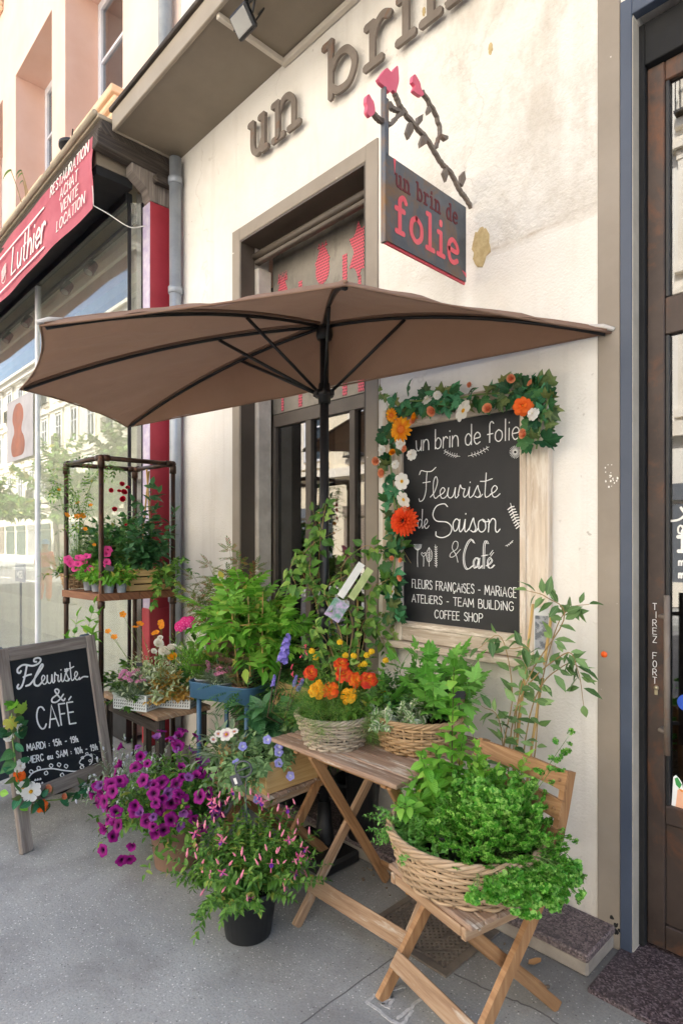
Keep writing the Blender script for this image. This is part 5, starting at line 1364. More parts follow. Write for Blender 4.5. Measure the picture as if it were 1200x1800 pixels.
def pinnate(n, lt, size, ang=60, tip=True, curl=.25, taper=.5):
    it = []
    for k in range(n):
        t = .18 + .78 * k / n; z = -curl * t * t
        for sg in (-1, 1):
            a = math.radians(ang); s = size * (1 - taper * abs(t - .45))
            it.append((lt, T34(0, t, z, (sg * math.sin(a), math.cos(a), -.15), s=s), None))
    if tip: it.append((lt, T34(0, .95, -curl * .9, (0, 1, -.4), s=size * .9), None))
    rl = Tm([(-.008, 0, 0), (.008, 0, 0), (.005, .5, -curl * .25), (-.005, .5, -curl * .25), (.002, 1, -curl), (-.002, 1, -curl)], [(0, 1, 2, 3), (3, 2, 4, 5)], [(0, 0)] * 6)
    return Tm.join(it + [(rl, np.eye(3, 4), None)])
PINN = pinnate(5, leaf(.46, 'lance', .15, .2), .42)
FERN = pinnate(9, leaf(.2, 'lance', .1, .1), .26, 62)
LACE = Tm.join([(pinnate(5, leaf(.26, 'lance', 0, .2), .34, 35), T34(d=(math.sin(a), math.cos(a), -.1 * abs(a)), s=1 - .28 * abs(a)), None) for a in (-1.5, -.8, 0, .8, 1.5)])
FEATHER = Tm.join([(pinnate(4, leaf(.14, 'lance', 0, .1), .28, 45), T34(0, y, 0, (sx * .75, .65, .1 * k), s=.5), None) for k, y in enumerate((.1, .3, .5, .7)) for sx in (-1, 1)] + [(pinnate(4, leaf(.14, 'lance', 0, .1), .28, 45), T34(0, .8, 0, s=.45), None)])
def ruffle(seed):
    r = random.Random(seed); V = [(0, 0, 0)]; uv = [(0, .2)]; n = 11
    for j, rad in enumerate((.5, 1.0)):
        for k in range(n):
            a = k * 2 * math.pi / n; q = rad * (1 + r.uniform(-.15, .15)); V.append((q * math.cos(a), q * math.sin(a), (.42 if k % 2 else -.25) * rad * rad + r.uniform(-.1, .1))); uv.append((rad * .9 * (1 if k % 2 else .6), rad))
    F = [(0, 1 + k, 1 + (k + 1) % n) for k in range(n)] + [(1 + k, 1 + n + k, 1 + n + (k + 1) % n, 1 + (k + 1) % n) for k in range(n)]
    return Tm(V, F, uv)
RUF = [ruffle(k) for k in range(4)]
def parsley(seed):
    r = random.Random(seed); it = []
    for bx_, by_, s in ((0, 1.0, .26), (-.28, .8, .22), (.28, .82, .22), (-.16, 1.02, .2), (.17, 1.0, .2), (-.4, .98, .17), (.4, .96, .17), (0, .78, .2), (-.1, 1.18, .17), (.12, 1.2, .17), (.3, 1.1, .15), (-.3, 1.12, .15)):
        it.append((RUF[r.randrange(4)], T34(bx_ + r.uniform(-.05, .05), by_, r.uniform(-.12, .12) - .15 * (bx_ ** 2), (r.uniform(-1, 1), r.uniform(-1, 1), r.uniform(-.5, .5)), (r.uniform(-.5, .5), r.uniform(-.6, .3), 1), s), None))
    for sx, y1 in ((0, 1), (-.3, .85), (.3, .85)):
        it.append((Tm([(-.012, .0, 0), (.012, .0, 0), (sx + .008, y1, 0), (sx - .008, y1, 0)], [(0, 1, 2, 3)], [(0, 0)] * 4), np.eye(3, 4), None))
    return Tm.join(it)
PARS = [parsley(k) for k in range(4)]
TREF = Tm.join([(leaf(.62, 'ovate', .15, .25, .05), T34(d=(math.sin(a), math.cos(a), 0), s=1 - .15 * abs(a)), None) for a in (-1.2, 0, 1.2)])

def ring(lt, n, elev, r0=0.0, s=1.0, mat=None, off=0.0, z=0.0, jit=0.0):
    out = []
    for k in range(n):
        a = off + k * 2 * math.pi / n + random.uniform(-jit, jit); e = math.radians(elev + random.uniform(-jit, jit) * 40)
        d = np.array((math.cos(a) * math.cos(e), math.sin(a) * math.cos(e), math.sin(e)))
        up = np.array((-math.cos(a) * math.sin(e), -math.sin(a) * math.sin(e), math.cos(e)))
        out.append((lt, M34((r0 * math.cos(a), r0 * math.sin(a), z), d, up, s * (1 + random.uniform(-jit, jit) * .5)), mat))
    return out
def ball(r, z=0, n=8, m=5, mat=0, sz=1.0):
    V = []; F = []
    for i in range(m + 1):
        t = math.pi * i / m
        for k in range(n): a = 2 * math.pi * k / n; V.append((r * math.sin(t) * math.cos(a), r * math.sin(t) * math.sin(a), z + r * sz * math.cos(t)))
    for i in range(m):
        for k in range(n): F.append((i * n + k, (i + 1) * n + k, (i + 1) * n + (k + 1) % n, i * n + (k + 1) % n))
    return Tm(V, F, None, mat)
def rod(r0, r1, z0, z1, n=6, mat=0):
    V = [(r * math.cos(a), r * math.sin(a), z) for r, z in ((r0, z0), (r1, z1)) for a in np.arange(n) * 2 * math.pi / n]
    return Tm(V, [(k, (k + 1) % n, n + (k + 1) % n, n + k) for k in range(n)], [(0, 0)] * n + [(0, 1)] * n, mat)
I34 = np.eye(3, 4)
PET = leaf(.9, 'petal', .05, -.05); PETN = leaf(.36, 'narrow', .1, .12); PETW = leaf(1.15, 'petal', .10, -.25, .06); PETR = leaf(.8, 'petal', -.1, .35, .08)
def petunia_t():
    V = []; uv = []; n = 30; F = []
    rs = ((.05, -.75), (.10, -.55), (.16, -.30), (.30, -.14), (.6, -.04), (.85, .0), (1.0, -.07))
    for r, z in rs:
        for k in range(n):
            a = 2 * math.pi * k / n; lob = 1 - .16 * (r > .5) * (abs(math.cos(2.5 * a)) ** 3) * r; ruf = .07 * math.sin(10 * a) * r ** 3 - .05 * abs(math.cos(2.5 * a)) ** 6 * r
            V.append((r * lob * math.cos(a), r * lob * math.sin(a), z + ruf)); uv.append((0, r))
    for i in range(len(rs) - 1):
        for k in range(n): F.append((i * n + k, i * n + (k + 1) % n, (i + 1) * n + (k + 1) % n, (i + 1) * n + k))
    return Tm.join([(Tm(V, F, uv), I34, 0), (rod(.07, .05, -.95, -.7), I34, 1), *ring(leaf(.3, 'lance'), 5, -40, .05, .3, 1, 0, -.85)])
FL = {}
FL['petunia'] = petunia_t()
_pt = FL['petunia']; import copy as _cp
FL['petunia_side'] = _cp.copy(_pt); FL['petunia_side'].V = _pt.V * (.8, .8, 1) + np.stack([0 * _pt.V[:, 0], .25 * (_pt.V[:, 0] ** 2 - .3) * (_pt.V[:, 2] > -.6), .55 * (_pt.V[:, 0] ** 2 + _pt.V[:, 1] ** 2) + .14 * np.sin(_pt.V[:, 0] * 7)], 1)
FL['petunia_fold'] = _cp.copy(_pt); FL['petunia_fold'].V = _pt.V * (1, .86, 1) + np.stack([0 * _pt.V[:, 0], 0 * _pt.V[:, 0], -.45 * _pt.V[:, 0] ** 2 + .12 * np.sin(_pt.V[:, 1] * 8 + 1)], 1)
FL['bellflower'] = Tm.join([(petunia_t(), I34 * .9, None)])
random.seed(3)
PETM = leaf(.85, 'petal', -.1, .5, .16)
FL['marigold'] = Tm.join(ring(PETM, 10, -4, .25, .8, 0, 0, -.05, .3) + ring(PETM, 9, 16, .2, .72, 0, .3, .03, .34) + ring(PETM, 8, 36, .14, .6, 0, .1, .08, .38) + ring(PETM, 6, 56, .08, .5, 0, .5, .11, .42) + ring(PETM, 4, 78, .03, .42, 0, .5, .12, .5) + [(ball(.25, -.12, mat=1), I34, 1)])
FL['dahlia'] = Tm.join(sum([ring(PETN, n, e, r, s, 0, o, z, .05) for n, e, r, s, o, z in ((20, -6, .3, .72, 0, -.05), (20, 8, .28, .68, .15, .03), (18, 20, .24, .62, 0, .1), (15, 34, .2, .54, .1, .16), (12, 50, .14, .44, 0, .22), (8, 66, .08, .36, .2, .26), (5, 80, .02, .3, 0, .28))], []))
FL['rose'] = Tm.join(ring(PETW, 5, 28, .12, .85, 0, 0, -.05, .1) + ring(PETW, 5, 48, .10, .72, 0, .6, 0, .1) + ring(PETW, 4, 64, .07, .6, 0, .2, .06, .1) + ring(PETW, 3, 78, .04, .5, 0, .2, .1, .1) + ring(leaf(.3, 'lance'), 5, -15, .05, .5, 1, 0, -.1))
FL['sunflower'] = Tm.join(ring(PETN, 15, 6, .25, .8, 0, 0, 0, .08) + ring(PETN, 13, 18, .22, .72, 0, .2, .04, .08) + [(ball(.3, .02, 12, 6, 1, .5), I34, 1)])
FL['daisy'] = Tm.join(ring(leaf(.8, 'petal', .1, .1, .04), 7, 8, .12, .88, 0, 0, 0, .08) + [(ball(.2, .03, 8, 5, 1, .6), I34, 1)])
FL['simple'] = Tm.join(ring(PET, 5, 12, .06, .95, 0, 0, 0, .08) + [(ball(.15, .04, 7, 4, 1, .7), I34, 1)])
FL['double'] = Tm.join(ring(PETR, 8, 5, .1, .9, 0, 0, 0, .1) + ring(PETR, 7, 30, .08, .7, 0, .4, .06, .12) + ring(PETR, 5, 58, .05, .5, 0, .4, .1, .12) + [(ball(.12, -.05, mat=1), I34, 1)])
random.seed(5)
def cluster(n, flo, size, R, half=True, flat=1.0):
    it = []
    for k in range(n):
        z = (k + .5) / n if half else 1 - 2 * (k + .5) / n; a = k * 2.39996; rr = math.sqrt(max(0, 1 - z * z)); d = np.array((rr * math.cos(a), rr * math.sin(a), z))
        m = np.zeros((3, 4)); fr = frame_from(d); m[:, 0] = fr[:, 0] * size; m[:, 1] = fr[:, 2] * -size; m[:, 2] = fr[:, 1] * size; m[:, 3] = d * (R, R, R * flat)
        it.append((flo, m, None))
    return Tm.join(it)
FLORET = Tm.join(ring(PET, 5, 10, .05, .95, 0))
FL['umbel'] = cluster(24, FLORET, .36, .78)
FL['lantana'] = cluster(16, FLORET, .34, .6, True, .6)
def zmat(d): fr = frame_from(d); return np.stack([fr[:, 0], -fr[:, 2], fr[:, 1]], 1)
def salvia():
    it = [(rod(.02, .01, -.1, 1.0, 5, 1), I34, 1)]
    for k in range(24):
        z = .05 + .92 * k / 24; a = k * 2.4; d = np.array((math.cos(a), math.sin(a), .55)); m = np.zeros((3, 4)); m[:, :3] = zmat(d) * .13 * (1.1 - .5 * z); m[:, 3] = (0, 0, z)
        it.append((rod(.06, .2, .1, 1.0, 6, 0), m, 0)); m2 = m.copy(); m2[:, 3] += norm(d) * .12 * (1.1 - .5 * z); it.append((FLORET, m2 * np.array([1, 1, 1, 1]), 0))
    return Tm.join(it)
FL['spike'] = salvia()
def fuchsia():
    tube = rod(.07, .11, -.42, 0, 8, 0); it = [(tube, I34, 0)]
    it += ring(leaf(.42, 'lance', .1, -.5), 4, -28, .08, .72, 0, 0, -.40)
    sk = []
    for k in range(4): a = k * 1.57 + .78; sk.append((leaf(1.0, 'oval', -.3, .1), M34((.05 * math.cos(a), .05 * math.sin(a), -.40), (math.cos(a) * .35, math.sin(a) * .35, -1), (math.cos(a), math.sin(a), .3), .48), 1))
    it += sk
    for k in range(5): a = k * 1.26; it.append((rod(.012, .012, 0, .9, 4, 0), M34((0, 0, -.45), (1, 0, 0), (math.cos(a) * .12, math.sin(a) * .12, -1), 1), 0))
    return Tm.join(it + [(rod(.015, .015, 0, .45, 4, 2), I34, 2)])
FL['fuchsia'] = fuchsia()
FL['bud'] = Tm.join([(Tm([(r * math.cos(a), r * math.sin(a), z) for r, z in ((.02, 0), (.10, -.12), (.08, -.3), (.16, -.5), (.14, -.75), (.02, -1.0)) for a in np.arange(7) * 2 * math.pi / 7], [(i * 7 + k, (i + 1) * 7 + k, (i + 1) * 7 + (k + 1) % 7, i * 7 + (k + 1) % 7) for i in range(5) for k in range(7)], [(0, 0)] * 42), I34, 0), (rod(.012, .012, 0, .35, 4, 1), I34, 1)])
FL['drop'] = Tm.join([(rod(.3, .12, -.5, -1.1, 6, 0), I34, 0), (rod(.12, .3, -.1, -.5, 6, 0), I34, 0), (rod(.02, .02, 0, -.1, 4, 1), I34, 1)])

# ------------------------------------------------------------------ plant materials
M['stem'] = paint('green stem', '#5d7a3a', '#7a9350', .6, 8, 0); M['stemdark'] = paint('dark stem', '#3a2d22', '#56402c', .7, 8, 0); M['vine'] = paint('tan vine stem', '#8a7046', '#a58a5a', .7, 8, 0)
M['bamboo'] = wood('bamboo cane', '#b08a4e', '#c7a366', '#d4b57c', .5); M['soil'] = paint('potting soil', '#2b211a', '#43352a', .95, 40, .6, 80)
M['blackplastic'] = paint('black plastic pot', '#1b1c1e', '#28292b', .45, 5, .05); M['greyplastic'] = paint('grey plastic pot', '#8d939c', '#a2a8b0', .5, 6, .05); M['terracotta'] = paint('brown clay pot', '#8a6a58', '#a07f6a', .7, 5, .2)
M['whiteplastic'] = paint('white plastic', '#c9cdc9', '#dadcd8', .45, 6, .03)
G = {}
def g(k, *a, **kw): G[k] = leafm('leaf ' + k, *a, **kw)
g('mid', '#38611f', '#55842e', '#84b04a', old='#a8a248'); g('bright', '#4f8c26', '#70b038', '#9cce56', trans=.4, old='#bdb04e'); g('dark', '#33602e', '#4a7c3e', '#6a9a52', old='#8a8a3e'); g('parsley', '#458f28', '#69b03a', '#a2d468', rough=.4, trans=.3, vein=0)
g('lime', '#6aa430', '#88c442', '#a8da62', trans=.4); g('bind', '#587a46', '#76985e', '#93b078'); g('cut', '#4f9030', '#68a840', '#84be58', trans=.35); g('grey', '#6d8160', '#8ba07c', '#a4b494'); g('silver', '#7f9277', '#9fb096', '#b9c6ae', vein=0); g('olive', '#567330', '#759244', '#95ae5e'); g('clem', '#3f6a26', '#5a8a34', '#8fae52', trans=.3); g('deep', '#305834', '#437546', '#5c8c58', rough=.35)
g('varieg', '#6f9555', '#86a868', '#9bb880', edge='#e6e8cf'); g('silk', '#1f4a2c', '#2d5f35', '#47773f', rough=.5, trans=.2); g('silk2', '#2f6a46', '#3d7f55', '#4f8f60', rough=.55, trans=.2); g('silkold', '#3a5030', '#5a6d3c', '#7a7f45', rough=.55, trans=.2)
g('thyme', '#4f8a34', '#6aa548', '#86bd62', vein=0); g('gold', '#c29442', '#d8ac5a', '#e8c478', vein=.2); g('bronze', '#5a4a34', '#7a6a48', '#8f6f5a'); g('lace', '#55702c', '#6f8c3a', '#95653c', vein=0); g('whitegreen', '#a4b87c', '#c3cf9f', '#e3e7cd', vein=0)
g('ever', '#4a6c3a', '#6a8c52', '#88a86a', rough=.4)
Fm = {'petunia': [petalm('purple petunia', '#7c1068', '#a01c84', '#22041f', .12, .62), M['stem']], 'petunia2': [petalm('mauve petunia', '#7d3a86', '#9a5aa0', '#3a1440', .1, .5), M['stem']], 'petuniapink': [petalm('pink petunia', '#e0408c', '#ee5c9f', '#a01858', .05, .3), M['stem']],
      'lilac': [petalm('lilac bindweed', '#8f8fd8', '#a6a4e4', '#efeef8', .1, .4), M['stem']], 'orange': [petalm('orange marigold', '#dc5018', '#f08a26', '#f4b83c', .1, .7), M['stem']], 'redorange': [petalm('red marigold', '#b8281a', '#e85a1f', '#f2a838', .1, .75), M['stem']], 'yellow': [petalm('yellow marigold', '#eba41c', '#f4c02e', None), M['stem']],
      'lantana': [petalm('yellow lantana', '#e8bc20', '#f2d23c', '#e8981c', .1, .4), M['stem']], 'geranium': [petalm('magenta geranium', '#dc2e86', '#ec4c9c', '#f4a0c8', .05, .3), M['stem']], 'dianthus': [petalm('pink dianthus', '#dc8cb0', '#eaa6c4', '#a83a70', .1, .45), M['stem']],
      'white': [petalm('white silk petal', '#e6e3dc', '#f2efe8', '#e8e2b8', .05, .25), petalm('yellow centre', '#d89c1c', '#e8b430')], 'cream': [petalm('ivory petal', '#efe9dc', '#f6f2e8', '#d8d8a8', .05, .3), M['stem']], 'peach': [petalm('peach rose', '#e8946a', '#f2ae86', '#d8744e', .1, .6), M['stem']], 'sun': [petalm('golden sunflower', '#e88c14', '#f4b020', '#d8660c', .1, .5), paint('orange eye', '#c8641c', '#e07a24', .9, 60, .3)],
      'dahlia': [petalm('orange dahlia', '#e0441a', '#ee5a24', '#b82a10', .1, .6), M['stem']], 'poppy': [petalm('orange poppy', '#e8641e', '#f07a2c', '#c8440f', .05, .4), petalm('poppy eye', '#d8b030', '#e0bc40')], 'geum': [petalm('amber geum', '#e88a1e', '#f2a032', None), petalm('geum eye', '#c87a1c', '#d88a20')], 'red': [petalm('red rose', '#b81430', '#d02444', '#7a0a1c', .1, .5), M['stem']],
      'spike': [petalm('blue violet sage', '#7d70c4', '#9a8cd8', None), M['stemdark']], 'fuchsia': [petalm('pink fuchsia', '#e05c92', '#f084ae', None), petalm('violet skirt', '#6a2a9a', '#8438b0', None), M['stem']], 'budpink': [petalm('pink bud', '#e8809c', '#f2a4b4', None), M['stem']], 'salvia': [petalm('coral salvia', '#e04c6c', '#ec6a80', None), M['stem']],
      'drop': [petalm('pale bell', '#cfd0d8', '#dedee4', None), M['stem']], 'striped': [petalm('white striped', '#efe8da', '#f4eee2', '#c06a8a', .1, .5), petalm('gaz eye', '#d8a020', '#e0ac30')]}
FM = {}
def flower(kind, mat):
    if (kind, mat) not in FM: FM[(kind, mat)] = FL[kind].to_mesh(kind + '_bloom', Fm[mat])
    return FM[(kind, mat)]
def bloom(t, kind, mat, pos, d=(0, 0, 1), s=.03, name='flower'):
    z = norm(d); R = zmat(z); a = random.uniform(0, 6.28); ca, sa = math.cos(a), math.sin(a)
    R = R @ np.array(((ca, -sa, 0), (sa, ca, 0), (0, 0, 1)))
    return put(name, flower(kind, mat), t, pos, [list(r) for r in R], s)
def to_cam(p, j=.5):
    v = np.array(CAM) - np.array(p); v = norm(v) + np.random.randn(3) * j * .5; v[2] += .25; return norm(v)

class Grow:
    def __init__(s, seed): s.fo = MB(); s.st = MB(); s.r = random.Random(seed); s.tips = []; s.pl = {}
    def lf(s, tm, m): s.pl.setdefault(id(tm), (tm, []))[1].append(m)
    def shoot(s, p, d, L, droop=.5, nl=8, tm=OVATE, size=.05, pair=False, s0=.2, ang=55, r=.002, wob=.25, sj=.3, n=7, lift=.25, stem=True):
        r_ = s.r; p = np.array(p, float); d = norm(d); pts = [p.copy()]
        for i in range(n):
            d = norm(d + np.array((r_.gauss(0, 1), r_.gauss(0, 1), r_.gauss(0, .6))) * wob / n + np.array((0, 0, -droop / n)))
            p = p + d * L / n; pts.append(p.copy())
        P = np.array(pts)
        if stem: s.st.tube(P, np.linspace(r, r * .4, n + 1), 4, False)
        az = r_.uniform(0, 6.28); tms = tm if isinstance(tm, (list, tuple)) else [tm]
        for k in range(nl):
            t = s0 + (1 - s0) * (k + r_.random() * .3) / nl; q = t * n; i = min(int(q), n - 1); f = q - i
            pos = P[i] * (1 - f) + P[i + 1] * f; T = norm(P[i + 1] - P[i]); az += 2.4 if not pair else math.pi / 2
            fr = frame_from(T)
            for h in range(2 if pair else 1):
                a = az + h * math.pi; rad = fr[:, 0] * math.cos(a) + fr[:, 2] * math.sin(a); c = math.radians(ang + r_.uniform(-18, 18))
                ld = norm(T * math.cos(c) + rad * math.sin(c) + np.array((0, 0, lift * .3))); up = np.array((r_.gauss(0, .25), r_.gauss(0, .25), 1.0)) * (.6 + lift) + T * .4
                sz = size * (1 + r_.uniform(-sj, sj)) * (1 - .35 * max(0, t - .6) / .4)
                s.lf(tms[r_.randrange(len(tms))], M34(pos, ld, up, sz))
        s.lf(tms[0], M34(P[-1], norm(P[-1] - P[-2]), (0, 0, 1), size * .7))
        s.tips.append((P[-1], norm(P[-1] - P[-2]))); return P
    def crown(s, base, n, tilt=(5, 80), L=(.1, .2), spread=.04, az=None, **kw):
        for k in range(n):
            a = s.r.uniform(*(az or (0, 6.283))); e = math.radians(s.r.uniform(*tilt)); d = (math.sin(e) * math.cos(a), math.sin(e) * math.sin(a), math.cos(e))
            b_ = np.array(base) + np.array((math.cos(a), math.sin(a), 0)) * spread * s.r.random() ** .5
            s.shoot(b_, d, s.r.uniform(*L), **kw)
    def done(s, t, mat, stem='stem', name='foliage'):
        for tm, ms in s.pl.values(): s.fo.inst(tm, ms, 0)
        part(name, s.fo, G[mat], t)
        if s.st.n: part('stems', s.st, M[stem] if isinstance(stem, str) else stem, t)
        s.fo = MB(); s.st = MB(); s.pl = {}
        return s
def pot(t, c, r, h, mat, kind='round', rim=True, soil=True):
    b = MB(); prof = [(0, 0.001), (r * .70, .001), (r * .74, .004), (r * .96, h * .90)]
    prof += [(r * 1.02, h * .90), (r * 1.04, h), (r * .97, h), (r * .92, h * .8), (r * .6, .02), (0, .02)] if rim else [(r, h), (r * .95, h), (r * .9, h * .8), (r * .6, .02), (0, .02)]
    b.lathe(prof, c, 28); part('pot', b, M[mat], t)
    if soil:
        b = MB(); b.lathe([(r * .92, 0), (r * .5, h * .03), (0, h * .05)], (c[0], c[1], c[2] + h * .82), 20); part('soil', b, M['soil'], t)
def wicker(t, c, r0, r1, h, mats, rows=13, sx=1.0, sy=1.0, stakes=27, rz=0.0, rimr=.008):
    """r0 foot radius, r1 rim radius; strands pass in front of and behind the stakes"""
    cz, sz = math.cos(rz), math.sin(rz)
    def tr(x, y, z): x *= sx; y *= sy; return (c[0] + x * cz - y * sz, c[1] + x * sz + y * cz, c[2] + z)
    sr = h / rows * .52; b = MB(); n = stakes * 4
    for i in range(rows):
        t_ = (i + .5) / rows; R = r0 + (r1 - r0) * t_ ** .9
        jz = random.uniform(-1, 1) * sr * .25
        pts = [tr((R + sr * .85 * math.cos(stakes / 2 * a + math.pi * i)) * math.cos(a), (R + sr * .85 * math.cos(stakes / 2 * a + math.pi * i)) * math.sin(a), t_ * h + jz + sr * .2 * math.sin(a * 5 + i)) for a in np.linspace(0, 2 * math.pi * (1 + .01), n + 1)]
        b.tube(pts, sr * random.uniform(.85, 1.05), 6, False)
    part('weave', b, mats[0], t)
    b = MB()
    for k in range(stakes):
        a = 2 * math.pi * k / stakes; b.tube([tr(r0 * math.cos(a), r0 * math.sin(a), .0), tr(r1 * math.cos(a), r1 * math.sin(a), h)], sr * .8, 5)
    b.lathe([(0, .002), (r0 * .98, .002), (r0 * .98, .008), (0, .008)], (0, 0, 0), 24)
    for q in range(-1, 0): b.V[q][:] = [tr(*v) for v in b.V[q]]
    part('stakes', b, mats[0], t)
    b = MB()
    for k in range(4):
        pts = [tr((r1 + rimr * .9 * math.cos(9 * a + k * 1.57)) * math.cos(a), (r1 + rimr * .9 * math.cos(9 * a + k * 1.57)) * math.sin(a), h + rimr * .9 * math.sin(9 * a + k * 1.57)) for a in np.linspace(0, 2 * math.pi * 1.01, 140)]
        b.tube(pts, rimr * .72, 6, False)
    part('rim', b, mats[0], t)
    b = MB(); b.lathe([(r0 * .95, .01), (r1 * .95, h * .93)], (0, 0, 0), 28); b.V[-1][:] = [tr(*v) for v in b.V[-1]]
    part('lining', b, M['soil'], t)
M['wick'] = wood('pale willow', '#8a735a', '#ae9476', '#c7ae90', .6); M['wickgrey'] = wood('grey willow', '#8a7d6c', '#a99b88', '#c2b5a2', .65); M['wicktan'] = wood('tan willow', '#8a7050', '#aa8c68', '#c4a884', .6)
M['pine'] = wood('pine crate', '#c49a5e', '#d9b277', '#e6c48e', .6); M['labelblack'] = paint('black plant label', '#161617', '#1d1d1e', .5, 5, 0)
def aa(px, py, d): return np.array(at_d(px, py, d))
def canes(t, lines, r=.004, mat='bamboo'):
    for p, q in lines:
        b = MB(); b.tube([p, (np.array(p) + np.array(q)) / 2 + np.random.randn(3) * .003, q], r, 6); part('cane', b, M[mat], t)

ELL = leaf(.46, 'lance', .14, .25)
pinnate.small = pinnate(3, leaf(.3, 'lance', .15, .2), .4)
# ================================================================== the plants
# petunias in the clay pot
base = np.array((-2.65, -.90, 0)); t = thing('potted_petunia', 'big purple petunia spilling out of a brown clay pot on the pavement', 'potted plant', base, 0, 'potted plants on the pavement')
pot(t, base, .135, .25, 'terracotta'); random.seed(11)
gr = Grow(11); o = base + (0, 0, .24)
gr.crown(o, 120, (3, 92), (.17, .36), .09, droop=.5, nl=14, tm=[leaf(.45), leaf(.4, 'oval')], size=.045, ang=60)
gr.crown(o, 7, (70, 100), (.30, .42), .09, az=(2.9, 4.0), droop=.9, nl=13, tm=OVATE, size=.045)
gr.done(t, 'mid')
cc = aa(282, 1395, 2.86)
for k in range(92):
    while True:
        v = np.random.randn(3); v = norm(v)
        if v @ norm(np.array(CAM) - cc) > -.25 and v[2] > -.55: break
    p = cc + (.03, .02, .01) + v * (.32, .32, .25) * random.uniform(.8, 1.05) + (0, 0, .02); bloom(t, random.choice(('petunia', 'petunia_side', 'petunia_fold', 'petunia_side')), 'petunia' if random.random() < .6 else 'petunia2', p, v * .8 + to_cam(p, .8) * .45 + np.random.randn(3) * .25, random.uniform(.019, .033))
for px, py in ((270, 1382), (285, 1375), (270, 1395), (310, 1378), (315, 1400), (302, 1410), (283, 1420), (258, 1440), (302, 1440), (288, 1458), (327, 1425), (205, 1425), (195, 1380), (350, 1400), (238, 1425), (316, 1395)):
    p = aa(px, py, 2.60 + random.uniform(-.03, .05)); bloom(t, random.choice(('petunia', 'petunia_fold')), 'petunia', p, to_cam(p, .7), random.uniform(.028, .036))
for px, py in ((180, 1495), (215, 1513), (228, 1512), (180, 1455), (172, 1410)):
    p = aa(px, py, 2.8); bloom(t, 'petunia', 'petunia', p, to_cam(p, 1.3) - (0, 0, .6), .032)
# fuchsia in the black pot
base = np.array((-1.975, -.955, 0)); t = thing('potted_fuchsia', 'bushy pink and violet fuchsia in a black plastic pot in front of the table', 'potted plant', base, 0, 'potted plants on the pavement')
pot(t, base, .122, .20, 'blackplastic'); random.seed(12)
gr = Grow(12); o = base + (0, 0, .19)
gr.crown(o, 135, (2, 68), (.14, .29), .10, droop=.42, nl=14, tm=[leaf(.42), leaf(.5)], size=.033, pair=True, ang=62, r=.0016); gr.crown(o, 7, (60, 95), (.12, .20), .1, az=(-2.6, -1.0), droop=1.3, nl=11, tm=leaf(.45), size=.033, pair=True)
gr.done(t, 'mid')
cc = aa(440, 1478, 2.38)
for k in range(78):
    while True:
        v = norm(np.random.randn(3))
        if v @ norm(np.array(CAM) - cc) > -.1 and v[2] > -.6: break
    p = cc + v * (.235, .235, .21) * random.uniform(.85, 1.04)
    if k % 5 == 0: bloom(t, 'fuchsia', 'fuchsia', p, (random.gauss(0, .35), random.gauss(0, .35), 1), random.uniform(.026, .036))
    else: bloom(t, 'bud', 'budpink', p, (random.gauss(0, .5), random.gauss(0, .5), 1), random.uniform(.022, .034), 'bud')
# marigold basket
bA = np.array((-1.835, -.615, .71)); t = thing('flower_basket', 'greyish wicker basket on the table holding orange and yellow marigolds', 'basket', bA, 0, 'wicker baskets of plants')
random.seed(13); wicker(t, bA, .118, .160, .125, [M['wickgrey']], 11)
t = thing('marigold_plant', 'orange and yellow marigolds with ferny leaves in the grey table basket', 'plant', bA + (0, 0, .02), 0, 'plants in the table baskets')
gr = Grow(13); o = bA + (0, 0, .09); gr.crown(o, 62, (2, 72), (.10, .21), .10, droop=.4, nl=7, tm=FEATHER, size=.075, ang=55, r=.0016); gr.done(t, 'mid')
D = 2.43
for px, py, kd, s in ((546, 1182, 'redorange', .028), (600, 1166, 'redorange', .03), (603, 1184, 'redorange', .034), (625, 1195, 'orange', .03), (648, 1193, 'redorange', .036), (557, 1212, 'yellow', .034), (580, 1210, 'orange', .036), (611, 1221, 'yellow', .033), (560, 1199, 'yellow', .014)):
    p = aa(px, py, D); bloom(t, 'marigold', kd, p, to_cam(p, .4) + (0, 0, .4), s)
    b = MB(); b.tube(cr([p, p + (np.random.randn() * .01, np.random.randn() * .01, -.05), o + np.random.randn(3) * .03], 4), .0018, 5); part('flower_stem', b, M['stem'], t)
t = thing('lantana_plant', 'yellow lantana rising behind the marigolds in the grey basket', 'plant', bA + (.03, .07, .02), 0, 'plants in the table baskets')
gr = Grow(14); o = bA + (.03, .06, .09)
for px, py in ((548, 1148), (562, 1162), (605, 1132), (622, 1136), (641, 1141), (650, 1152), (663, 1143), (590, 1147), (666, 1168), (668, 1200), (636, 1160), (580, 1175)):
    p = aa(px, py, 2.60); v = p - o; gr.shoot(o + np.random.randn(3) * .03, norm(v + (0, 0, .05)), np.linalg.norm(v) * .98, droop=.1, nl=8, tm=SERR, size=.042, pair=True, r=.002, wob=.08)
    bloom(t, 'lantana', 'lantana', gr.tips[-1][0] + (0, 0, .008), to_cam(p, .3) + (0, 0, .8), .019)
gr.crown(o, 16, (10, 60), (.12, .24), .06, droop=.3, nl=8, tm=SERR, size=.042, pair=True); gr.done(t, 'mid')
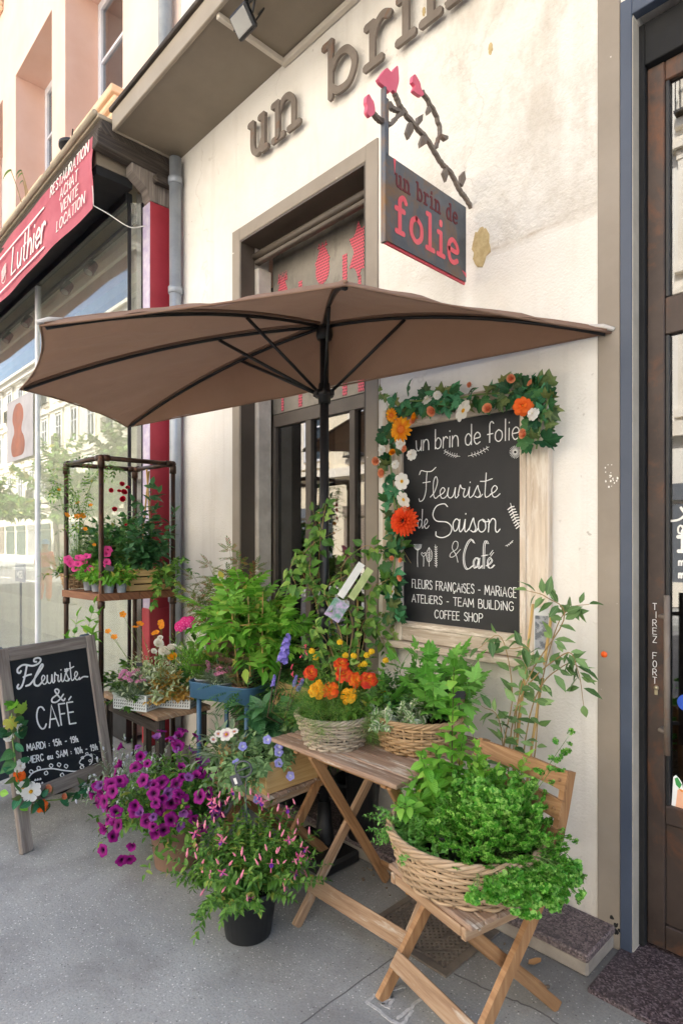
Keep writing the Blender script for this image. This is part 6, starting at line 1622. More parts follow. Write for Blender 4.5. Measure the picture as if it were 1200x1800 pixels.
# second table basket
bB = np.array((-1.572, -.385, .71)); t = thing('flower_basket', 'tan wicker basket on the table filled with pale edged and cut leaved plants', 'basket', bB, 0, 'wicker baskets of plants')
random.seed(15); wicker(t, bB, .150, .185, .13, [M['wicktan']], 10, stakes=31)
t = thing('variegated_plant', 'low cream edged variegated plant at the front of the tan basket', 'plant', bB + (-.05, -.1, .02), 0, 'plants in the table baskets')
gr = Grow(15); o = bB + (-.06, -.085, .11); gr.crown(o, 50, (10, 85), (.05, .12), .08, droop=.5, nl=8, tm=[OVAL, HEART], size=.034, pair=True); gr.done(t, 'varieg')
t = thing('dark_leaved_plant', 'small dark green bushy plant between the two table baskets', 'plant', bB + (-.08, .03, .02), 0, 'plants in the table baskets')
gr = Grow(16); o = bB + (-.09, .03, .10); gr.crown(o, 46, (2, 55), (.12, .22), .07, droop=.2, nl=13, tm=OVAL, size=.024, pair=True); gr.done(t, 'dark')
t = thing('cut_leaved_plant', 'bright green cut leaved plant standing tall in the tan basket', 'plant', bB + (.05, .03, .02), 0, 'plants in the table baskets')
gr = Grow(17); o = bB + (.04, .03, .10); gr.crown(o, 14, (2, 55), (.18, .32), .07, droop=.35, nl=7, tm=MAPLE, size=.085, ang=65, r=.0022)
for px, py in ((700, 1165), (730, 1140), (760, 1150), (800, 1150), (840, 1160), (780, 1180), (850, 1195), (820, 1140), (835, 1220)):
    p = aa(px, py, 2.52); v = p - o; gr.shoot(o, norm(v + (0, 0, .06)), np.linalg.norm(v), droop=.25, nl=6, tm=MAPLE, size=.08, ang=60, wob=.1)
gr.done(t, 'cut')
c = aa(803, 1232, 2.42); t = thing('small_pot', 'small terracotta pot tucked in the tan basket rim', 'pot', c); pot(t, c - (0, 0, .03), .035, .06, 'terracotta')
c = aa(806, 1222, 2.36); b = MB(); b.box(c, (.05, .002, .032), np.array(Matrix.Rotation(YAW, 3, 'Z')), .0005); b.tube([c - (0, 0, .015), c - (0, 0, .09)], .002, 5); solo('plant_label', b, M['labelblack'], 'black plant label in the tan basket on the table', 'label', 'plant labels')
# herb basket on the chair
bC = np.array((-1.150, -.672, .452)); t = thing('herb_basket', 'large pale wicker basket on the chair brimming with herbs', 'basket', bC, 0, 'wicker baskets of plants')
random.seed(18); wicker(t, bC, .200, .240, .145, [M['wick']], 12, 1.05, .98, 33, 0, .0095)
t = thing('parsley_plant', 'bright green curly parsley mounding out of the big herb basket', 'herb', bC + (.07, .02, .02), 0, 'herbs in the big basket')
gr = Grow(18); o = bC + (.07, .03, .10)
gr.crown(o, 420, (0, 68), (.08, .18), .08, droop=.35, nl=1, tm=PARS, size=.042, ang=20, r=.0016, s0=.8)
gr.crown(o + (.02, .02, .03), 90, (0, 36), (.12, .18), .08, droop=.2, nl=1, tm=PARS, size=.042, ang=20, s0=.8)
e = bC + (.20, -.035, .14)
for q_, (ex_, ey_, k_, l_) in enumerate(((.195, -.02, 52, .12), (.175, -.08, 22, .09), (.205, .05, 40, .145), (.12, -.14, 8, .07))): gr.crown(bC + (ex_, ey_, .14), k_, (48, 118), (.03, l_), .06, az=(-1.3, .8), droop=1.0 + .25 * q_, wob=.6, sj=.45, nl=2, tm=PARS, size=.039, ang=25, s0=.72)
gr.shoot(o + (.06, .04, .05), (.32, .28, .8), .36, droop=.3, nl=4, tm=PARS, size=.045, s0=.75)
gr.shoot(o + (.06, .0, .05), (.40, .2, .75), .30, droop=.3, nl=4, tm=PARS, size=.045, s0=.75)
gr.done(t, 'parsley')
t = thing('thyme_plant', 'fine leaved thyme trailing over the left side of the herb basket', 'herb', bC + (-.12, -.06, .02), 0, 'herbs in the big basket')
gr = Grow(19); o = bC + (-.085, -.055, .10); gr.crown(o, 170, (3, 80), (.06, .155), .10, droop=.55, nl=14, tm=OVAL, size=.0145, pair=True, r=.001, wob=.5); gr.done(t, 'thyme', 'stem')
t = thing('mint_plant', 'tall mint stems with round leaves climbing past the table edge from the herb basket', 'herb', bC + (-.13, .1, .02), 0, 'herbs in the big basket')
gr = Grow(20); o = bC + (-.12, .06, .10)
for px, py, dd in ((798, 1150, 1.98), (735, 1310, 1.95), (770, 1330, 2.0), (700, 1420, 1.95), (812, 1300, 2.05), (720, 1400, 1.9), (780, 1370, 2.0)):
    p = aa(px, py, dd); v = p - o; gr.shoot(o + np.random.randn(3) * .012, norm(v), np.linalg.norm(v), droop=.02, nl=int(5 + np.linalg.norm(v) * 26), tm=[OVAL, BROAD], size=.055, pair=True, ang=72, r=.0032, wob=.12, s0=.15)
gr.crown(o, 22, (5, 50), (.12, .24), .06, droop=.2, nl=8, tm=OVAL, size=.045, pair=True, r=.0018); gr.done(t, 'bright', 'stemdark')
t = thing('lemon_balm_plant', 'lime green lemon balm at the back of the herb basket against the chair', 'herb', bC + (.03, .13, .02), 0, 'herbs in the big basket')
gr = Grow(21); o = bC + (.02, .13, .12); gr.crown(o, 15, (2, 26), (.18, .30), .05, droop=.15, nl=7, tm=SERR, size=.05, pair=True); gr.done(t, 'lime')
c = bC + (.0, -.10, .045)
for k, off in enumerate(((-.02, -.06), (.06, -.09))):
    c = bC + (off[0], off[1], .06); t = thing('nursery_pot', ['black nursery pot under the thyme in the herb basket', 'black nursery pot under the parsley in the herb basket'][k], 'pot', c, 0, 'nursery pots in the herb basket'); pot(t, c, .055, .095, 'blackplastic')
# climber on canes against the wall
c0 = np.array((-1.30, -.125, .088)); t = thing('caned_climber', 'climbing plant on two bamboo canes against the cream wall behind the chair', 'climber', c0); random.seed(22)
pot(t, c0, .10, .2, 'blackplastic')
P0, P1, P2, P3 = aa(884, 1322, 2.37), aa(936, 1062, 2.33), aa(938, 1335, 2.30), aa(970, 1072, 2.27)
canes(t, [(c0 + (-.03, 0, .15), P1), (c0 + (.03, 0, .15), P3)], .006)
gr = Grow(22)
for pts in ([c0 + (-.03, 0, .2), P0, aa(900, 1220, 2.34), aa(880, 1120, 2.34), aa(840, 1140, 2.34)], [c0 + (.03, 0, .2), P2, aa(948, 1220, 2.27), aa(975, 1110, 2.24), aa(1000, 1070, 2.22), aa(1035, 1062, 2.2)], [c0 + (.02, 0, .25), aa(915, 1230, 2.3), aa(990, 1090, 2.22), aa(960, 1050, 2.22), aa(925, 1038, 2.25)],
            [c0 + (-.02, 0, .2), aa(905, 1250, 2.32), aa(990, 1150, 2.22), aa(1015, 1180, 2.2), aa(1025, 1240, 2.2)], [c0 + (-.02, 0, .2), aa(880, 1280, 2.36), aa(845, 1240, 2.36)], [c0, aa(930, 1260, 2.3), aa(990, 1170, 2.24), aa(1032, 1182, 2.22)], [c0, aa(905, 1270, 2.33), aa(930, 1150, 2.28), aa(895, 1140, 2.3)]):
    P = cr(pts, 6); gr.st.tube(P, np.linspace(.0035, .0012, len(P)), 5, False)
    L_ = sum(np.linalg.norm(P[i + 1] - P[i]) for i in range(len(P) - 1)); n_ = int(L_ / .10)
    for k in range(n_):
        i = int((.25 + .75 * k / n_) * (len(P) - 2)); T = norm(P[i + 1] - P[i])
        for sg in (-1, 1):
            fr = frame_from(T, (0, -1, .3)); d = norm(T * .5 + fr[:, 0] * sg * .8 + np.random.randn(3) * .3 + (0, -.15, -.1)); gr.lf(leaf(.42, 'oval') if k < 0 else ELL, M34(P[i] + d * .008, d, np.random.randn(3) * .5 + (0, -.7, .8), random.uniform(.042, .074)))
    gr.lf(OVATE, M34(P[-1], norm(P[-1] - P[-2]), (0, -.5, 1), .05))
gr.done(t, 'ever', 'vine')
t2 = thing('plant_tag', 'long pale printed plant tag tied between the two canes', 'label', aa(950, 1130, 2.29), 0, 'plant labels'); Rm = np.array(Matrix.Rotation(math.radians(20), 3, 'Z'))
b = MB(); b.box(aa(951, 1130, 2.31), (.055, .0015, .27), Rm); part('card', b, paint('tag white', '#c6c6c2', '#d8d8d4', .4, 9, 0), t2)
b = MB(); b.box(aa(951, 1112, 2.308), (.048, .0015, .13), Rm); part('print', b, paint('tag print', '#5c6066', '#9a9ca0', .4, 40, 0, lo=.45, hi=.55), t2)
# clematis on the parasol pole
c0 = np.array((-2.19, -.11, .088)); t = thing('potted_clematis', 'clematis climbing canes beside the black parasol pole in the doorway', 'climber', c0); random.seed(23)
pot(t, c0, .12, .24, 'blackplastic')
canes(t, [(c0 + (.03, -.02, .2), aa(628, 1030, 3.02)), (c0 + (-.04, 0, .2), aa(560, 900, 3.02))], .006)
gr = Grow(23)
for pts in ([(590, 1250), (575, 1100), (560, 1000), (570, 900), (580, 872)], [(600, 1250), (590, 1080), (545, 1010), (555, 930), (545, 880)], [(610, 1250), (610, 1080), (600, 1000), (640, 960), (665, 968), (700, 960), (722, 990)], [(600, 1250), (570, 1090), (530, 1000), (545, 960), (600, 930)],
            [(600, 1250), (560, 1080), (530, 980), (510, 1000), (520, 1030), (500, 1018)], [(620, 1250), (640, 1120), (650, 1040), (680, 1020), (700, 1010)], [(600, 1250), (585, 1150), (550, 1100), (560, 1140), (520, 1135)], [(610, 1250), (630, 1150), (640, 1090), (670, 1120), (690, 1170)], [(600, 1250), (600, 1120), (570, 1040), (620, 1000), (590, 960)], [(600, 1240), (620, 1100), (590, 1050), (560, 1060)]):
    P = cr([c0 + (0, 0, .2)] + [aa(x, y, 2.98 + random.uniform(-.09, .06)) for x, y in pts], 6); gr.st.tube(P, np.linspace(.003, .001, len(P)), 5, False)
    n_ = 22
    for k in range(n_):
        i = int((.2 + .78 * k / n_) * (len(P) - 2)); T = norm(P[i + 1] - P[i])
        for sg in (-1, 1):
            d = norm(T * .3 + frame_from(T, (0, -1, .2))[:, 0] * sg + np.random.randn(3) * .4 + (0, 0, -.35)); gr.lf(random.choice((OVATE, TREF, HEART)), M34(P[i] + d * .02, d, np.random.randn(3) * .5 + (.3, -.7, .7), random.uniform(.034, .058)))
gr.crown(c0 + (.0, 0, .65), 16, (30, 110), (.12, .26), .08, droop=.8, nl=7, tm=[OVATE, TREF], size=.055, ang=60); gr.done(t, 'clem', 'vine')
t2 = thing('plant_tag', 'picture tag with a clematis photo hanging in the vine by the pole', 'label', aa(615, 1045, 2.86), 0, 'plant labels')
Rt = np.array(Matrix.Rotation(YAW, 3, 'Z') @ Matrix.Rotation(math.radians(33), 3, 'Y'))
cT = aa(622, 1032, 2.86); b = MB(); b.box(cT + Rt @ np.array((-.03, 0, .02)), (.036, .0012, .19), Rt); part('white_strip', b, paint('tag paper', '#c9c9c4', '#d6d5cf', .45, 20, 0), t2)
b = MB(); b.box(cT + Rt @ np.array((.018, .002, .03)), (.036, .0012, .17), Rt); part('green_strip', b, paint('tag green', '#8a9a5c', '#aab57c', .45, 14, 0), t2)
b = MB(); b.box(cT + Rt @ np.array((-.01, .0, -.135)), (.08, .0012, .10), Rt); part('picture', b, paint('tag picture', '#5a8a72', '#b59ac0', .4, 26, 0, lo=.42, hi=.62), t2)
# sage with blue spikes and crinkled leaves
c0 = np.array((-2.30, -.36, .452)); t = thing('sage_plant', 'dark crinkled leaved sage with blue violet spikes behind the wooden crate', 'potted plant', c0); random.seed(24)
pot(t, c0, .085, .13, 'blackplastic')
gr = Grow(24); o = c0 + (0, 0, .11)
for px, py in ((425, 1245), (450, 1225), (490, 1235), (508, 1260), (470, 1275), (440, 1280), (490, 1285), (420, 1225), (500, 1225), (462, 1250)):
    p = aa(px, py, 2.78); v = p - o; gr.shoot(o, norm(v + (0, 0, .03)), np.linalg.norm(v) * .9, droop=.25, nl=4, tm=BROAD, size=.105, pair=True, ang=65, wob=.1, s0=.5)
gr.done(t, 'deep')
for a_, b_, s in (((478, 1250), (503, 1130), .125), ((470, 1260), (482, 1192), .05), ((500, 1260), (530, 1200), .06), ((500, 1260), (520, 1192), .05)):
    p, q = aa(*a_, 2.72), aa(*b_, 2.72); d = norm(q - p); base_ = q - d * s * .8; b = MB(); b.tube([o, p, base_], .003, 5); part('flower_stem', b, M['stemdark'], t); bloom(t, 'spike', 'spike', base_ + d * s * .0, d, s * 1.1, 'flower_spike')
c0 = np.array((-2.08, -.20, .088)); t = thing('coral_salvia', 'thin stemmed coral salvia between the pole and the marigolds', 'potted plant', c0)
pot(t, c0, .09, .5, 'blackplastic'); gr = Grow(25)
for a_ in ((535, 1145), (528, 1195), (545, 1240), (515, 1180)):
    p = aa(*a_, 2.72); P = cr([c0 + (0, 0, .48), (c0 + (0, 0, .48) + p) / 2 + (0, 0, .05), p], 6); gr.st.tube(P, .0018, 4, False)
    for k in range(8): gr.lf(OVATE, M34(P[4 + k % 8], np.random.randn(3), (0, 0, 1), .03))
    for k in range(5): bloom(t, 'bud', 'salvia', p + np.random.randn(3) * (.006, .006, .018), np.random.randn(3), .022, 'bud')
gr.done(t, 'olive')
# crate with blue bindweed on the second chair
KX0, KX1, KY0, KY1, KZ = -2.475, -2.10, -.775, -.46, .4515
def crate(t, x0, x1, y0, y1, z, h, slats, mat, gap=.008, th=.012):
    b = MB(); sh = (h - gap * (slats - 1)) / slats
    for k in range(slats):
        za = z + k * (sh + gap) + .001
        b.bx(x0, x1, y0, y0 + th, za, za + sh, .002); b.bx(x0, x1, y1 - th, y1, za, za + sh, .002); b.bx(x0, x0 + th, y0 + th + .0005, y1 - th - .0005, za, za + sh, .002); b.bx(x1 - th, x1, y0 + th + .0005, y1 - th - .0005, za, za + sh, .002)
    part('side', b, mat, t)
    b = MB()
    for x in (x0 + th, x1 - th - .02):
        for y in (y0 + th + .0005, y1 - th - .0205): b.bx(x + .0005, x + .0195, y, y + .02, z + .008, z + h - .002, .002)
    b.bx(x0 + th, x1 - th, y0 + th, y1 - th, z + .001, z + .007); part('corner_post', b, mat, t)
    b = MB(); b.bx(x0 + th + .002, x1 - th - .002, y0 + th + .022, y1 - th - .022, z + .008, z + h * .75); part('soil', b, M['soil'], t)
t = thing('wooden_crate', 'pine planting crate on the chair under trailing blue bindweed', 'crate', ((KX0 + KX1) / 2, (KY0 + KY1) / 2, KZ), 0, 'wooden crates of plants'); random.seed(26)
crate(t, KX0, KX1, KY0, KY1, KZ, .135, 1, M['pine'])
t = thing('bindweed_plant', 'trailing grey green bindweed with pale lilac flowers in the pine crate', 'plant', ((KX0 + KX1) / 2, (KY0 + KY1) / 2, KZ + .1))
gr = Grow(26); o = np.array(((KX0 + KX1) / 2, (KY0 + KY1) / 2, KZ + .12))
for k in range(9):
    gr.crown((random.uniform(KX0 + .06, KX1 - .04), random.uniform(KY0 + .04, KY1 - .06), KZ + .11), 6, (5, 70), (.07, .16), .05, droop=.4, nl=9, tm=[OVATE, HEART], size=.036)
gr.crown((KX1 - .14, KY0 + .04, KZ + .13), 26, (60, 110), (.10, .24), .08, az=(-2.3, -.5), droop=1.3, nl=11, tm=[OVATE, HEART], size=.036); gr.done(t, 'bind')
for px, py in ((427, 1312), (416, 1342), (490, 1312), (490, 1322), (490, 1341), (510, 1364), (453, 1405), (470, 1300)):
    p = aa(px, py, 2.62); bloom(t, 'petunia', 'lilac', p, to_cam(p, .5), .021)
t = thing('gazania_plant', 'white striped daisy beside the bindweed at the crate corner', 'plant', aa(398, 1300, 2.83)); gr = Grow(27)
gr.crown(aa(400, 1330, 2.85), 26, (5, 75), (.08, .16), .05, droop=.4, nl=4, tm=LANCE, size=.07, ang=30); gr.done(t, 'grey')
for px, py, s in ((398, 1291, .034), (384, 1290, .02), (412, 1286, .02), (375, 1300, .018)): p = aa(px, py, 2.72); bloom(t, 'daisy', 'striped', p, to_cam(p, .6) + (0, 0, .5), s)
c = aa(392, 1375, 2.55); t = thing('plant_tag', 'round dark grey plastic hanger tag standing up from the fuchsia', 'label', c, 0, 'plant labels'); Rm = np.array(Matrix.Rotation(YAW, 3, 'Z') @ Matrix.Rotation(-.35, 3, 'Y'))
M['tagdark'] = paint('grey plastic tag', '#4b4d52', '#5a5c60', .5, 9, 0)
b = MB(); V0 = len(b.V); cc_ = aa(428, 1352, 2.52)
ringp = [cc_ + Rm @ np.array((.034 * math.cos(a), 0, .034 * math.sin(a))) for a in np.linspace(0, 6.28, 24)]
b.tube(ringp, .004, 5, False); b.tube([cc_ + Rm @ np.array((-.034, 0, 0)), cc_ + Rm @ np.array((.034, 0, 0))], .003, 5); b.tube([cc_ + Rm @ np.array((0, 0, -.034)), aa(432, 1400, 2.5), aa(435, 1450, 2.45)], .002, 5); part('hook', b, M['tagdark'], t)
b = MB(); b.box(aa(415, 1372, 2.515), (.042, .002, .05), Rm, .0005); part('card', b, M['tagdark'], t); b = MB(); b.box(aa(414, 1373, 2.511), (.012, .002, .026), Rm, .0005); part('sticker', b, M['white'], t)
# trolley plants
def TP(x, y, z=.70): ca, sa = math.cos(ta), math.sin(ta); return np.array((TT[0] + x * ca - y * sa, TT[1] + x * sa + y * ca, z))
random.seed(28)
def potted(name, label, c, r, h, pm, cat='potted plant', group='plants on the blue plant stand'):
    t = thing(name, label, cat, c, 0, group); pot(t, c, r, h, pm); return t
c = TP(.075, .08); t = potted('rosemary_plant', 'grassy green needle leaved plant at the left end of the stand', c, .055, .085, 'greyplastic'); gr = Grow(28)
gr.crown(c + (0, 0, .075), 130, (0, 50), (.16, .32), .05, droop=.15, nl=16, tm=leaf(.16, 'lance', .1, .1), size=.036, ang=35, r=.0012); gr.done(t, 'bright')
c = TP(.07, .23); t = potted('geranium_plant', 'magenta geranium with round flower heads at the back of the stand', c, .06, .09, 'terracotta'); gr = Grow(29)
gr.crown(c + (0, 0, .08), 16, (5, 55), (.15, .26), .04, droop=.2, nl=4, tm=GRAPE, size=.06)
for px, py, s in ((318, 1102, .036), (334, 1094, .036), (365, 1128, .022), (404, 1102, .03), (326, 1094, .034)): p = aa(px, py, 3.18); gr.shoot(c + (0, 0, .08), p - c - (0, 0, .08), np.linalg.norm(p - c - (0, 0, .08)), droop=0, nl=2, tm=GRAPE, size=.05, wob=.05); bloom(t, 'umbel', 'geranium', p, to_cam(p, .3) + (0, 0, .6), s, 'flower_head')
gr.done(t, 'mid')
c = TP(.20, .085); t = potted('dianthus_plant', 'pink dianthus in a white pot at the front of the stand', c, .058, .075, 'whiteplastic'); gr = Grow(30)
gr.crown(c + (0, 0, .065), 90, (0, 60), (.06, .13), .045, droop=.2, nl=9, tm=STRAP, size=.05, ang=25, r=.001); gr.done(t, 'silver')
for k in range(22): p = c + (random.uniform(-.085, .085), random.uniform(-.08, .05), .15 + random.uniform(-.02, .035)); bloom(t, 'double', 'dianthus', p, to_cam(p, .5) + (0, 0, .6), .013)
c = TP(.215, .2); t = potted('heuchera_plant', 'grey veined round leaved heuchera in the middle of the stand', c, .055, .085, 'terracotta'); gr = Grow(31)
for px, py in ((370, 1135), (385, 1120), (395, 1145), (355, 1150), (410, 1128), (425, 1150), (438, 1135), (380, 1160)):
    p = aa(px, py, 3.1); v = p - c - (0, 0, .07); gr.shoot(c + (0, 0, .07), v, np.linalg.norm(v), droop=.1, nl=0, tm=GRAPE, size=.10, r=.0018)
gr.done(t, 'bronze', 'stemdark')
c = TP(.335, .09); t = potted('old_heuchera', 'leggy brown stemmed plant at the right front of the stand', c, .06, .07, 'terracotta'); gr = Grow(32)
gr.crown(c + (0, 0, .06), 34, (5, 60), (.10, .22), .03, droop=.1, nl=1, tm=[GRAPE, HEART], size=.045, r=.002, s0=.9); gr.done(t, 'bronze', M['redpaint'] if False else 'vine')
c = TP(.33, .24); t = potted('wisteria_plant', 'bright green wisteria with paired leaflets on a small bamboo trellis', c, .075, .14, 'blackplastic'); gr = Grow(33)
o = c + (0, 0, .12)
gr.crown(o + (0, 0, .15), 13, (5, 75), (.15, .32), .06, droop=.4, nl=5, tm=PINN, size=.19, ang=60, r=.0025)
for px, py in ((365, 1050), (400, 1030), (430, 1020), (460, 1050), (490, 1075), (515, 1100), (500, 1050), (440, 1070), (385, 1080), (410, 1060), (470, 1100), (525, 1075)):
    p = aa(px, py, 3.12); v = p - o; gr.shoot(o, v, np.linalg.norm(v), droop=.2, nl=5, tm=PINN, size=.20, ang=55, wob=.12, s0=.45, r=.002)
gr.done(t, 'bright')
pA = [aa(x, 1190, 3.14) for x in (418, 440, 462)]; qA = [aa(405, 1040, 3.2), aa(436, 1048, 3.2), aa(462, 1040, 3.18)]
canes(t, list(zip(pA, qA)) + [(aa(412, 1100, 3.16), aa(470, 1098, 3.15)), (aa(408, 1160, 3.14), aa(472, 1160, 3.14))], .0032)
c = TP(.16, .30); t = potted('lace_maple', 'feathery red tinged maple seedling behind the stand against the cream wall', c, .075, .16, 'blackplastic'); gr = Grow(34); o = c + (0, 0, .14)
for px, py in ((325, 1030), (345, 1010), (380, 990), (395, 970), (420, 985), (350, 1045), (400, 1010), (370, 1030), (330, 1055), (410, 1040), (435, 1000)):
    p = aa(px, py, 3.35); v = p - o; gr.shoot(o, v + (0, 0, .1), np.linalg.norm(v), droop=.3, nl=7, tm=LACE, size=.12, ang=60, wob=.12, s0=.5, r=.002)
gr.done(t, 'lace', 'stemdark')
c = np.array((-2.66, -.16, .088)); t = potted('dark_fern', 'dark feathery fern filling the doorway beside the stand', c, .14, .30, 'blackplastic'); gr = Grow(35)
gr.crown(c + (0, 0, .55), 52, (8, 88), (.2, .42), .08, droop=.7, nl=5, tm=FERN, size=.2, ang=50, r=.002); gr.crown(c + (0, 0, .25), 40, (5, 70), (.2, .5), .08, droop=.5, nl=6, tm=FERN, size=.2, ang=50); gr.done(t, 'dark')
# bench: two white crates
random.seed(36)
def white_crate(label, c, wx, wy, h, rz):
    t = thing('plastic_crate', label, 'crate', c, rz, 'white plastic crates on the bench'); th = .006
    b = MB(); b.bx(-wx / 2, wx / 2, -wy / 2, -wy / 2 + th, 0.001, h, .002); b.bx(-wx / 2, wx / 2, wy / 2 - th, wy / 2, 0.001, h, .002); b.bx(-wx / 2, -wx / 2 + th, -wy / 2 + th, wy / 2 - th, 0.001, h, .002); b.bx(wx / 2 - th, wx / 2, -wy / 2 + th, wy / 2 - th, 0.001, h, .002); b.bx(-wx / 2 + th, wx / 2 - th, -wy / 2 + th, wy / 2 - th, .001, .007)
    b.bx(-wx / 2 - .004, wx / 2 + .004, -wy / 2 - .004, -wy / 2 - .0005, h - .014, h, .001); b.bx(wx / 2 + .0005, wx / 2 + .004, -wy / 2, wy / 2, h - .014, h, .001)
    part('body', b, M['whiteplastic'], t, True)
    b = MB(); n = int(wx / .016)
    for r in range(3):
        for k in range(n):
            x = -wx / 2 + .014 + k * (wx - .028) / (n - 1); b.box((x, -wy / 2 - .0004, .018 + r * .018), (.0055, .001, .011), np.array(Matrix.Rotation(.35, 3, 'Y')))
    n = int(wy / .016)
    for r in range(3):
        for k in range(n):
            y = -wy / 2 + .014 + k * (wy - .028) / (n - 1); b.box((wx / 2 + .0004, y, .018 + r * .018), (.001, .0055, .011), np.array(Matrix.Rotation(.35, 3, 'X')))
    part('perforation', b, paint('crate holes', '#4a4c48', '#5a5c56', .8, 9, 0), t, True)
    return t
cL = np.array(on_z(226, 1246, .545)); cR = np.array(on_z(300, 1243, .545)); 
cL += np.array((.01, .06, .001)); cR += np.array((-.0, .06, .001))
white_crate('white perforated crate holding pink dianthus on the left of the bench', cL, .25, .16, .10, math.radians(24)); white_crate('white perforated crate full of golden leaves at the right end of the bench', cR, .22, .16, .09, math.radians(34))
grp = 'plants in the white crates'
def plantin(name, label, c, group=grp): return thing(name, label, 'plant', c, 0, group)
c = cL + (.03, -.03, .06); t = plantin('dianthus_plant', 'pink dianthus with grassy leaves in the left white crate', c); gr = Grow(37)
gr.crown(c, 100, (0, 62), (.07, .15), .055, droop=.2, nl=9, tm=STRAP, size=.05, ang=25, r=.001); gr.done(t, 'grey')
for k in range(26): p = c + (random.uniform(-.13, .11), random.uniform(-.10, .04), .14 + random.uniform(-.02, .03)); bloom(t, 'double', 'dianthus', p, to_cam(p, .5) + (0, 0, .5), .014)
c = cR + (-.02, -.02, .05); t = plantin('golden_heuchera', 'amber leaved heuchera mounding over the right white crate', c); gr = Grow(38)
gr.crown(c + (-.02, -.02, .02), 170, (0, 92), (.05, .145), .07, droop=.25, nl=4, tm=TREF, size=.05, ang=45, s0=.45, r=.001); gr.done(t, 'gold', 'vine')
c = cL + (.07, .10, .04); t = plantin('variegated_spurge', 'pale white and green feathery plant rising behind the pink dianthus', c); gr = Grow(39)
gr.crown(c, 78, (0, 58), (.17, .32), .08, droop=.25, nl=13, tm=leaf(.4, 'lance'), size=.042, ang=50); gr.done(t, 'whitegreen')
c = cL + (-.10, .10, .02); t = plantin('strawberry_plant', 'bright broad leaved plant behind the A-board edge on the bench', c); gr = Grow(40)
gr.crown(c, 60, (5, 80), (.1, .26), .08, droop=.3, nl=4, tm=TREF, size=.075, ang=50); gr.done(t, 'mid')
c = cR + (-.02, .13, .02); t = plantin('ranunculus_plant', 'white ranunculus with one yellow bloom behind the golden heuchera', c); gr = Grow(41)
gr.crown(c, 70, (3, 66), (.12, .26), .08, droop=.25, nl=6, tm=TREF, size=.06, ang=45); gr.done(t, 'dark')
for px, py, m_, s in ((278, 1133, 'cream', .03), (288, 1146, 'cream', .03), (302, 1141, 'cream', .028), (318, 1141, 'cream', .018), (270, 1146, 'cream', .018), (304, 1157, 'yellow', .028), (296, 1150, 'cream', .016), (282, 1122, 'cream', .016)): p = aa(px, py, 3.36); bloom(t, 'rose', m_, p, to_cam(p, .4) + (0, 0, .4), s * 1.25)
c = cL + (.10, .10, .02); t = plantin('geum_plant', 'thin stemmed orange geum flowers above the white crates', c); gr = Grow(42)
for px, py in ((201, 1120), (238, 1103), (246, 1097), (270, 1114), (275, 1112), (283, 1095), (216, 1080), (190, 1110), (285, 1102)):
    p = aa(px, py, 3.5); P = cr([c, (c + p) / 2 + np.random.randn(3) * .02, p], 5); gr.st.tube(P, .0012, 4, False); bloom(t, 'simple', 'geum', p, to_cam(p, .6) + (0, 0, .4), random.uniform(.014, .024))
gr.crown(c, 14, (5, 60), (.1, .2), .05, nl=4, tm=TREF, size=.04); gr.done(t, 'olive')
c = aa(245, 1168, 3.38); b = MB(); b.box(c, (.035, .002, .022), np.array(Matrix.Rotation(YAW, 3, 'Z')), .0005); b.tube([c - (0, 0, .01), c - (0, 0, .12)], .0015, 5); solo('plant_label', b, M['labelblack'], 'black plant label among the pink dianthus on the bench', 'label', 'plant labels')
# under the bench
c0 = np.array((-3.22, -.86, 0)); t = thing('campanula_plant', 'grey green plant with drooping pale bell flowers on the ground under the bench', 'potted plant', c0, 0, 'potted plants on the pavement'); random.seed(43); pot(t, c0, .12, .16, 'blackplastic'); gr = Grow(43)
gr.crown(c0 + (0, 0, .14), 90, (0, 62), (.16, .30), .10, droop=.35, nl=11, tm=LANCE, size=.035, ang=50); gr.done(t, 'silver')
for p, d in gr.tips[:80]: bloom(t, 'drop', 'drop', np.array(p) + np.random.randn(3) * .01, (random.gauss(0, .4), random.gauss(0, .4), 1), .022)
# leafy stems behind the A-board
c0 = np.array((-3.95, -1.02, 0)); t = thing('leafy_shrub', 'young shrub with broad bright leaves standing behind the A-board', 'potted plant', c0, 0, 'potted plants on the pavement'); random.seed(44); pot(t, c0, .11, .2, 'blackplastic'); gr = Grow(44)
for px, py in ((130, 1085), (158, 1060), (165, 1080), (120, 1125), (150, 1130), (160, 1110)):
    p = aa(px, py, 3.72); v = p - c0 - (0, 0, .18); gr.shoot(c0 + (0, 0, .18), v, np.linalg.norm(v), droop=.05, nl=9, tm=leaf(.5, 'ovate', .2, .25), size=.10, pair=True, ang=55, wob=.08, r=.003, s0=.4)
gr.done(t, 'bright')
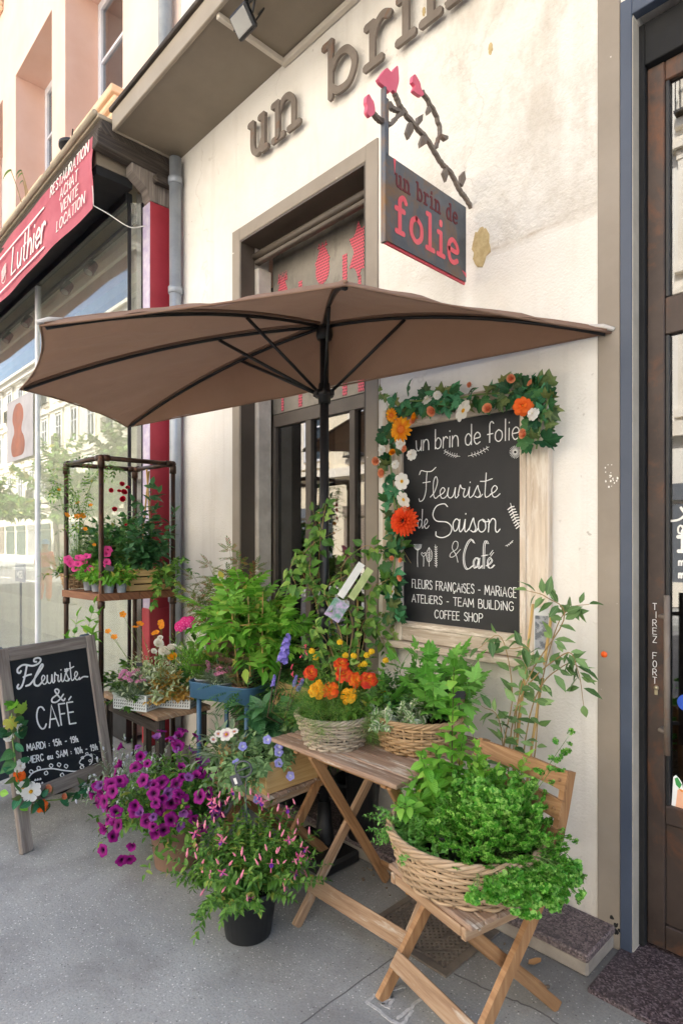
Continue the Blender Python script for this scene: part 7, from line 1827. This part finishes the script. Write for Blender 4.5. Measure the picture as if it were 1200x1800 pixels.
# rack
RZs = SZ + .001; random.seed(45); cs = np.array(pr['a']); grp = 'plants on the pipe rack'
def RK(px, y=-.79): p = np.array(on_y(px, 1000, y)); p[2] = RZs; return p
for k, (px, lb) in enumerate(((156, 'grey plastic pot of pink petunias at the left of the rack shelf edge'), (170, 'grey plastic pot of petunias second along the rack shelf edge'), (192, 'grey plastic pot of leafy seedlings right of the front rack post'), (214, 'grey plastic pot with a paper tag beside the rack crate'))):
    c = RK(px, (-.785, -.785, -.77, -.70)[k])
    t = thing('seedling_pot', lb, 'potted plant', c, 0, 'grey pots on the pipe rack'); pot(t, c, .036, .075, 'greyplastic', soil=False); gr = Grow(45 + k)
    gr.crown(c + (0, 0, .06), 24, (3, 65), (.06, .14), .025, droop=.3, nl=8, tm=[OVATE, OVAL], size=.044); gr.done(t, 'bright')
    for _ in range((5, 3, 2, 0)[k]): p = c + (random.uniform(-.06, .06), random.uniform(-.07, .0), .15 + random.uniform(-.03, .06)); bloom(t, 'petunia', 'petuniapink', p, to_cam(p, .7), .026)
    if k == 3:
        for _ in range(7): p = c + (random.uniform(-.03, .03), random.uniform(-.04, .02), .11 + random.uniform(0, .03)); bloom(t, 'double', 'red', p, to_cam(p, .5), .018)
        b = MB(); b.box(c + (.01, -.03, .085), (.075, .05, .002), np.array(Matrix.Rotation(.5, 3, 'X') @ Matrix.Rotation(.4, 3, 'Z'))); part('paper_tag', b, paint('paper tag', '#b98f80', '#e0d6c8', .6, 30, 0, lo=.45, hi=.55), t)
c = aa(193, 999, 3.72); b = MB(); b.box(c, (.055, .002, .035), np.array(Matrix.Rotation(YAW, 3, 'Z') @ Matrix.Rotation(.3, 3, 'Y')), .0005); b.tube([c - (0, 0, .015), c - (0, 0, .06)], .002, 5); solo('plant_label', b, M['labelblack'], 'black plant label beside the front post of the rack', 'label', 'plant labels')
c = RK(131, -.775); t = thing('wicker_bowl', 'small open wicker basket at the left corner of the rack shelf', 'basket', c, 0, 'wicker baskets of plants'); wicker(t, c, .06, .085, .10, [M['wicktan']], 7, stakes=17, rimr=.005)
t = thing('trailing_petunia', 'pink flowered leafy plant spilling from the small rack basket', 'plant', c + (0, 0, .06), 0, grp); gr = Grow(50); gr.crown(c + (0, 0, .08), 34, (3, 85), (.07, .17), .05, droop=.5, nl=7, tm=OVATE, size=.04); gr.done(t, 'mid')
for px, py in ((125, 990), (120, 984), (140, 979), (153, 977), (188, 972), (191, 965), (138, 990)): p = aa(px, py, 3.78); bloom(t, 'petunia', 'petuniapink', p, to_cam(p, .8), .03)
cK = np.array(((pr['b'][0] + pr['a'][0]) / 2 - .07, (pr['a'][1] + pr['b'][1]) / 2 + .07, RZs)); t = thing('wooden_crate', 'slatted pine crate on the rack shelf under a dark leaved climber', 'crate', cK, 0, 'wooden crates of plants')
ck = np.array(on_x(229, 1000, -3.745)); ck2 = np.array(on_x(305, 1000, -3.735)); ck[2] = ck2[2] = RZs; ax_ = norm(ck2 - ck); ln = np.linalg.norm(ck2 - ck); ay_ = np.array((-ax_[1], ax_[0], 0)); t.location = ck; t.rotation_euler = (0, 0, math.atan2(ax_[1], ax_[0]))
b = MB()
for k in range(3):
    z0 = .002 + k * .048; b.bx(0, ln, 0, .010, z0, z0 + .040, .002); b.bx(0, ln, .19, .2, z0, z0 + .040, .002); b.bx(0, .010, .0105, .1895, z0, z0 + .04, .002); b.bx(ln - .01, ln, .0105, .1895, z0, z0 + .04, .002)
for x in (.0105, ln - .0305): b.bx(x, x + .02, .0105, .03, .002, .136, .002); b.bx(x, x + .02, .17, .1895, .002, .136, .002)
part('side', b, M['pine'], t, True)
b = MB(); b.bx(.03, ln - .03, .03, .17, .003, .11); part('soil', b, M['soil'], t, True)
oK = ck + ax_ * ln * .5 + ay_ * .1 + (0, 0, .11)
t = thing('dark_climber', 'dark leaved passion vine on bamboo canes in the rack crate', 'climber', oK, 0, grp); gr = Grow(51)
canes(t, [(oK + ax_ * .05, aa(258, 825, 3.95)), (oK - ax_ * .03, aa(262, 828, 3.97))], .006)
for px, py in ((262, 850), (280, 870), (245, 880), (300, 930), (275, 900), (235, 930), (290, 960), (255, 900), (305, 900), (225, 960), (268, 930), (250, 950)):
    p = aa(px, py, 3.9); v = p - oK; gr.shoot(oK, v, np.linalg.norm(v), droop=.1, nl=16, tm=[OVATE, TREF, LANCE], size=.088, ang=65, wob=.2, s0=.2)
gr.done(t, 'deep')
t = thing('trailing_ivy', 'mid green trailing vine hanging over the right end of the rack crate', 'plant', oK + ax_ * .1, 0, grp); gr = Grow(52)
for px, py in ((300, 1000), (330, 1000), (315, 1040), (265, 1060), (275, 1040), (325, 970), (318, 1020)):
    p = aa(px, py, 3.78); o_ = oK + ax_ * random.uniform(-.02, .12) - ay_ * .07; v = p - o_; gr.shoot(o_, v + (0, 0, .12), np.linalg.norm(v) * 1.1, droop=.7, nl=9, tm=[IVY, TREF, OVATE], size=.06, ang=60, wob=.2, s0=.15)
gr.done(t, 'mid')
c = RK(208, -.56); t = thing('red_rose_bush', 'bushy rose with small red blooms in the middle of the rack', 'potted plant', c, 0, grp); pot(t, c, .06, .10, 'blackplastic'); gr = Grow(53); o = c + (0, 0, .09)
gr.crown(o, 70, (0, 40), (.22, .44), .05, droop=.15, nl=13, tm=[TREF, leaf(.4, 'lance')], size=.055, ang=55); gr.done(t, 'dark')
for px, py, s in ((215, 852, .022), (196, 862, .02), (210, 864, .016), (218, 866, .026), (217, 878, .026), (202, 896, .022), (225, 858, .018), (222, 923, .012)): p = aa(px, py, 3.85); bloom(t, 'rose', 'red', p, to_cam(p, .4) + (0, 0, .3), s)
c = RK(165, -.64); t = thing('cosmos_plant', 'feathery cosmos with amber flowers at the left of the rack', 'potted plant', c, 0, grp); pot(t, c, .06, .10, 'blackplastic'); gr = Grow(54); o = c + (0, 0, .09)
gr.crown(o, 74, (0, 66), (.12, .27), .06, droop=.3, nl=7, tm=FEATHER, size=.085, ang=50)
for px, py, s in ((118, 906, .022), (136, 908, .02), (145, 907, .024), (160, 888, .014), (137, 884, .014), (150, 930, .016), (166, 958, .014), (104, 860, .012)):
    p = aa(px, py, 3.88); P = cr([o, (o + p) / 2 + np.random.randn(3) * .03, p], 5); gr.st.tube(P, .0012, 4, False); bloom(t, 'simple', 'geum', p, to_cam(p, .7) + (0, 0, .3), s)
gr.done(t, 'mid')
c = RK(136, -.60); t = thing('jasmine_plant', 'airy jasmine twining up to the top rail of the rack', 'climber', c, 0, grp); pot(t, c, .055, .10, 'blackplastic'); gr = Grow(55); o = c + (0, 0, .09)
for pts in ([(140, 900), (120, 830), (150, 800), (175, 805)], [(140, 900), (100, 850), (85, 890)], [(150, 900), (170, 830), (205, 820), (240, 850)], [(130, 900), (95, 840), (130, 810)], [(140, 920), (140, 860), (165, 855)], [(150, 880), (190, 815), (225, 835)], [(120, 940), (105, 870), (90, 840)]):
    P = cr([o] + [aa(x, y, 3.92 + random.uniform(-.1, .1)) for x, y in pts], 6); gr.st.tube(P, np.linspace(.0022, .0008, len(P)), 4, False)
    for k in range(12): i = int((.3 + .68 * k / 12) * (len(P) - 2)); d = norm(np.random.randn(3) + (0, 0, -.2)); gr.lf(pinnate.small if hasattr(pinnate, 'small') else PINN, M34(P[i], d, (0, 0, 1), .085))
gr.done(t, 'mid')
# gutter weeds
t = thing('gutter_weed', 'small weeds with round leaves growing out of the gutter above the banner', 'weed', (-6.9, -.6, 4.64)); gr = Grow(56)
for a_, b_, s in (((38, 355), (20, 300), .12), ((48, 345), (40, 305), .07), ((50, 340), (38, 300), .08), ((46, 348), (41, 318), .05)):
    p, q = np.array(on_y(*a_, -.62)), np.array(on_y(*b_, -.62)); gr.st.tube(cr([p, (p + q) / 2 + (.01, 0, 0), q], 4), .004, 5); gr.lf(HEART, M34(q, (-.4, -.6, -.5), (0, -1, .4), s))
gr.done(t, 'mid', 'vine')

# ================================================================== silk garlands
def garland(t, path, normal, flowers, seed, dens, gsize=.068, bits=(('silk', GRAPE), ('silk2', TREF), ('silkold', IVY)), width=.04, stand=.03):
    random.seed(seed); np.random.seed(seed); nm = norm(normal)
    P = cr(path, 14); b = MB(); b.tube([p + nm * stand * .5 for p in P], .004, 5, False); part('stem', b, M['stem'], t)
    L_ = sum(np.linalg.norm(P[i + 1] - P[i]) for i in range(len(P) - 1))
    for mat, tm in bits:
        mb = MB(); Ms = []
        for k in range(int(L_ * dens * (1 if mat == 'silk' else .9))):
            i = random.randrange(len(P) - 1); T = norm(P[i + 1] - P[i]); s_ = np.cross(T, nm); a = random.uniform(-1, 1)
            pos = P[i] + s_ * a * width + nm * random.uniform(.2, 1.2) * stand
            d = norm(s_ * a * 1.2 + T * random.uniform(-.8, .8) + nm * random.uniform(-.1, .5) + (0, 0, -.25)); Ms.append(M34(pos, d, nm + np.random.randn(3) * .55, gsize * random.uniform(.7, 1.15) * (1 if mat == 'silk' else .85)))
        mb.inst(tm, Ms, 0); part('leaves', mb, G[mat], t)
    for kd, m_, p, s in flowers: bloom(t, kd, m_, p, nm + np.random.randn(3) * .22 + (0, 0, .08), s)
gy_ = -.075
W = lambda px, py, y=gy_: np.array(on_y(px, py, y))
t = thing('wall_garland', 'silk flower garland with ivy draped over the wall blackboard frame', 'garland', W(700, 700))
fl_ = [('sunflower', 'sun', 705, 755, .052), ('sunflower', 'sun', 688, 730, .03), ('dahlia', 'dahlia', 709, 916, .062), ('rose', 'peach', 760, 722, .026), ('rose', 'peach', 728, 740, .022), ('rose', 'peach', 662, 811, .024), ('rose', 'peach', 673, 831, .026), ('rose', 'peach', 713, 790, .02), ('rose', 'peach', 714, 897, .022), ('rose', 'peach', 858, 719, .024), ('rose', 'peach', 898, 666, .02), ('rose', 'peach', 933, 674, .016), ('rose', 'peach', 922, 763, .024), ('rose', 'peach', 826, 677, .014), ('rose', 'peach', 704, 1015, .018), ('rose', 'peach', 689, 982, .014), ('rose', 'peach', 705, 985, .014),
       ('poppy', 'poppy', 918, 713, .036), ('daisy', 'white', 706, 846, .036), ('daisy', 'white', 709, 878, .036), ('daisy', 'white', 814, 722, .042), ('double', 'white', 702, 780, .026), ('double', 'white', 722, 799, .024), ('double', 'white', 693, 816, .02), ('double', 'white', 935, 727, .024), ('double', 'white', 750, 702, .024), ('double', 'white', 767, 694, .018), ('daisy', 'white', 690, 1040, .03), ('double', 'white', 670, 790, .018), ('rose', 'sun', 730, 735, .026), ('rose', 'sun', 690, 796, .018)]
flw = []
for kd, m_, px, py, s in fl_:
    kd2 = {'poppy': 'double'}.get(kd, kd); flw.append((kd2, m_, W(px, py, -.135), s))
garland(t, [W(*p) for p in ((700, 1085), (692, 1040), (697, 985), (700, 930), (695, 870), (690, 810), (692, 755), (705, 712), (745, 705), (790, 705), (840, 695), (890, 692), (935, 690), (965, 700), (955, 735), (945, 790))], (0, -1, 0), [(a_, b_, c_, d_ * 1.2) for a_, b_, c_, d_ in flw], 61, 36)
gr = Grow(62)
for pts in ([(690, 740), (676, 700), (668, 690), (668, 662)], [(695, 1060), (680, 1090), (668, 1080), (648, 1090)], [(700, 1060), (690, 1110), (700, 1140)], [(690, 990), (660, 965), (648, 975)]):
    P = cr([W(*p, -.05) for p in pts], 6); gr.st.tube(P, .0015, 4, False)
    for k in range(8): i = int(k / 8 * (len(P) - 2)) + 1; d = norm(np.random.randn(3) * (1, .3, 1)); gr.lf(IVY, M34(P[i], d, (0, -1, .3), random.uniform(.025, .045)))
gr.done(t, 'olive', 'vine', 'trailing_ivy')
t = thing('board_garland', 'silk garland of leaves and flowers wound round the A-board corner', 'garland', np.array(fl))
AP = lambda px, py, o=.03: np.array(on_ab(px, py)) + np.array(face) * o
flw = [('double', 'white', AP(24, 1282, .05), .032), ('double', 'white', AP(8, 1296, .04), .026), ('double', 'white', AP(26, 1347, .05), .034), ('double', 'poppy', AP(26, 1363, .045), .032), ('daisy', 'white', AP(42, 1392, .06), .05), ('daisy', 'white', AP(30, 1385, .05), .036), ('rose', 'peach', AP(72, 1388, .05), .028), ('rose', 'peach', AP(101, 1401, .05), .022), ('double', 'poppy', AP(63, 1416, .05), .034), ('double', 'white', AP(142, 1386, .05), .034), ('rose', 'peach', AP(60, 1420, .03), .02)]
garland(t, [AP(*p) for p in ((12, 1255), (12, 1290), (16, 1320), (20, 1350), (26, 1385), (40, 1404), (75, 1407), (108, 1403), (135, 1394), (148, 1384))], face, flw, 63, 22, .07, (('silk', HEART), ('silk2', OVAL), ('silkold', OVATE)), .026, .03)
gr = Grow(64)
for px, py in ((10, 1250), (24, 1255), (6, 1265), (16, 1243), (38, 1425), (5, 1395), (155, 1372)): gr.lf(GRAPE if py < 1300 else OVATE, M34(AP(px, py, .05), np.random.randn(3), np.array(face) + np.random.randn(3) * .3, .065))
gr.done(t, 'bright', 'stem', 'bright_leaves')
# ================================================================== the far side of the street (seen in the shop windows)
random.seed(21)
def proto_window(w, h, pediment):
    me = {}
    b = MB(); b.bx(-w / 2, -w / 2 + .08, -.06, .0, 0, h); b.bx(w / 2 - .08, w / 2, -.06, 0, 0, h); b.bx(-w / 2, w / 2, -.06, 0, h - .08, h); b.bx(-w / 2, w / 2, -.06, 0, 0, .08); b.bx(-.05, .05, -.055, 0, .08, h - .08); b.bx(-w / 2 + .08, w / 2 - .08, -.05, 0, h * .62, h * .62 + .06)
    me['frame'] = b.mesh('frame', M['whitepaint'])
    b = MB(); b.bx(-w / 2 + .08, w / 2 - .08, -.10, -.09, .08, h - .08); me['pane'] = b.mesh('pane', M['farglass'])
    b = MB()
    b.bx(-w / 2 - .22, -w / 2 - .002, .0, .12, -.1, h + .12); b.bx(w / 2 + .002, w / 2 + .22, 0, .12, -.1, h + .12); b.bx(-w / 2 - .3, w / 2 + .3, 0, .18, -.3, -.105); b.bx(-w / 2 - .25, w / 2 + .25, 0, .14, h + .125, h + .35)
    if pediment: b.prism([(-w / 2 - .4, h + .36), (w / 2 + .4, h + .36), (0, h + .85)][::-1], (0, 0, 0), (1, 0, 0), (0, 0, 1), (0, 1, 0), .25)
    else: b.bx(-w / 2 - .36, w / 2 + .36, 0, .26, h + .355, h + .48)
    me['surround'] = b.mesh('surround', M['farstone'])
    b = MB(); b.bx(-w / 2 - .25, w / 2 + .25, .30, .33, .78, .83)
    for k in range(17):
        x = -w / 2 - .22 + k * (w + .44) / 16; b.bx(x - .012, x + .012, .305, .325, .0, .78)
    b.bx(-w / 2 - .25, w / 2 + .25, .02, .36, -.06, .0)
    me['railing'] = b.mesh('railing', M['black'])
    return me
M['farglass'] = paint('far window glass', '#2b333b', '#4a545c', .12, 1.5, 0)
M['farstone'] = paint('pale far stone', '#dfd6c6', '#ebe4d8', .85, 1, .1)
def house(label, x0, x1, y, hgt, wallmat, floors, pitch, pr, roofc):
    t = thing('house', label, 'house', ((x0 + x1) / 2, y, 0), 0, 'houses across the street')
    b = MB(); b.bx(x0, x1, y - 9, y, 0, hgt); part('wall', b, wallmat, t)
    b = MB(); b.bx(x0, x1, y + .001, y + .35, hgt - .5, hgt - .1); b.bx(x0, x1, y + .001, y + .55, hgt - .099, hgt + .1); b.bx(x0, x1, y + .001, y + .22, 4.15, 4.5); b.bx(x0, x1, y + .001, y + .12, .0, .6)
    for f in range(1, floors): b.bx(x0, x1, y + .001, y + .1, 4.5 + f * 3.5 - .35, 4.5 + f * 3.5 - .1)
    part('cornice', b, M['farstone'], t)
    b = MB(); b.quad((x0, y + .3, hgt + .11), (x1, y + .3, hgt + .11), (x1, y - 3.5, hgt + 2.4), (x0, y - 3.5, hgt + 2.4)); part('roof', b, roofc, t)
    n = int((x1 - x0 - 1) / pitch); off = ((x1 - x0) - (n - 1) * pitch) / 2
    for f in range(floors):
        for k in range(n):
            cx = x0 + off + k * pitch; z = 4.9 + f * 3.5
            fm = put('window', pr['frame'], t, (cx, y + .105, z)); fm.rotation_euler
            for nm in ('pane', 'surround') + (('railing',) if (f + k) % 3 == 0 else ()):
                o = bpy.data.objects.new(nm, pr[nm]); COL.objects.link(o); o.parent = fm
                if nm != 'pane': o.location = (0, -.104, 0)
    for k in range(n):
        cx = x0 + off + k * pitch
        b = MB(); b.bx(cx - pitch * .38, cx + pitch * .38, y + .001, y + .05, .5, 2.5); b.bx(cx - pitch * .38, cx + pitch * .38, y + .05, y + .12, 2.6, 3.0); part('shopfront', b, random.choice(shopc), t)
    return t
shopc = [paint('shopfront %d' % k, c, c, .3, 3, 0) for k, c in enumerate(('#6c7076', '#8a7d70', '#a5a29c', '#5c6a62'))]
w1 = proto_window(1.15, 2.3, True); w0 = proto_window(1.15, 2.2, False)
house('cream stone house with pedimented windows reflected in the instrument shop glass', -62, -27, -13.5, 15.2, paint('cream far wall', '#dcd2bd', '#e8e0cf', .9, .5, .1), 3, 2.9, w1, M['zinc'])
house('ochre rendered house with balconies reflected in the door panes', -26.95, -10, -13.5, 15.6, paint('ochre far wall', '#d9ccb2', '#e6dcc6', .9, .5, .1), 3, 2.8, w0, M['kerb'])
house('white house with tall shuttered windows reflected in the entrance glass', -9.95, 14, -13.5, 16, paint('white far wall', '#e2ddd2', '#ece8e0', .9, .5, .1), 3, 3.0, w1, M['zinc'])
# street trees across the road, mirrored in the shop glass
random.seed(71)
for k, (x, y, hh) in enumerate(((-24.5, -9.4, 8.5), (-33, -9.4, 9.5), (-45, -9.4, 9))):
    t = thing('street_tree', ['leafy street tree nearest the shops on the far kerb', 'tall leafy street tree in the middle of the far kerb row', 'leafy street tree farthest down the far kerb'][k], 'tree', (x, y, -.02), 0, 'street trees across the road')
    b = MB(); b.tube(cr([(x, y, -.02), (x + .05, y, 1.5), (x - .05, y + .05, 3.2), (x, y, 5)], 6), np.linspace(.17, .09, 19), 10); part('trunk', b, M['oldwood'], t)
    gr = Grow(70 + k)
    for q in range(34):
        a = random.uniform(0, 6.28); e = math.radians(random.uniform(5, 95)); gr.shoot((x, y, random.uniform(2.8, 4.6)), (math.sin(e) * math.cos(a), math.sin(e) * math.sin(a), math.cos(e)), random.uniform(1.6, hh - 5), droop=.15, nl=34, tm=[OVATE, TREF], size=.42, ang=60, r=.035, s0=.25, wob=.5)
    gr.done(t, 'mid', 'oldwood', 'crown')
# road worker, mirrored in the instrument shop's glass
wp = (-17.9, -3.98, -.16)
t = thing('person', 'road worker in orange work clothes and a pale blue helmet standing in the road', 'person', wp, 2.4)
def skinned(name, chain, mats, parent, sub=2):
    """chain: list of polylines of (x, y, z, radius) sharing end points; grown into one smooth body by a Skin modifier"""
    V = []; R = []; E = []; key = {}
    for line in chain:
        prev = None
        for x, y, z, r in line:
            k = (round(x, 3), round(y, 3), round(z, 3))
            if k not in key: key[k] = len(V); V.append((x, y, z)); R.append(r)
            if prev is not None and prev != key[k]: E.append((prev, key[k]))
            prev = key[k]
    me = bpy.data.meshes.new(name); me.from_pydata(V, E, []); me.materials.append(mats)
    o = link(bpy.data.objects.new(name, me), parent); m = o.modifiers.new('skin', 'SKIN'); m.use_smooth_shade = True
    for i, r in enumerate(R): me.skin_vertices[0].data[i].radius = (r, r)
    me.skin_vertices[0].data[0].use_root = True
    s = o.modifiers.new('smooth', 'SUBSURF'); s.levels = sub; s.render_levels = sub
    return o
M['skin'] = paint('skin', '#b5805f', '#c6926f', .6, 8, .05); M['hivis'] = paint('orange work cloth', '#e8541a', '#f2682a', .8, 6, .1); M['helmet'] = paint('pale blue helmet', '#7fb0d0', '#92bedb', .4, 5, 0)
body = [[(0, 0, .98, .13), (0, 0, 1.12, .12), (0, 0, 1.30, .145), (0, 0, 1.44, .11), (0, .01, 1.53, .055), (0, .02, 1.60, .075), (0, .02, 1.69, .095), (0, .01, 1.76, .06)]]
for s_ in (-1, 1):
    body.append([(0, 0, .98, .13), (.09 * s_, 0, .92, .095), (.11 * s_, .02, .50, .062), (.12 * s_, -.02, .10, .045), (.12 * s_, .10, .04, .04)])
    body.append([(0, 0, 1.44, .11), (.17 * s_, 0, 1.42, .065), (.25 * s_, -.02, 1.16, .045), (.22 * s_, .16, .98, .034), (.20 * s_, .24, .96, .03)])
skinned('body', body, M['skin'], t)
g_ = 1.16
skinned('jacket', [[(0, 0, 1.00, .165), (0, 0, 1.14, .155), (0, 0, 1.30, .175), (0, 0, 1.45, .12)]] + [[(0, 0, 1.45, .12), (.17 * s_, 0, 1.425, .085), (.25 * s_, -.02, 1.16, .064), (.225 * s_, .13, 1.0, .052)] for s_ in (-1, 1)], M['hivis'], t)
skinned('trousers', [[(0, 0, .99, .155), (.09 * s_, 0, .90, .12), (.11 * s_, .02, .50, .085), (.12 * s_, -.02, .13, .075)] for s_ in (-1, 1)], M['hivis'], t)
b = MB(); b.lathe([(0, .13), (.06, .12), (.105, .07), (.12, 0), (.145, -.005), (.145, -.012), (.11, -.01)], (0, .02, 1.70), 20); part('helmet', b, M['helmet'], t, True)
# striped barrier beside him
t = thing('road_barrier', 'red and white striped barrier board standing in the road beside the worker', 'barrier', (-17.2, -4.35, -.16), 2.0)
b = MB(); b.bx(-.16, .16, -.012, .012, .25, 1.15, .004); part('board', b, M['white'], t, True)
b = MB()
for k in range(4): z = .32 + k * .22; b.prism([(-.158, z), (.158, z + .14), (.158, z + .25), (-.158, z + .11)][::-1], (0, .0125, 0), (1, 0, 0), (0, 0, 1), (0, 1, 0), .002)
part('stripe', b, M['redpaint'], t, True)
b = MB(); b.bx(-.02, .02, -.02, .02, 0, .25, .003); b.bx(-.25, .25, -.1, .1, 0, .05, .01); part('foot', b, M['black'], t, True)
# small dark board inside the instrument shop window
c = on_y(35, 1005, -.14); t = thing('display_board', 'small dark display board lettered MGB standing inside the instrument shop window', 'board', (c.x, -.14, .03))
b = MB(); b.bx(c.x - .17, c.x + .17, -.14, -.12, c.z - .12, c.z + .10, .004); part('panel', b, M['bluegrey'], t)
b = MB(); b.bx(c.x - .015, c.x + .015, -.135, -.12, .03, c.z - .121); part('stand', b, M['black'], t)
b = MB(); write(b, 'MGB', CAPS, (c.x - .11, -.1405, c.z - .07), (1, 0, 0), (0, 0, 1), (0, -1, 0), .075, .016, length=.22, depth=.0008); part('lettering', b, M['white'], t)
